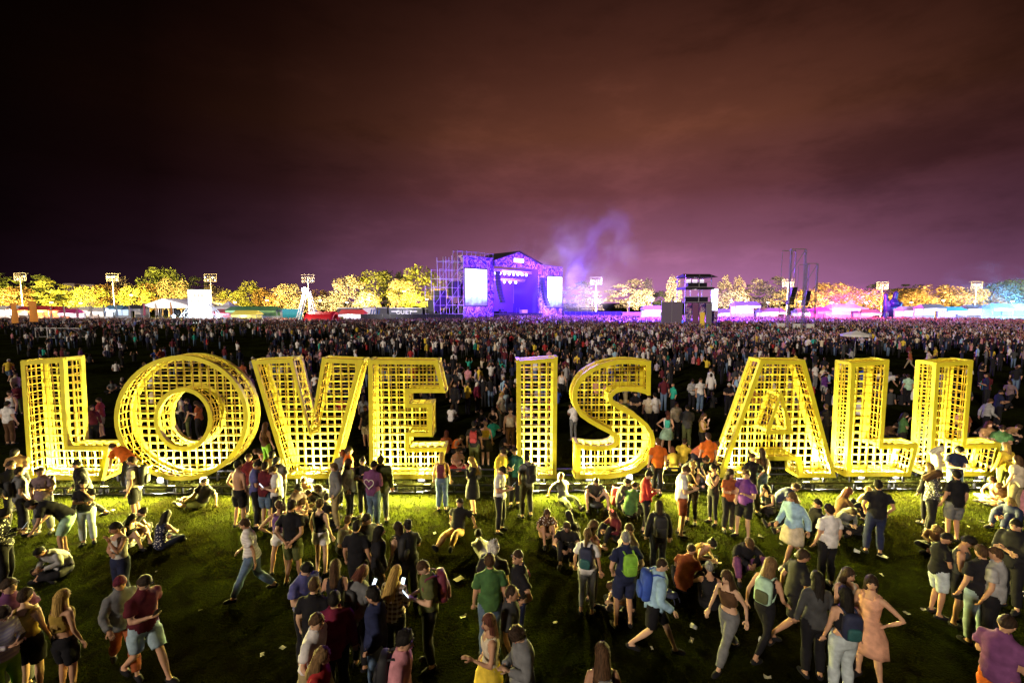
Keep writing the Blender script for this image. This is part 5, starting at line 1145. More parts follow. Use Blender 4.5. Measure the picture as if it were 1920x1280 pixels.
TR = [(-25, 515, 172, 8, 0, GRN, 'cut by the picture edge'), (30, 541, 165, 6, 1, ORA, 'orange lit, low, behind the first flags'), (62, 522, 178, 7, 2, GRN, 'layered dark green, behind the second floodlight mast bar'), (100, 529, 170, 6.5, 2, YGR, 'layered yellow green, over the red stalls'), (128, 549, 182, 5, 4, DKG, 'dark, below the pale far building'),
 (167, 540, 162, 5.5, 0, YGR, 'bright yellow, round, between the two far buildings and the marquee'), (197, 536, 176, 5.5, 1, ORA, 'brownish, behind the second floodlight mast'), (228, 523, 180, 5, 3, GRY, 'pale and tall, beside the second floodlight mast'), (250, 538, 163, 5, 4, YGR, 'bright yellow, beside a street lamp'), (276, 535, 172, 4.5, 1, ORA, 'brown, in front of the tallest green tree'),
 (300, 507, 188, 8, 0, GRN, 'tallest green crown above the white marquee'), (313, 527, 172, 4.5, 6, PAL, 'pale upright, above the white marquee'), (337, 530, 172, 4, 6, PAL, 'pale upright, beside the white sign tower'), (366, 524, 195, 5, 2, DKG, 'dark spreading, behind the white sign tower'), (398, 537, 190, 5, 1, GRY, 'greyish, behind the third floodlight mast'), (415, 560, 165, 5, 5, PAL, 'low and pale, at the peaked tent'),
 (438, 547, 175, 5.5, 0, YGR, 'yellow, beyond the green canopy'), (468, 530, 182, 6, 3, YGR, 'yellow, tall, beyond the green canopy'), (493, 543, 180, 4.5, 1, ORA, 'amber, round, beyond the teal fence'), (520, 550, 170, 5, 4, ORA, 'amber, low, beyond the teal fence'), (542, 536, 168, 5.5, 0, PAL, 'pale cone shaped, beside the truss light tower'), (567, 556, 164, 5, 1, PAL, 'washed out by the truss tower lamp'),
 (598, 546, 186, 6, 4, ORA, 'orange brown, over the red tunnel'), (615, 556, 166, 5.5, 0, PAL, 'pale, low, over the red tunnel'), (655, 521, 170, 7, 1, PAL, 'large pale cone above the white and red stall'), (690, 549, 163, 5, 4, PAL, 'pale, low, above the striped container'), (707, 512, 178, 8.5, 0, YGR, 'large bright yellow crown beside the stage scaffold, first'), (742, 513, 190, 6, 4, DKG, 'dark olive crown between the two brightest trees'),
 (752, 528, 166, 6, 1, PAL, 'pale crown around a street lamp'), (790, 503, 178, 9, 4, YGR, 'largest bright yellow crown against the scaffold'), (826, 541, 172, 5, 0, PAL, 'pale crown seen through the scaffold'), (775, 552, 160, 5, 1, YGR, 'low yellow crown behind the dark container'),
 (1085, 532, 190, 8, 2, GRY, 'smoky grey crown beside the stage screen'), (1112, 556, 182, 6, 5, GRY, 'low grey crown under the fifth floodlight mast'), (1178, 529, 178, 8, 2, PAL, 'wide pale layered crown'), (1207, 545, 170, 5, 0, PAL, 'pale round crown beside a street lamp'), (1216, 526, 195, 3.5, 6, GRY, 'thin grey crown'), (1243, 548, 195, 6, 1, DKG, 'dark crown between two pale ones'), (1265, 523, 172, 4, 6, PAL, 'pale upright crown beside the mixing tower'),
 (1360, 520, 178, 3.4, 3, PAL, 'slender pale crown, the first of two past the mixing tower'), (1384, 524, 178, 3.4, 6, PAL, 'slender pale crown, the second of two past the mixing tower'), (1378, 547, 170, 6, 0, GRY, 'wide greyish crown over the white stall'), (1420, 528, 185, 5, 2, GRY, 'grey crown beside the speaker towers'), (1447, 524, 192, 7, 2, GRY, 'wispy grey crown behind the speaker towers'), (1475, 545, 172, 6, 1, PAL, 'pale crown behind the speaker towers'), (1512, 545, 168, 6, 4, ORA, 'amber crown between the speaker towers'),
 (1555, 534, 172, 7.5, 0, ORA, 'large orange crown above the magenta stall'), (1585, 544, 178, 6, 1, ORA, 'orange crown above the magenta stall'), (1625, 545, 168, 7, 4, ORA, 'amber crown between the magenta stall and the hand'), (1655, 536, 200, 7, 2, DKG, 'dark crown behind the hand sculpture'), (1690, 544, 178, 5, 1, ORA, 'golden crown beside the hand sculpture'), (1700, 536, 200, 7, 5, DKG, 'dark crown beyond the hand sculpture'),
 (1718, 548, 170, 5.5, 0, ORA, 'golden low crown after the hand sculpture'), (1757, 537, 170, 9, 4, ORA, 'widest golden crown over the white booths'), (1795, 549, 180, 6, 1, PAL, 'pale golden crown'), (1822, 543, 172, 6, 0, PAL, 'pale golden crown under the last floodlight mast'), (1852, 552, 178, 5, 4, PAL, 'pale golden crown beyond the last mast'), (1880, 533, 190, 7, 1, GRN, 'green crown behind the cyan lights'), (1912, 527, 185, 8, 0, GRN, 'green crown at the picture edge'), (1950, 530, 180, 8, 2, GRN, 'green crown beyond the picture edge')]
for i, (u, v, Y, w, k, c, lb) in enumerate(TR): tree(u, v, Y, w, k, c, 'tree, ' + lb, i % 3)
POLE = mat('pole_paint', (.3, .28, .25), .5, .3); TRUSS = mat('galvanised_steel', (.42, .42, .45), .4, .6); WHITE = mat('white_canvas', (.72, .70, .70), .8); DARK = mat('dark_cloth', (.018, .018, .022), .85)
BULB = mat('street_lamp_glass', (1, .95, .8), .3, emit=(1, .86, .55), es=30, var=0); BULBW = mat('flood_lens', (1, 1, 1), .3, emit=(1, .9, .88), es=1.8, var=0)
SODIUM = (1, .70, .20); PALE = (1, .80, .58); AMB = (1, .66, .25)
def street_lamp(u, v, Y, col, e, label):
    q = at(u, v, Y); root = thing('street_lamp', label, 'street lamp', (q.x, Y, 0), 0, 'street lamps under the trees')
    mb = MB(); mb.bar((0, 0, 0), (0, 0, q.z - .3), .09, n=8, w2=.06); mb.obj('pole', POLE, root)
    mb = MB(); mb.box(-.35, .35, -.12, .5, q.z - .1, q.z + .12); mb.obj('lamp_head', TRUSS, root)
    mb = MB(); mb.ball((0, .2, q.z - .2), (.42, .3, .14), 10, 6); mb.obj('lamp_lens', BULB, root)
    lamp('SPOT', 'tree_glow', (0, .3, q.z - .5), e, col, root, .4, (0, 1, .30), 160, .7)
for i, (u, v, Y, c, e) in enumerate([(-40, 570, 152, SODIUM, 1.8), (24, 571, 150, AMB, 1.7), (95, 566, 150, SODIUM, 1.6), (150, 567, 148, SODIUM, 1.6), (245, 552, 150, SODIUM, 1.6), (300, 562, 152, SODIUM, 1.5), (440, 566, 152, SODIUM, 1.4), (500, 562, 152, AMB, 1.3), (600, 562, 150, PALE, 1.0), (650, 566, 152, PALE, 1.0), (690, 560, 152, SODIUM, 1.1), (757, 545, 152, SODIUM, 1.2), (800, 560, 152, SODIUM, 1.1),
                                  (1120, 566, 158, PALE, .8), (1180, 566, 156, PALE, 1.0), (1222, 562, 156, PALE, 1.3), (1268, 564, 156, PALE, 1.0), (1372, 562, 156, PALE, 1.0), (1440, 566, 156, PALE, .8), (1500, 564, 154, AMB, 1.0), (1560, 566, 152, AMB, 1.5), (1625, 566, 152, AMB, 1.3), (1710, 566, 152, AMB, 1.3), (1770, 562, 152, AMB, 1.5), (1830, 564, 154, PALE, 1.1), (1900, 564, 158, SODIUM, 1.2)]):
    street_lamp(u, v, Y, c, e * TREE_E, 'street lamp under the trees, ' + ['at the picture edge', 'behind the first flag', 'behind the red stalls', 'by the bright yellow tree', 'beside the marquee trees', 'behind the marquee', 'behind the green canopy', 'beyond the teal fence', 'behind the red tunnel', 'at the large pale cone', 'by the striped container', 'inside the pale crown beside the stage', 'by the stage scaffold',
        'past the stage screen', 'under the wide layered crown', 'with a bright flare', 'beside the mixing tower', 'under the two slender crowns', 'behind the speaker towers', 'between the speaker towers', 'over the magenta stall', 'before the hand sculpture', 'after the hand sculpture', 'over the white booths', 'under the last mast', 'by the cyan lights'][i])
RACK = mat('mast_rack', (.10, .095, .09), .6)
# tall floodlight masts
def mast(u, v, Y, label, lit=.35):
    q = at(u, v, Y); H = q.z; root = thing('floodlight_mast', label, 'floodlight mast', (q.x, Y, 0), 0, 'tall floodlight masts round the field')
    mb = MB(); mb.bar((0, 0, 0), (0, 0, H - 1.5), .22, n=8, w2=.14); mb.obj('pole', POLE, root)
    mb = MB(); w, h = 2.1, 2.6
    for z in (H - h, H - h * .62, H - h * .3, H): mb.bar((-w, 0, z), (w, 0, z), .07)
    for x in (-w, w): mb.bar((x, 0, H - h), (x, 0, H), .07)
    mb.bar((-w, .8, H), (w, .8, H), .06); mb.bar((-w, 0, H), (-w, .8, H), .05); mb.bar((w, 0, H), (w, .8, H), .05); mb.obj('lamp_rack', RACK, root)
    r = random.Random(int(u))
    for j in range(2):
        for i in range(5):
            mb = MB(); x = -w + .42 + i * .84; z = H - h + .5 + j * .95; mb.ball((x, -.12, z), (.24, .16, .26), 8, 6); mb.obj('lamp', BULBW if r.random() < lit else RACK, root)
for u, v, Y, lb in [(37, 512, 160, 'above the first flags'), (210, 513, 160, 'above the yellow trees'), (394, 514, 160, 'behind the white sign tower'), (577, 515, 160, 'above the truss light tower'), (1118, 520, 165, 'past the stage screen'), (1478, 524, 165, 'beside the tall speaker tower'), (1655, 529, 168, 'behind the hand sculpture'), (1832, 528, 168, 'over the white booths at the far end')]:
    mast(u, v, Y, 'floodlight mast ' + lb)

# ---------------------------------------------------------------- pale far buildings
WALLP = mat('pale_wall', (.38, .30, .24), .85); GLASSD = mat('dark_glass', (.02, .02, .03), .2)
def building(u0, u1, vtop, Y, label, floors, cols):
    a = at(u0, vtop, Y); b = at(u1, vtop, Y); root = thing('apartment_building', label, 'building', ((a.x + b.x) / 2, Y, 0)); w = (b.x - a.x) / 2; H = a.z
    mb = MB(); mb.box(-w, w, 0, 10, 0, H); mb.obj('wall', WALLP, root); mb = MB(); mb.box(-w - .3, w + .3, -.3, 10.3, H + .003, H + .5); mb.obj('roof', WALLP, root)
    for j in range(floors):
        for i in range(cols):
            mb = MB(); x = -w + (i + .5) * 2 * w / cols; z = H - 2 - j * 3; mb.box(x - w / cols * .5, x + w / cols * .5, -.06, .02, z - .8, z + .8); mb.obj('window', GLASSD, root)
building(120, 139, 533, 240, 'pale far apartment block with dark windows above the dark tree', 3, 4); building(152, 176, 535, 235, 'long low pale building among the trees beside the far apartment block', 2, 5)

# ---------------------------------------------------------------- the stage
SP = Vector((-12.2, 130, 0)); SDIR = Vector((.7071, .7071, 0)); SN = Vector((.7071, -.7071, 0)); SROT = math.atan2(SDIR.y, SDIR.x)
stage = thing('concert_stage', 'large concert stage glowing violet between two tall screens', 'stage', SP, SROT)
SI = (Matrix.Translation(SP) @ Matrix.Rotation(SROT, 4, 'Z')).inverted()
def sx_(u, v): p = SI @ onplane(u, v, SP, SN); return p.x, max(0, p.z)
WRAP = bpy.data.materials.new('stage_print'); WRAP.use_nodes = True
t = WRAP.node_tree; b = t.nodes['Principled BSDF']; co = N(t, 'ShaderNodeTexCoord'); nz = N(t, 'ShaderNodeTexNoise'); nz.inputs['Scale'].default_value = .3; nz.inputs['Distortion'].default_value = 3.0; t.links.new(co.outputs['Object'], nz.inputs[0])
rp = ramp(t, [(.35, (.05, .03, .2)), (.44, (.35, .08, .34)), (.50, (.7, .6, .7)), (.55, (.06, .04, .26)), (.64, (.55, .28, .5))], 'CONSTANT'); t.links.new(nz.outputs[0], rp.inputs[0]); t.links.new(rp.outputs[0], b.inputs['Base Color'])
def screen_mat():
    m = bpy.data.materials.new('led_screen'); m.use_nodes = True; t = m.node_tree; b = t.nodes['Principled BSDF']; co = N(t, 'ShaderNodeTexCoord'); s = N(t, 'ShaderNodeSeparateXYZ'); t.links.new(co.outputs['Generated'], s.inputs[0])
    nz = N(t, 'ShaderNodeTexNoise'); nz.inputs['Scale'].default_value = 5; t.links.new(co.outputs['Generated'], nz.inputs[0])
    a = mth(t, 'ADD', s.outputs[2], mth(t, 'MULTIPLY', mth(t, 'SUBTRACT', nz.outputs[0], .5), .35)); r = ramp(t, [(.02, (.1, .08, .3)), (.16, (.25, .35, .8)), (.32, (.75, .85, 1)), (.45, (1, 1, 1))]); t.links.new(a, r.inputs[0])
    t.links.new(r.outputs[0], b.inputs['Emission Color']); b.inputs['Emission Strength'].default_value = 2.4; b.inputs['Base Color'].default_value = (.05, .05, .05, 1); return m
LED = screen_mat(); STEEL2 = mat('scaffold_steel', (.45, .44, .47), .45, .4); DKST = mat('stage_black', (.012, .011, .02), .7)
def sbox(name, m, u0, u1, v0, v1, y0, y1, vref=None):
    x0, z1 = sx_(u0, v0); x1, _ = sx_(u1, v0); _, z0 = sx_((u0 + u1) / 2, v1); mb = MB(); mb.box(x0, x1, y0, y1, z0, z1); return mb.obj(name, m, stage)
# wings with screens
def wing(u0, u1, vt, v_s0, v_s1, us0, us1):
    x0, zt = sx_(u0, vt); x1, _ = sx_(u1, vt); a, sz1 = sx_(us0, v_s0); c, _ = sx_(us1, v_s0); _, sz0 = sx_((us0 + us1) / 2, v_s1)
    mb = MB(); mb.box(x0, x1, .5, 2.5, 0, sz0 - .3); mb.box(x0, x1, .5, 2.5, sz1 + .3, zt); mb.box(x0, a - .3, .5, 2.5, sz0 - .297, sz1 + .297); mb.box(c + .3, x1, .5, 2.5, sz0 - .297, sz1 + .297); mb.obj('printed_wall', WRAP, stage)
    mb = MB(); mb.box(a - .28, c + .28, .3, 1, sz0 - .28, sz1 + .28); mb.obj('screen_frame', DKST, stage)
    mb = MB(); mb.box(a, c, .22, .297, sz0, sz1); mb.obj('screen', LED, stage)
    return x0, x1, zt
wl = wing(870, 928, 478, 503, 573, 873, 914); wr = wing(1013, 1057, 497, 518, 576, 1028, 1055)
mx0, mx1 = wl[1] + .3, wr[0] - .3; mxc = (mx0 + mx1) / 2; _, zl = sx_(937, 497); _, zap = sx_(975, 475); _, zr = sx_(1010, 503); zb = (zl + zr) / 2
mb = MB(); mb.box(mx0, mx1, 12.2, 12.6, 0, zb); mb.box(mx0 - .2, mx0, 1, 12, 0, zb); mb.box(mx1, mx1 + .2, 1, 12, 0, zb); mb.obj('drape', mat('stage_drape', (.10, .06, .30), .8), stage)
mb = MB(); mb.box(mx0, mx1, -1.5, 12, 0, 2.0); mb.obj('stage_deck', DKST, stage)
mb = MB(); n = len(mb.v); e0, e1 = zb + .9, zb + 4.4; F = [(mx0 - .6, zb - .3), (mx1 + .6, zb - .3), (mx1 + .6, zb + 1.2), (mxc, e1), (mx0 - .6, zb + 1.2)]
mb.add([(x, 0, z) for x, z in F] + [(x, .4, z) for x, z in F], [(0, 1, 2, 3, 4), (9, 8, 7, 6, 5)] + [(i, 5 + i, 5 + (i + 1) % 5, (i + 1) % 5) for i in range(5)]); mb.obj('gable', WRAP, stage)
mb = MB(); 
for s in (0, 1):
    xa = mx0 - 1 if s == 0 else mx1 + 1
    mb.add([(xa, -.5, zb + 1.25), (mxc, -.5, e1 + .25), (mxc, 12.5, e1 + .25), (xa, 12.5, zb + 1.25), (xa, -.5, zb + 1.45), (mxc, -.5, e1 + .45), (mxc, 12.5, e1 + .45), (xa, 12.5, zb + 1.45)], [(0, 1, 2, 3), (4, 7, 6, 5), (0, 4, 5, 1), (1, 5, 6, 2), (2, 6, 7, 3), (3, 7, 4, 0)])
mb.obj('roof', DKST, stage)
mb = MB(); mb.box(mxc - 2.2, mxc + 2.2, -.12, -.01, zb + 1.3, zb + 2.5); mb.obj('lit_sign', mat('lit_sign', (1, 1, 1), .5, emit=(.85, .75, 1), es=2.5, var=.2, scale=3), stage)
SPOTM = mat('stage_lamp', (1, 1, 1), .3, emit=(.8, .8, 1), es=12, var=0)
for j, (zz, n, yy) in enumerate(((zb - 2.2, 8, 3), (zb - 4.6, 6, 6))):
    mb = MB(); mb.bar((mx0 + .5, yy, zz + .5), (mx1 - .5, yy, zz + .5), .12); mb.bar((mx0 + .5, yy, zz + 1), (mx1 - .5, yy, zz + 1), .12)
    for i in range(16): mb.bar((mx0 + .5 + (mx1 - mx0 - 1) * i / 16, yy, zz + .5 + .5 * (i % 2)), (mx0 + .5 + (mx1 - mx0 - 1) * (i + 1) / 16, yy, zz + 1 - .5 * (i % 2)), .06)
    mb.obj('lighting_truss', STEEL2, stage)
    for i in range(n):
        mb = MB(); x = mx0 + (2.4 if j == 0 else 1.2) + (mx1 - mx0 - 4) * i / n; mb.ball((x, yy - .3, zz), (.42, .3, .42), 8, 6); mb.obj('stage_lamp', SPOTM, stage)
for xx, zt in ((mx0 + .2, zl - 2), (mx1 + .8, zr - 3)):
    for k in range(11): 
        mb = MB(); mb.box(xx - .7, xx + .7, -1.2 - .02 * k * k, -.2 - .02 * k * k, zt - .85 * k - .8, zt - .85 * k); mb.obj('speaker', mat('speaker_case', (.03, .03, .09), .6), stage)
# players' gear on the deck, far away
for k, x in enumerate((.25, .42, .55, .62, .8)):
    xx = mx0 + (mx1 - mx0) * x; mb = MB()
    if k == 4: mb.box(xx - 1.4, xx + 1.4, 3, 4, 2.0, 3.1); mb.obj('keyboard_stand', mat('stand_white', (.6, .6, .65), .5), stage)
    elif k == 1: mb.box(xx - 1.8, xx + 1.8, 5.5, 8, 2.0, 2.7); mb.tube([(xx - .6, 6, 3.0), (xx - .6, 6.5, 3.0)], [.5, .5], 12); mb.tube([(xx + .6, 6, 3.1), (xx + .6, 6.2, 3.3)], [.35, .35], 12); mb.obj('drum_kit', DKST, stage)
    else: mb.bar((xx, 2, 2.0), (xx, 2, 3.6), .03); mb.ball((xx, 1.9, 3.65), .08, 6, 5); mb.obj('microphone_stand', STEEL2, stage)
# scaffold tower beside the first screen
def scaffold(root, x0, x1, y0, y1, tops, bay, lift, name='scaffold_tube'):
    nx = len(tops) - 1
    for yk in (y0, y1):
        for i in range(nx + 1):
            x = x0 + (x1 - x0) * i / nx; cube(name, STEEL2, root, (x, yk, tops[i] / 2), (.12, .12, tops[i]))
            if i < nx:
                h = min(tops[i], tops[i + 1]); k = 1; xm = (x1 - x0) / nx
                while k * lift <= h + .1:
                    cube(name, STEEL2, root, (x + xm / 2, yk, k * lift), (xm, .1, .1))
                    if (k + i) % 2 and yk == y0: cube(name, STEEL2, root, (x + xm / 2, yk - .1, (k - .5) * lift), (math.hypot(xm, lift), .07, .07), (0, -math.atan2(lift, xm), 0))
                    k += 1
    for i in range(nx + 1):
        x = x0 + (x1 - x0) * i / nx; k = 1
        while k * lift <= tops[i] + .1: cube(name, STEEL2, root, (x, (y0 + y1) / 2, k * lift), (.1, y1 - y0, .1)); k += 2
xs0, _ = sx_(822, 540); _, zt0 = sx_(834, 470); st = thing('scaffold_tower', 'stepped steel scaffold tower with dark speaker boxes beside the stage', 'scaffold', SP, SROT)
xe = wl[0] - .2; ZT = zt0 * .94
scaffold(st, xs0 - 1.5, xe, 0, 4, [ZT * .55, ZT * .8, ZT * .98, ZT, ZT, ZT], 3, 2.4)
for i, (x, z, w, h) in enumerate([(.02, 3.2, 2.2, 3), (.22, 4.2, 2.4, 4.6), (.46, 4.0, 2.0, 2.6), (.8, 7.2, 2.4, 4.2), (.3, 0.3, 2.2, 2.4), (.6, .3, 2.2, 2.2)]):
    xx = xs0 - 1.5 + (xe - xs0) * x; mb = MB(); mb.box(xx, xx + w, .4, 3, z, z + h); mb.obj('speaker_box', mat('speaker_case2', (.02, .02, .04), .6), st)
wt = thing('roof_truss', 'steel roof truss with braces above the first stage screen', 'truss', SP, SROT); scaffold(wt, wl[0], wl[1] + 2, 3, 5, [wl[2] + 1.6] * 5, 3, wl[2] / 2 + .7)
# stage lights
VIO = (.22, .07, 1)
lamp('AREA', 'stage_wash', (mxc, 3, zb - 1), STAGE_E * .3, VIO, stage, 9, (0, 1, -.55))
lamp('SPOT', 'crowd_wash', (mxc, -2.0, zb - 1), STAGE_E * 9, VIO, stage, 3, (.15, -1, -.20), 150, .8)
lamp('SPOT', 'crowd_wash', (wr[1] - 2, -3.0, zr - 2), STAGE_E * 2, (.16, .10, 1), stage, 3, (.6, -1, -.16), 150, .8)
lamp('SPOT', 'wall_wash', (wl[0] + 3, -9, 3), STAGE_E * .2, (.34, .16, 1), stage, 1, (0, 1, .75), 110, .8)
lamp('SPOT', 'wall_wash', (mxc, -12, 6), STAGE_E * .35, (.5, .22, 1), stage, 1, (0, 1, .8), 80, .8)
lamp('SPOT', 'wall_wash', (wr[0] + 4, -9, 3), STAGE_E * .28, (.25, .16, 1), stage, 1, (0, 1, .7), 110, .8)

# ---------------------------------------------------------------- mixing tower and speaker towers in the crowd
q0, q1 = at(1284, 560, 94), at(1336, 560, 94); W2 = (q1.x - q0.x) / 2; mt = thing('mixing_tower', 'two storey mixing tower with dark roof and printed purple cloth round its base', 'tower', ((q0.x + q1.x) / 2, 94, 0), .05)
zr_, zm_, zd_ = at(1300, 516, 94).z, at(1300, 538, 94).z, at(1300, 566, 94).z
for x in (-W2, 0, W2 - .3):
    for y in (0, 4): cube('post', STEEL2, mt, (x, y, zr_ / 2), (.14, .14, zr_))
for z in (zd_, zd_ + 1.1, zm_, zm_ + 1.1):
    for y in (0, 4): cube('rail', STEEL2, mt, (-.15, y, z), (2 * W2, .1, .1))
mb = MB(); mb.box(-W2 - .2, W2 + .1, -.2, 4.2, zd_ - .25, zd_ - .06); mb.obj('lower_floor', DKST, mt); mb = MB(); mb.box(-W2 - .2, W2 + .1, -.6, 4.2, zm_ - .5, zm_ - .06); mb.obj('upper_floor', DKST, mt)
mb = MB(); mb.add([(-W2 - .4, -1, zr_ - .4), (W2 + .6, -1, zr_ - .4), (W2 + .6, 5, zr_ - .4), (-W2 - .4, 5, zr_ - .4), (-W2, 1.5, zr_ + .35), (W2, 1.5, zr_ + .35)], [(0, 1, 5, 4), (1, 2, 5), (2, 3, 4, 5), (3, 0, 4), (0, 3, 2, 1)]); mb.obj('roof', DKST, mt)
for i in range(4):
    mb = MB(); mb.box(-W2 + i * W2 / 2 + .1, -W2 + (i + 1) * W2 / 2 - .1, -.3, -.2, .0, zd_ - .3); mb.obj('banner', [WRAP, mat('plum_cloth', (.22, .08, .20), .8), WRAP, mat('grey_cloth', (.2, .18, .24), .8)][i], mt)
mb = MB(); mb.box(W2 * .1, W2 * .42, -.42, -.33, .3, 3.6); mb.obj('yellow_sign', mat('sign_yellow', (.75, .5, .06), .7, emit=(.8, .5, .06), es=.25), mt)
mb = MB(); mb.box(-W2 + .4, W2 - .6, .6, 1.4, zd_, zd_ + 1.0); mb.box(-W2 + .8, W2 - .9, .6, 1.4, zm_, zm_ + .9); mb.obj('mixing_desk', DKST, mt)
for x in (-1.6, -.2, 1.2): mb = MB(); mb.box(x - .5, x + .5, 1.5, 1.6, zm_ + .9, zm_ + 1.6); mb.obj('lit_panel', mat('lit_panel', (1, 1, 1), .4, emit=(1, .85, 1), es=1.2, var=.4), mt)
lamp('POINT', 'deck_light', (0, 2, zd_ + 2.4), 260, (1, .75, .8), mt, .4); lamp('POINT', 'deck_light', (0, 2, zm_ + 2.2), 160, (1, .75, .9), mt, .4)
for k, (x, col, d) in enumerate(((-W2, (.16, .04, 1), (-.75, 1, -.3)), (0, (.18, .04, 1), (.05, 1, -.3)), (W2, (.22, .05, .95), (.8, 1, -.26)))):  # invented violet spots with housings, added to light the far crowd's backs
    mb = MB(); mb.tube([(x, 4.4, zr_ - 1.0), (x, 4.9, zr_ - 1.1)], [.16, .2], 8); mb.obj('added_wash_lamp', PLAST, mt); lamp('SPOT', 'crowd_wash', (x, 5.1, zr_ - 1.1), ADDED_WASH_E, col, mt, .3, d, 120, .7)
a, b_ = at(1244, 566, 92), at(1283, 566, 92); tn = thing('cloth_screen', 'wide grey purple cloth screens joined to the mixing tower', 'screen', ((a.x + b_.x) / 2, 93, 0)); w = (b_.x - a.x) / 2
for i in range(2): mb = MB(); mb.box(-w + i * w + .05, -w + (i + 1) * w - .05, 0, .2, 0, a.z + .1 * i); mb.obj('cloth_panel', mat('screen_cloth', (.16, .13, .2), .8), tn)
for i in range(3): mb = MB(); mb.bar((-w + i * w, .1, 0), (-w + i * w, .1, a.z + .3), .08); mb.obj('post', STEEL2, tn)
a, b_ = at(1336, 545, 95), at(1346, 580, 95); sc = thing('side_screen', 'narrow bright screen standing on a purple base beside the mixing tower', 'screen', ((a.x + b_.x) / 2, 95.2, 0)); w = (b_.x - a.x) / 2
mb = MB(); mb.box(-w, w, 0, .4, at(1340, 582, 95).z, a.z + .4); mb.obj('screen', mat('side_led', (1, 1, 1), .4, emit=(.85, .85, 1), es=2.2, var=.1), sc); mb = MB(); mb.box(-w - .2, w + .2, .05, .6, 0, at(1340, 582, 95).z - .02); mb.obj('base', WRAP, sc)
TOWER = mat('tower_steel', (.2, .18, .17), .7, 0)
def truss_leg(root, x, y, H, w=.11):
    for dx in (-w, w):
        for dy in (-w, w): cube('chord', TOWER, root, (x + dx, y + dy, H / 2), (.055, .055, H))
    k = 0
    mb = MB()
    while k < H - 1: mb.bar((x - w if k % 2 else x + w, y - w, k), (x + w if k % 2 else x - w, y - w, k + 1), .03); k += 1
    mb.obj('lacing', TOWER, root)
def speaker_tower(ua, ub, vt, Y, label, spk_v, tilt):
    a, b_ = at(ua, vt, Y), at(ub, vt, Y); root = thing('speaker_tower', label, 'speaker tower', ((a.x + b_.x) / 2, Y, 0)); w = (b_.x - a.x) / 2; H = a.z
    for x in (-w, w): truss_leg(root, x, 0, H); mbk = MB(); mbk.bar((x, 2.5, 0), (x, 2.5, H * .98), .05); mbk.obj('rear_leg', TOWER, root)
    mb = MB(); mb.bar((-w, 0, H), (w, 0, H), .09); mb.bar((-w, 2.5, H), (w, 2.5, H), .09); mb.bar((-w, 0, H * .72), (w, 0, H), .06); mb.bar((-w, 0, H * .45), (w, 0, H * .45), .07); mb.bar((-w, 0, H * .3), (w, 0, H * .3), .07); mb.bar((-w, -.3, .9), (w, -.3, .9), .06); mb.obj('brace', TOWER, root)
    z = at(ua, spk_v, Y).z; mb = MB(); mb.bar((.1, 1, z), (.1, 1, H), .02); mb.obj('hanging_cable', PLAST, root)
    for k in range(7): mb = MB(); x = .1 - .05 * k - .006 * k * k; mb.box(x - .42, x + .42, .6, 1.4, z - .42 * k - .4, z - .42 * k); mb.obj('speaker', PLAST, root)
speaker_tower(1484, 1511, 467, 76, 'tall steel truss tower with a hanging curved black speaker array', 538, 0); speaker_tower(1513, 1533, 494, 88, 'shorter steel truss tower with a hanging speaker array behind the tall one', 545, 0)
def barrier(u0, u1, v, Y, label):
    a, b_ = at(u0, v, Y), at(u1, v, Y); root = thing('crowd_barrier', label, 'barrier', ((a.x + b_.x) / 2, Y, 0), 0, 'pale barriers standing above the crowd'); w = (b_.x - a.x) / 2
    mb = MB(); mb.box(-w, w, 0, .08, a.z - .7, a.z); mb.obj('panel', WHITE, root)
    for x in (-w, 0, w): cube('post', STEEL2, root, (x, .14, a.z / 2), (.1, .1, a.z))
barrier(1458, 1472, 606, 78, 'pale barrier panel at the foot of the speaker towers'); barrier(1488, 1502, 607, 77, 'pale barrier panel between the speaker tower legs'); barrier(1513, 1527, 607, 78, 'pale barrier panel beside the shorter speaker tower')

# ---------------------------------------------------------------- the giant hand making horns
hq = at(1669, 592, 132); hand = thing('hand_sculpture', 'giant purple inflatable hand raising two fingers above the crowd', 'sculpture', (hq.x, 132, 0)); PUR = mat('purple_vinyl', (.022, .016, .13), .35)
mb = MB(); s = 1 / 6.46
def hp_(u, v): return ((u - 1669) * s, 0, (595 - v) * s + (at(1669, 595, 132).z if True else 0))
mb.tube([(hp_(1668, 600)[0], 0, 0), hp_(1668, 592), hp_(1668, 584), hp_(1667, 572), hp_(1666, 566), hp_(1666, 563)], [2.0, 1.9, 1.7, 1.85, 1.5, .6], 14, 0, .6)
for pts, r in (([(1660, 574), (1659, 562), (1658, 553), (1657.5, 549.5)], .55), ([(1672, 573), (1675, 560), (1677, 549), (1677.5, 545.5)], .6)): mb.tube([hp_(*p) for p in pts], [r * 1.35, r * 1.1, r, r * .35], 10)
mb.tube([hp_(1674, 584), hp_(1681, 577), hp_(1686, 569), hp_(1689.5, 566.5)], [.95, .85, .75, .3], 10)
for uu in (1664.5, 1669): mb.tube([Vector(hp_(uu, 567)) + Vector((0, -.9, 0)), Vector(hp_(uu, 563)) + Vector((0, -1.3, 0)), Vector(hp_(uu, 569)) + Vector((0, -1.9, 0)), Vector(hp_(uu, 574)) + Vector((0, -1.5, 0))], [.55, .72, .68, .4], 9)
o = mb.obj('hand', PUR, hand, True); m = o.modifiers.new('r', 'REMESH'); m.mode = 'VOXEL'; m.voxel_size = .22; m.use_smooth_shade = True
lamp('SPOT', 'hand_light', (hq.x - 3, 122, 5), 7000, (.5, .3, 1), None, .6, (.25, 1, .1), 60)
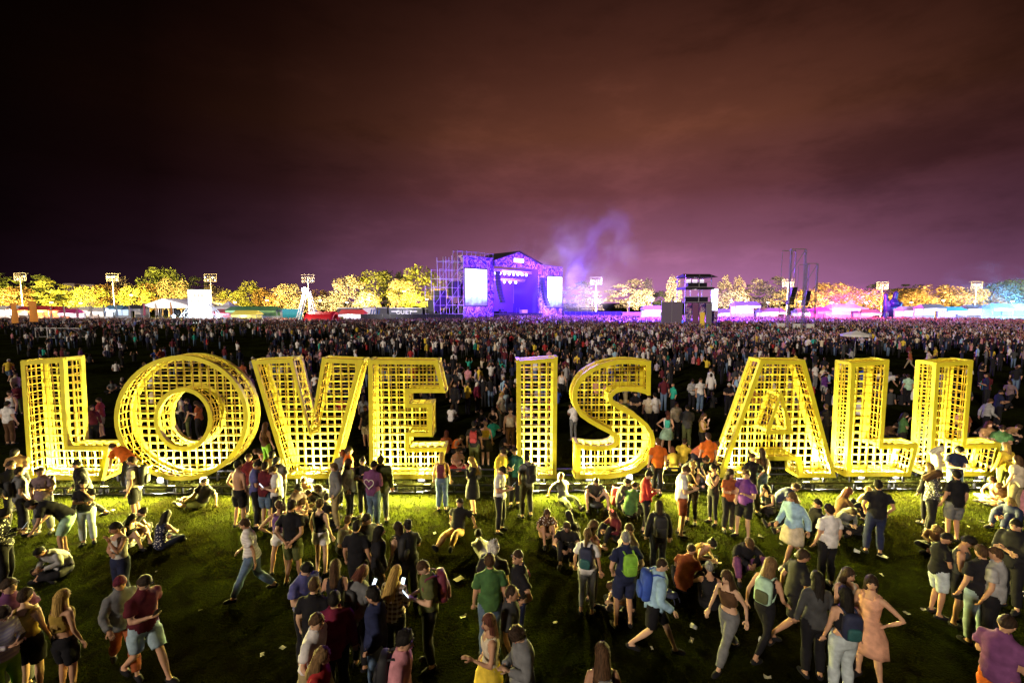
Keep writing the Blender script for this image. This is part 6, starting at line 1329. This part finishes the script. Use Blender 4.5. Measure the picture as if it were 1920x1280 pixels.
# ---------------------------------------------------------------- white sign tower, marquee, tents, tunnel, containers
SIGN = mat('sign_tower_face', (.95, .95, .92), .6, emit=(1, .97, .88), es=.55, var=.25, scale=.9)
a, b_ = at(351, 543, 124), at(385, 543, 124); tw = thing('sign_tower', 'tall glowing white sign tower with faint pictures, braced by trusses', 'sign tower', ((a.x + b_.x) / 2, 124, 0)); w = (b_.x - a.x) / 2; H = a.z
mb = MB(); mb.box(-w, w, 0, 2.2, 0, H); mb.obj('face', SIGN, tw)
for j in range(4):
    for i in range(4):
        if (i * 3 + j * 5) % 4: mb = MB(); x = -w + .7 + i * (2 * w - 1) / 4; z = H - 1.8 - j * 1.6; mb.box(x, x + .6, -.03, -.003, z, z + .45); mb.obj('faint_mark', mat('faint_mark', (.5, .45, .35), .7, emit=(1, .8, .55), es=.3), tw)
for sgn in (-1, 1):
    for k in range(2): 
        mb = MB(); mb.bar((sgn * (w + .2), 1 + k, 5.0), (sgn * (w + 4.6), 1 + k, 0), .12); mb.bar((sgn * (w + .2), 1 + k, 2.6), (sgn * (w + 3.2), 1 + k, 0), .12)
        for i in range(5): mb.bar((sgn * (w + .2 + .9 * i), 1 + k, 5 - 1.0 * i), (sgn * (w + .2 + .62 * (i + .5)), 1 + k, 2.6 - .55 * i), .07)
        mb.obj('brace', STEEL2, tw)
    mb = MB(); mb.ball((sgn * (w + 3.6), -.6, 1.9), .38, 10, 7); mb.obj('lamp', mat('blue_lamp', (1, 1, 1), .3, emit=(.6, .85, 1), es=40, var=0), tw)
    lamp('POINT', 'sign_lamp', (sgn * (w + 3.6), -1.2, 2.4), 1500, (.6, .82, 1), tw, .4)
lamp('AREA', 'sign_glow', (0, -.5, H * .6), 900, (1, .97, .9), tw, 5, (0, -1, -.4))
def tent(u0, u1, ve, vr, Y, dep, label, cat='tent', ridge=True, col=None, group=None, wall=True):
    a, b_ = at(u0, ve, Y), at(u1, ve, Y); root = thing('marquee' if ridge else 'peaked_tent', label, cat, ((a.x + b_.x) / 2, Y, 0), 0, group); w = (b_.x - a.x) / 2; ze = a.z; zr = at(u0, vr, Y).z; m = col or WHITE
    if ridge: vs = [(-w, 0, ze), (w, 0, ze), (w, dep, ze), (-w, dep, ze), (-w * .1, 0, zr), (-w * .1, dep, zr)]; fs = [(0, 1, 4), (1, 2, 5, 4), (2, 3, 5), (3, 0, 4, 5), (0, 3, 2, 1)]
    else: vs = [(-w, 0, ze), (w, 0, ze), (w, dep, ze), (-w, dep, ze)] + [(-w * .3, dep * .35, ze + (zr - ze) * .4), (w * .3, dep * .35, ze + (zr - ze) * .4), (w * .3, dep * .65, ze + (zr - ze) * .4), (-w * .3, dep * .65, ze + (zr - ze) * .4), (0, dep / 2, zr)]; fs = [(0, 1, 5, 4), (1, 2, 6, 5), (2, 3, 7, 6), (3, 0, 4, 7), (4, 5, 8), (5, 6, 8), (6, 7, 8), (7, 4, 8), (0, 3, 2, 1)]
    mb = MB(); mb.add(vs, fs); mb.obj('canopy', m, root); mb = MB(); mb.box(-w, w, -.02, .05, ze - .9, ze - .003); mb.obj('valance', m, root)
    for x in (-w + .1, -w * .33, w * .33, w - .1): cube('post', STEEL2, root, (x, .1, ze / 2), (.12, .12, ze))
    return root, w, ze, zr
mq, w, ze, zr = tent(268, 352, 572, 559.5, 140, 18, 'big white marquee with a ridge roof beside the sign tower'); lamp('POINT', 'marquee_light', (-2, 4, ze - 1.2), 2500, (.75, .88, 1), mq, .5); lamp('SPOT', 'roof_light', (0, -9, 9), 9000, (1, .88, .75), mq, .6, (0, 1, -.12), 100)
tent(392, 432, 577, 564, 138, 9, 'small white peaked tent beside the sign tower', ridge=False); tent(1596, 1628, 578, 563, 138, 8, 'pink lit peaked tent beside the magenta stall', ridge=False)
RED = mat('red_vinyl', (.55, .012, .02), .4)
a, b_ = at(568, 585, 112), at(624, 585, 112); tu = thing('inflatable_tunnel', 'bright red inflatable tunnel beside the truss light tower', 'tunnel', (a.x, 112, 0)); L = b_.x - a.x; H = a.z
mb = MB(); n = 14; vs = []; 
for k in range(9):
    x = L * k / 8 * .96; rr = 1.0 + (.04 if k % 2 else 0)
    for i in range(n + 1): an = math.pi * i / n; vs.append((x, 3 - 3 * math.cos(an) * rr, H * math.sin(an) * rr))
    for i in range(n + 1): an = math.pi * i / n; vs.append((x, 3 - 2.6 * math.cos(an), (H - .4) * math.sin(an)))
m_ = 2 * (n + 1); fs = []
for k in range(8):
    for i in range(n): fs += [(k * m_ + i, k * m_ + i + 1, (k + 1) * m_ + i + 1, (k + 1) * m_ + i), (k * m_ + n + 1 + i, (k + 1) * m_ + n + 1 + i, (k + 1) * m_ + n + 2 + i, k * m_ + n + 2 + i)]
for k in (0, 8):
    for i in range(n): fs.append((k * m_ + i, k * m_ + i + 1, k * m_ + n + 2 + i, k * m_ + n + 1 + i))
mb.add(vs, fs); mb.obj('vault', RED, tu, True); lamp('POINT', 'tunnel_light', (-2, -3, 3), 1600, (1, .8, .7), tu, .4)
# truss light tower
a = at(572, 546, 122); tl = thing('light_tower', 'leaning white truss tower with one dazzling lamp', 'light tower', (a.x, 122, 0)); H = a.z
for x0_, x1_ in ((-3.0, -.4), (2.2, .4)):
    mb = MB()
    for dy in (0, 1.2): mb.bar((x0_, dy, 0), (x1_, dy, H), .09); mb.bar((x0_ + .9, dy, 0), (x1_ + .5, dy, H), .09)
    for i in range(9): f0, f1 = i / 9, (i + 1) / 9; mb.bar((x0_ + (x1_ - x0_) * f0, 0, H * f0), (x0_ + .9 + (x1_ - x0_ - .4) * f1, 0, H * f1), .06)
    mb.obj('truss_leg', mat('white_truss', (.7, .7, .72), .5), tl)
mb = MB(); mb.ball((0, -.2, H + .3), .7, 10, 8); mb.obj('lamp', mat('dazzle', (1, 1, 1), .3, emit=(1, .95, .85), es=60, var=0), tl); lamp('POINT', 'tower_lamp', (0, -1.4, H + .6), 14000, (1, .9, .75), tl, .6)
# containers and hoardings
def container(u0, u1, v0, v1, Y, col, label, stripes=0, text=None):
    a, b_ = at(u0, v0, Y), at(u1, v1, Y); root = thing('container', label, 'container', ((a.x + b_.x) / 2, Y, 0), 0, 'containers behind the dark fence'); w = (b_.x - a.x) / 2; z0 = max(0, b_.z)
    mb = MB(); mb.box(-w, w, 0, 2.6, z0, a.z)
    for i in range(int(w * 5)): mb.box(-w + .05 + i * .4, -w + .22 + i * .4, -.05, 0.01, z0 + .1, a.z - .1)
    mb.obj('box', mat('container_' + label[:9].replace(' ', '_'), col, .6), root); mb = MB(); mb.box(-w - .02, w + .02, -.08, -.06, a.z - .22, a.z + .04); mb.obj('roof_edge', TRUSS, root)
    for i in range(stripes): mb = MB(); x = w * .1 + i * .7; mb.add([(x, -.09, z0 + .3), (x + .35, -.09, z0 + .3), (x + .75, -.09, a.z - .6), (x + .4, -.09, a.z - .6), (x, -.06, z0 + .3), (x + .35, -.06, z0 + .3), (x + .75, -.06, a.z - .6), (x + .4, -.06, a.z - .6)], [(0, 1, 2, 3), (7, 6, 5, 4), (0, 4, 5, 1), (1, 5, 6, 2), (2, 6, 7, 3), (3, 7, 4, 0)]); mb.obj('stripe', mat('navy_stripe', (.03, .06, .2), .6), root)
    if text:
        c = bpy.data.curves.new('lettering', 'FONT'); c.body = text; c.size = 1.5; c.extrude = .02; c.align_x = 'CENTER'; o = bpy.data.objects.new('lettering', c); C.objects.link(o); o.parent = root; o.location = (-.4, -.11, a.z - 1.7); o.rotation_euler = (math.pi / 2, 0, 0); me = bpy.data.meshes.new_from_object(o); bpy.data.objects.remove(o); me.materials.clear(); me.materials.append(mat('lettering_white', (.85, .85, .85), .6, emit=(1, 1, 1), es=.35)); o = link('lettering', me, root, (-.4, -.11, a.z - 1.7)); o.rotation_euler = (math.pi / 2, 0, 0)
        mb = MB(); mb.box(-w * .85, -w * .4, -.1, -.085, a.z - 1.1, a.z - .85); mb.box(w * .3, w * .7, -.1, -.085, a.z - 1.1, a.z - .85); mb.box(-w * .5, w * .5, -.1, -.085, a.z - 2.4, a.z - 2.15); mb.obj('line_of_print', mat('lettering_white', (1, 1, 1)), root)
container(632, 676, 577, 594, 124, (.04, .03, .03), 'dark brown container behind the white and red stall'); container(680, 704, 576, 594, 124, (.68, .66, .66), 'white container with slanted navy stripes', 4); container(709, 726, 576, 594, 124, (.05, .05, .06), 'short dark container next to the white striped one')
container(729, 792, 577, 594, 124, (.10, .11, .13), 'long grey container with the white word QUIET', 0, 'QUIET'); container(794, 812, 578, 594, 125, (.03, .03, .035), 'black container at the end of the row')
lamp('SPOT', 'container_light', (at(720, 580, 112).x, 112, 6), 4200, (1, .92, .85), None, .5, (0, 1, -.25), 130)
def hoarding(u0, u1, vt, Y, m, label, n):
    a, b_ = at(u0, vt, Y), at(u1, vt, Y); root = thing('fence', label, 'fence', ((a.x + b_.x) / 2, Y, 0), 0, 'hoardings at the end of the field'); w = (b_.x - a.x) / 2
    for i in range(n): mb = MB(); x = -w + 2 * w * i / n; mb.box(x + .03, x + 2 * w / n - .03, 0, .08, 0, a.z + .04 * (i % 2)); mb.obj('panel', m, root)
    for i in range(n + 1): cube('post', STEEL2, root, (-w + 2 * w * i / n, .16, a.z / 2), (.09, .09, a.z))
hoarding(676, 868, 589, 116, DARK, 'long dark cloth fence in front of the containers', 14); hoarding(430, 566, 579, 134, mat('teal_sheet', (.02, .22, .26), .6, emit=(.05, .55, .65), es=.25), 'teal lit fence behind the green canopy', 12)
hoarding(1058, 1166, 584, 140, mat('blue_cloth', (.03, .025, .12), .8), 'dark blue fence running from the stage to the stalls', 10); hoarding(1168, 1206, 585, 138, mat('pink_cloth', (.4, .22, .3), .8), 'pinkish fence beyond the dark blue one', 5)
# stalls
def stall(u0, u1, ve, Y, roofm, glow, es, label, light=0, lc=(1, 1, 1), sign=None, up=1.0):
    a, b_ = at(u0, ve, Y), at(u1, ve, Y); root = thing('market_stall', label, 'stall', ((a.x + b_.x) / 2, Y, 0), 0, 'lit stalls round the field'); w = (b_.x - a.x) / 2; h = a.z
    mb = MB(); mb.add([(-w - .3, -.8, h - .1), (w + .3, -.8, h - .1), (w + .3, 3, h), (-w - .3, 3, h), (-w * .9, 1, h + up), (w * .9, 1, h + up)], [(0, 1, 5, 4), (1, 2, 5), (2, 3, 4, 5), (3, 0, 4), (0, 3, 2, 1)]); mb.obj('canopy', roofm, root)
    mb = MB(); mb.box(-w, w, 2.6, 2.8, 0, h - .12); mb.obj('back_wall', mat('stall_wall', (.5, .48, .46), .8), root); mb = MB(); mb.box(-w, w, 0, .7, 0, 1.1); mb.obj('counter', sign or DARK, root)
    for x in (-w, w): cube('post', STEEL2, root, (x, -.3, h / 2), (.1, .1, h))
    gm = bpy.data.materials.get('glow_%d_%d_%d_%d' % (*[int(c * 99) for c in glow], int(es * 10))) or mat('glow_%d_%d_%d_%d' % (*[int(c * 99) for c in glow], int(es * 10)), glow, .5, emit=glow, es=es, var=.5, scale=1.1)
    mb = MB(); mb.box(-w * .92, w * .92, 2.4, 2.55, h * .5, h - .3); mb.obj('menu_board', gm, root); mb = MB(); mb.box(-w, w, -.72, -.66, h - .75, h - .15); mb.obj('sign_board', gm, root)
    if light: lamp('POINT', 'stall_light', (0, -5 if light > 8000 else -1.2, h + 1.2 if light > 8000 else h - .8), light * (2 if light > 8000 else 1), lc, root, .4)
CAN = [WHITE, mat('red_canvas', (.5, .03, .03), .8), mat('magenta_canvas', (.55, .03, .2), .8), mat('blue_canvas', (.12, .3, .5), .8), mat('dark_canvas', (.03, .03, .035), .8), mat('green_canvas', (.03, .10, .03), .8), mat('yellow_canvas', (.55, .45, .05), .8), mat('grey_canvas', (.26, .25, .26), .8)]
WW = (1, .93, .85); OR = (1, .42, .12); RD = (1, .16, .08)
for s_ in [(-22, 12, 580, 128, 0, WW, 1.6, 'white canopied stall at the picture edge', 1500, WW), (14, 34, 579, 130, 0, WW, 1.8, 'white stall behind the first orange flag', 1500, WW), (36, 62, 581, 127, 1, OR, 2.2, 'red canopied stall glowing orange, the first', 3200, OR), (64, 92, 580, 128, 1, OR, 2.6, 'red canopied stall glowing orange, the second', 4200, OR),
           (94, 112, 581, 129, 1, RD, 2.2, 'red canopied stall glowing red', 3200, RD), (113, 142, 586, 124, 2, (1, .85, .9), 1.6, 'stall with a magenta canopy', 1500, (1, .6, .75)), (145, 168, 581, 130, 0, WW, 1.0, 'white stall beyond the small goals', 700, WW), (170, 196, 583, 128, 0, WW, .9, 'low white stall beyond the small goals', 500, WW), (198, 230, 579, 130, 3, (.7, .85, 1), 1.2, 'pale blue stall with blue front', 700, (.7, .85, 1)),
           (238, 266, 578, 134, 4, (.6, .55, .5), .3, 'dark unlit stall beside the marquee', 0, WW), (398, 432, 586, 128, 1, (1, .3, .4), .5, 'red stall behind the peaked tent', 700, (1, .5, .6)), (436, 482, 589, 122, 6, (.9, .8, .2), .6, 'yellow stall under the green canopy', 900, (1, .9, .5)), (425, 520, 581, 128, 5, (.15, .3, .1), .2, 'wide dark green canopy', 0, WW),
           (636, 682, 588, 117, 1, (1, .96, .95), 1.2, 'white stall with a red roof behind the dark fence', 900, WW), (1207, 1246, 580, 122, 0, (.9, 1, 1), 2.0, 'bright white stall under the street lamp flare', 1800, (.85, 1, 1)), (1348, 1376, 586, 132, 0, WW, 2.0, 'white lit stall past the mixing tower', 1500, (.8, .75, 1)), (1378, 1424, 572, 126, 0, (.95, .95, 1), 1.6, 'tall white lit booth past the mixing tower', 2200, (.75, .75, 1)),
           (1426, 1470, 584, 128, 0, WW, 1.8, 'white lit stall behind the barriers', 1800, (.85, .75, 1)), (1495, 1528, 585, 128, 0, (1, .9, .9), 1.8, 'white stall between the speaker towers', 1500, (1, .7, .8)), (1530, 1556, 583, 124, 2, (1, .15, .45), 2.4, 'magenta lit stall before the wide signed stall', 16000, (1, .08, .42)), (1558, 1610, 577, 126, 0, (1, .75, .85), 2.8, 'wide stall with a white sign above magenta light', 26000, (1, .06, .4)),
           (1612, 1650, 586, 128, 0, (1, .8, .9), 1.4, 'pinkish stall before the hand sculpture', 1200, (1, .5, .8)), (1692, 1728, 581, 126, 0, (.85, .85, 1), 2.2, 'white booth after the hand sculpture', 1800, (.5, .4, 1)), (1730, 1770, 577, 122, 0, (.95, .95, 1), 2.2, 'square white booth with windows', 1800, (.6, .5, 1)), (1774, 1810, 582, 126, 3, (.7, .7, 1), 1.5, 'bluish booth beside the square white booth', 9000, (.35, .25, 1)),
           (1812, 1858, 578, 128, 0, (1, .95, .95), 2.2, 'long white booth under the last mast', 1800, (.8, .8, 1)), (1860, 1896, 577, 122, 3, (.45, .85, 1), 3.0, 'booth flooded with cyan light', 24000, (.15, .6, 1)), (1898, 1945, 576, 122, 0, (.7, .95, 1), 2.6, 'white and cyan booth at the picture edge', 16000, (.15, .6, 1))]:
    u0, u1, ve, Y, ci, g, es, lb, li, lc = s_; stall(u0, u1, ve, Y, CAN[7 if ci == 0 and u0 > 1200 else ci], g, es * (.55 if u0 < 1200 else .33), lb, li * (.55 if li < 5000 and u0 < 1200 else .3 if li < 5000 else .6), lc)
# flags
FLAGM = [mat('orange_flag', (.75, .28, .02), .7), mat('pale_flag', (.55, .5, .42), .7), mat('pink_flag', (.6, .15, .25), .7), mat('blue_flag', (.3, .42, .55), .7)]
for i, (u, vt, vb, Y, wpx, ci, lb) in enumerate([(18, 568, 632, 92, 12, 0, 'broad orange flag on a pale pole, the first of two'), (52, 564, 622, 96, 15, 0, 'broad orange flag on a pale pole, the second of two'), (93, 575, 618, 104, 3, 1, 'narrow pale flag before the red stalls'), (118, 574, 614, 104, 3, 1, 'narrow pale flag before the magenta canopy'), (142, 573, 610, 108, 3, 2, 'narrow pinkish flag before the white stalls'), (168, 571, 606, 112, 3, 1, 'narrow pale flag before the low white stall'), (193, 571, 606, 112, 3, 3, 'narrow bluish flag before the pale blue stall'),
                                           (215, 572, 606, 112, 4, 3, 'narrow bluish flag after the pale blue stall'), (240, 571, 606, 112, 3, 1, 'narrow pale flag before the dark stall'), (267, 568, 606, 114, 4, 2, 'narrow pink flag before the marquee, the first'), (290, 568, 606, 114, 3, 1, 'narrow pale flag before the marquee'), (318, 566, 606, 114, 3, 0, 'narrow orange flag before the marquee')]):
    q = at(u, vt, Y); root = thing('flag', lb, 'flag', (q.x, Y, 0), 0, 'flags along the stalls'); H = q.z; mb = MB(); mb.bar((0, 0, 0), (0, 0, H), .07, n=6, w2=.04); mb.obj('pole', POLE, root)
    w = wpx / FPX * Y; h = H * (.72 if wpx > 6 else .55); vs = []
    for lay in (0, 1):
        for j in range(6):
            for k in range(4): vs.append((.06 + w * k / 3, .12 * math.sin(k * 1.7 + j * .8) + .012 * lay, H - .1 - h * j / 5))
    fs = [(o_ + j * 4 + k, o_ + j * 4 + k + 1, o_ + (j + 1) * 4 + k + 1, o_ + (j + 1) * 4 + k) for o_ in (0, 24) for j in range(5) for k in range(3)]; mb = MB(); mb.add(vs, fs); mb.obj('cloth', FLAGM[ci], root, True)
# small goals and a parasol
def goal(u, v, w, h, rz, label):
    q = gp(u, v); root = thing('goal', label, 'goal', q, rz, 'small white goals on the grass'); mb = MB()
    for x in (-w, w): mb.bar((x, 0, 0), (x, 0, h), .05); mb.bar((x, 0, h), (x, 1.0, h * .6), .04); mb.bar((x, 1.0, h * .6), (x, 1.6, 0), .04)
    mb.bar((-w, 0, h), (w, 0, h), .05); mb.bar((-w, 1.6, .05), (w, 1.6, .05), .04); mb.bar((-w, 0, .05), (w, 0, .05), .03); mb.obj('frame', WHITE, root)
    mb = MB()
    for i in range(9): x = -w + 2 * w * i / 8; mb.bar((x, 1.0, h * .6), (x, 1.6, 0), .012); mb.bar((x, 0, h), (x, 1.0, h * .6), .012)
    mb.obj('net', mat('net_cord', (.3, .3, .3), .8), root)
goal(112, 634, 1.9, 1.6, 0, 'small white goal on the dark grass, the widest'); goal(86, 632, 1.2, 1.5, .5, 'small white goal turned aside next to the widest one'); goal(140, 634, 1.2, 1.6, -.3, 'small white goal after the widest one')
q = gp(1602, 668); pr = thing('parasol', 'white parasol standing in the crowd above the L after the A', 'parasol', q); mb = MB(); mb.bar((0, 0, 0), (0, 0, 2.9), .04, n=6); mb.obj('pole', POLE, pr); mb = MB(); n = 10
vs = [(0, 0, 2.75)] + [(1.35 * math.cos(2 * math.pi * i / n), 1.35 * math.sin(2 * math.pi * i / n), 2.35) for i in range(n)] + [(1.36 * math.cos(2 * math.pi * i / n), 1.36 * math.sin(2 * math.pi * i / n), 2.15) for i in range(n)]
mb.add(vs, [(0, 1 + i, 1 + (i + 1) % n) for i in range(n)] + [(1 + i, n + 1 + i, n + 1 + (i + 1) % n, 1 + (i + 1) % n) for i in range(n)]); mb.obj('canopy', WHITE, pr)

# ---------------------------------------------------------------- the crowd in the field, too many to count
def low_person(arms, legs=True, q=0):
    mb = MB(); part = []
    def note(k): part.extend([k] * (len(mb.v) - len(part)))
    if legs:
        for s in (-1, 1): mb.tube([(s * .1, 0, .0), (s * .09, 0, .48), (s * .08, 0, .92)], [.05, .07, .095], 5 + q); note(0)
    n = 7 + q; rings = [(.86, .165, .12), (1.08, .15, .105), (1.34, .185, .12), (1.42, .16, .10), (1.47, .09, .07), (1.54, .05, .05)]; vs = []; rings = [rings[i] for i in (0, 2, 4)] if q < -2 else rings
    for z, a, b in rings: vs += [(a * math.cos(2 * math.pi * i / n), b * math.sin(2 * math.pi * i / n), z) for i in range(n)]
    mb.add(vs, [(j * n + i, j * n + (i + 1) % n, (j + 1) * n + (i + 1) % n, (j + 1) * n + i) for j in range(len(rings) - 1) for i in range(n)]); note(1)
    for s in (-1, 1):
        e, w = {'down': ((.25, .02, 1.14), (.25, -.06, .9)), 'phone': ((.23, -.03, 1.14), (.06, -.26, 1.2)), 'up': ((.28, -.1, 1.5), (.2, -.15, 1.82)), 'one': (((.28, -.1, 1.5), (.2, -.15, 1.82)) if s > 0 else ((.25, .02, 1.14), (.22, -.1, .95)))}[arms]
        mb.tube([(s * .17, 0, 1.42), (s * e[0], e[1], e[2])], [.06, .045], max(3, 5 + q)); note(1); mb.tube([(s * e[0], e[1], e[2]), (s * w[0], w[1], w[2])], [.042, .03], max(3, 4 + q)); note(4)
    o = len(mb.v); mb.ball((0, -.02, 1.635), (.08, .1, .12), max(5, 7 + q), 5 if q < 0 else 6 + q // 2); 
    for q in mb.v[o:]: part.append(3 if (q[2] > 1.68 or q[1] > .03) else 2)
    return np.array(mb.v), [tuple(f) for f in mb.f], np.array(part)
def crowd():
    rng = np.random.default_rng(11); T_ = []
    for legs, q_ in ((True, -1), (False, -3), (True, 2)):
        for a in ('down', 'phone', 'one', 'up'):
            v, f, p = low_person(a, legs, q_); tri = np.array([t for q in f for t in [(q[0], q[i], q[i + 1]) for i in range(1, len(q) - 1)]]); T_.append((v, tri, p))
    N_ = 69000; Y = rng.uniform(23, 142, N_); X = rng.uniform(-1, 1, N_) * 165; u = X / Y * FPX + 960
    nz_ = np.array([mnoise.noise(V((x * .06, y * .06, 1.7))) for x, y in zip(X, Y)]); dens = np.zeros(N_)
    L_ = u < 500
    dens = np.where(Y < 37, np.where(L_, .02, np.where(u < 700, .22, .34)), np.where(Y < 46, np.where(L_, .05, .55), np.where(Y < 60, np.where(L_, .10, 1.1), np.where(Y < 78, np.where(L_, .10, .85), np.where(Y < 104, np.where(L_, .26, 1.05), np.where(L_, .95, 1.15))))))
    dens = dens * np.clip(1 + nz_ * np.where(Y < 70, 2.4, .8), 0, 2.2)
    sd = (X - SP.x) * SN.x + (Y - SP.y) * SN.y
    ok = (u > -40) & (u < 1960) & (rng.uniform(0, 1.75, N_) < dens) & ((sd > 3) | (X < -22)) & ~((u < 570) & (Y > 120)) & ~((u > 560) & (u < 640) & (Y > 110)) & ~((u > 630) & (u < 870) & (Y > 114)) & ~((u > 1240) & (u < 1350) & (Y > 90) & (Y < 100)) & ~((u > 345) & (u < 392) & (Y > 118)) & ~((u > 1520) & (Y > 121.5))
    X, Y = X[ok], Y[ok]; n = len(X)
    darkc = np.array([COL[k] for k in ('black', 'black', 'black', 'black', 'black', 'navy', 'darkgrey', 'black', 'maroon')]); lightc = np.array([COL[k] for k in ('white', 'white', 'white', 'white', 'lightgrey', 'cream', 'pink', 'lavender', 'white', 'lightblue', 'white', 'yellow', 'red', 'turquoise', 'mauve', 'grey')]); botc = np.array([COL[k] for k in ('black', 'black', 'black', 'navy', 'darkgrey', 'denim')]); hairc = np.array([HC[k] for k in ('black', 'black', 'black', 'dark', 'dark', 'brown')]); skc = np.array(SK)
    out = {}
    big_v = []; big_f = []; big_c = []; off = 0
    for i in range(n):
        pose = rng.choice(4, p=[.62, .14, .14, .10]); k = pose + (4 if Y[i] > 80 else 8 if Y[i] < 55 else 0); v, tri, part = T_[k]; sit_ = Y[i] < 64 and rng.random() < (.4 if Y[i] < 40 else .22)
        a = rng.normal(math.atan2(SP.x - X[i] + 8, -(SP.y - Y[i] + 10)), .7) if rng.random() < .75 else rng.uniform(0, 6.28); s = rng.uniform(.9, 1.06); c_, s_ = math.cos(a), math.sin(a)
        q = np.empty_like(v); q[:, 0] = (v[:, 0] * c_ - v[:, 1] * s_) * s + X[i]; q[:, 1] = (v[:, 0] * s_ + v[:, 1] * c_) * s + Y[i]; q[:, 2] = v[:, 2] * s - (.86 * s if sit_ else 0)
        if sit_: q[:, 2] = np.maximum(q[:, 2], .02 + .1 * (part == 0))
        top = lightc[rng.integers(len(lightc))] if rng.random() < (.36 if Y[i] < 75 else .26) else darkc[rng.integers(len(darkc))]
        sk_ = skc[rng.integers(5)]; pal = np.array([botc[rng.integers(len(botc))], top, sk_, hairc[rng.integers(6)], sk_ if rng.random() < (.75 if Y[i] < 70 else .35) else top]); big_v.append(q); big_f.append(tri + off); big_c.append(pal[part]); off += len(v)
    Vv = np.concatenate(big_v); Ff = np.concatenate(big_f); Cc = np.concatenate(big_c); me = bpy.data.meshes.new('crowd'); me.vertices.add(len(Vv)); me.vertices.foreach_set('co', Vv.astype(np.float32).ravel()); m = len(Ff)
    me.loops.add(m * 3); me.loops.foreach_set('vertex_index', Ff.astype(np.int32).ravel()); me.polygons.add(m); me.polygons.foreach_set('loop_start', np.arange(m, dtype=np.int32) * 3); me.update(); me.validate()
    at_ = me.attributes.new('tint', 'FLOAT_COLOR', 'POINT'); at_.data.foreach_set('color', np.concatenate([Cc, np.ones((len(Cc), 1))], 1).astype(np.float32).ravel())
    mm = bpy.data.materials.new('crowd_cloth'); mm.use_nodes = True; t = mm.node_tree; b = t.nodes['Principled BSDF']; b.inputs['Roughness'].default_value = .85; b.inputs['Specular IOR Level'].default_value = .2; an = N(t, 'ShaderNodeAttribute', attribute_name='tint'); t.links.new(an.outputs['Color'], b.inputs['Base Color']); me.materials.append(mm)
    me.polygons.foreach_set('use_smooth', np.ones(m, dtype=bool)); tag(link('crowd', me), kind='stuff'); print('CROWD', n, m)
crowd()

# ---------------------------------------------------------------- stage smoke drifting up, lit by the stage lamps
def smoke(c, scale, tilt, dens, lamps):
    mb = MB(); mb.ball((0, 0, 0), 1, 20, 14); m = bpy.data.materials.new('smoke_air'); m.use_nodes = True; t = m.node_tree; t.nodes.clear()
    vo = N(t, 'ShaderNodeVolumePrincipled'); out = N(t, 'ShaderNodeOutputMaterial'); t.links.new(vo.outputs[0], out.inputs['Volume'])
    co = N(t, 'ShaderNodeTexCoord'); nz = N(t, 'ShaderNodeTexNoise'); nz.inputs['Scale'].default_value = 2.0; nz.inputs['Detail'].default_value = 5; nz.inputs['Roughness'].default_value = .6; nz.inputs['Distortion'].default_value = .6; t.links.new(co.outputs['Object'], nz.inputs[0])
    gr = N(t, 'ShaderNodeTexGradient', gradient_type='SPHERICAL'); t.links.new(co.outputs['Object'], gr.inputs[0])
    r = ramp(t, [(.47, (0, 0, 0)), (.72, (1, 1, 1))]); t.links.new(nz.outputs[0], r.inputs[0])
    d = mth(t, 'MULTIPLY', mth(t, 'MULTIPLY', r.outputs[0], gr.outputs['Fac']), dens); t.links.new(d, vo.inputs['Density']); vo.inputs['Color'].default_value = (.85, .85, .95, 1); vo.inputs['Anisotropy'].default_value = .1
    o = mb.obj('smoke', m); o.location = (c.x, c.y, c.z); o.scale = scale; o.rotation_euler = (0, tilt, 0); tag(o, kind='stuff')
    for u, v, Y, e, cc in lamps: lamp('POINT', 'smoke_lamp', at(u, v, Y), e * SMOKE_E, cc, None, 3.5)
smoke(at(1062, 505, 158), (30, 16, 21), -.6, .07, ((1000, 500, 150, .8, (.30, .08, 1)), (1068, 572, 150, 1.3, (.16, .10, 1)), (1020, 545, 168, 1.2, (.26, .10, 1)), (1110, 560, 168, .7, (.40, .12, .95))))
smoke(at(1882, 560, 116), (17, 7, 9),   .3, .07, ((1880, 575, 117, .5, (.08, .5, 1)),))
smoke(at(1575, 572, 119), (13, 6, 6), -.2, .10, ((1570, 580, 119, .3, (1, .08, .4)),))
smoke(at(372, 590, 116), (12, 6, 5), 0, .06, ((332, 588, 118, .10, (.6, .8, 1)), (400, 588, 118, .10, (.6, .8, 1))))
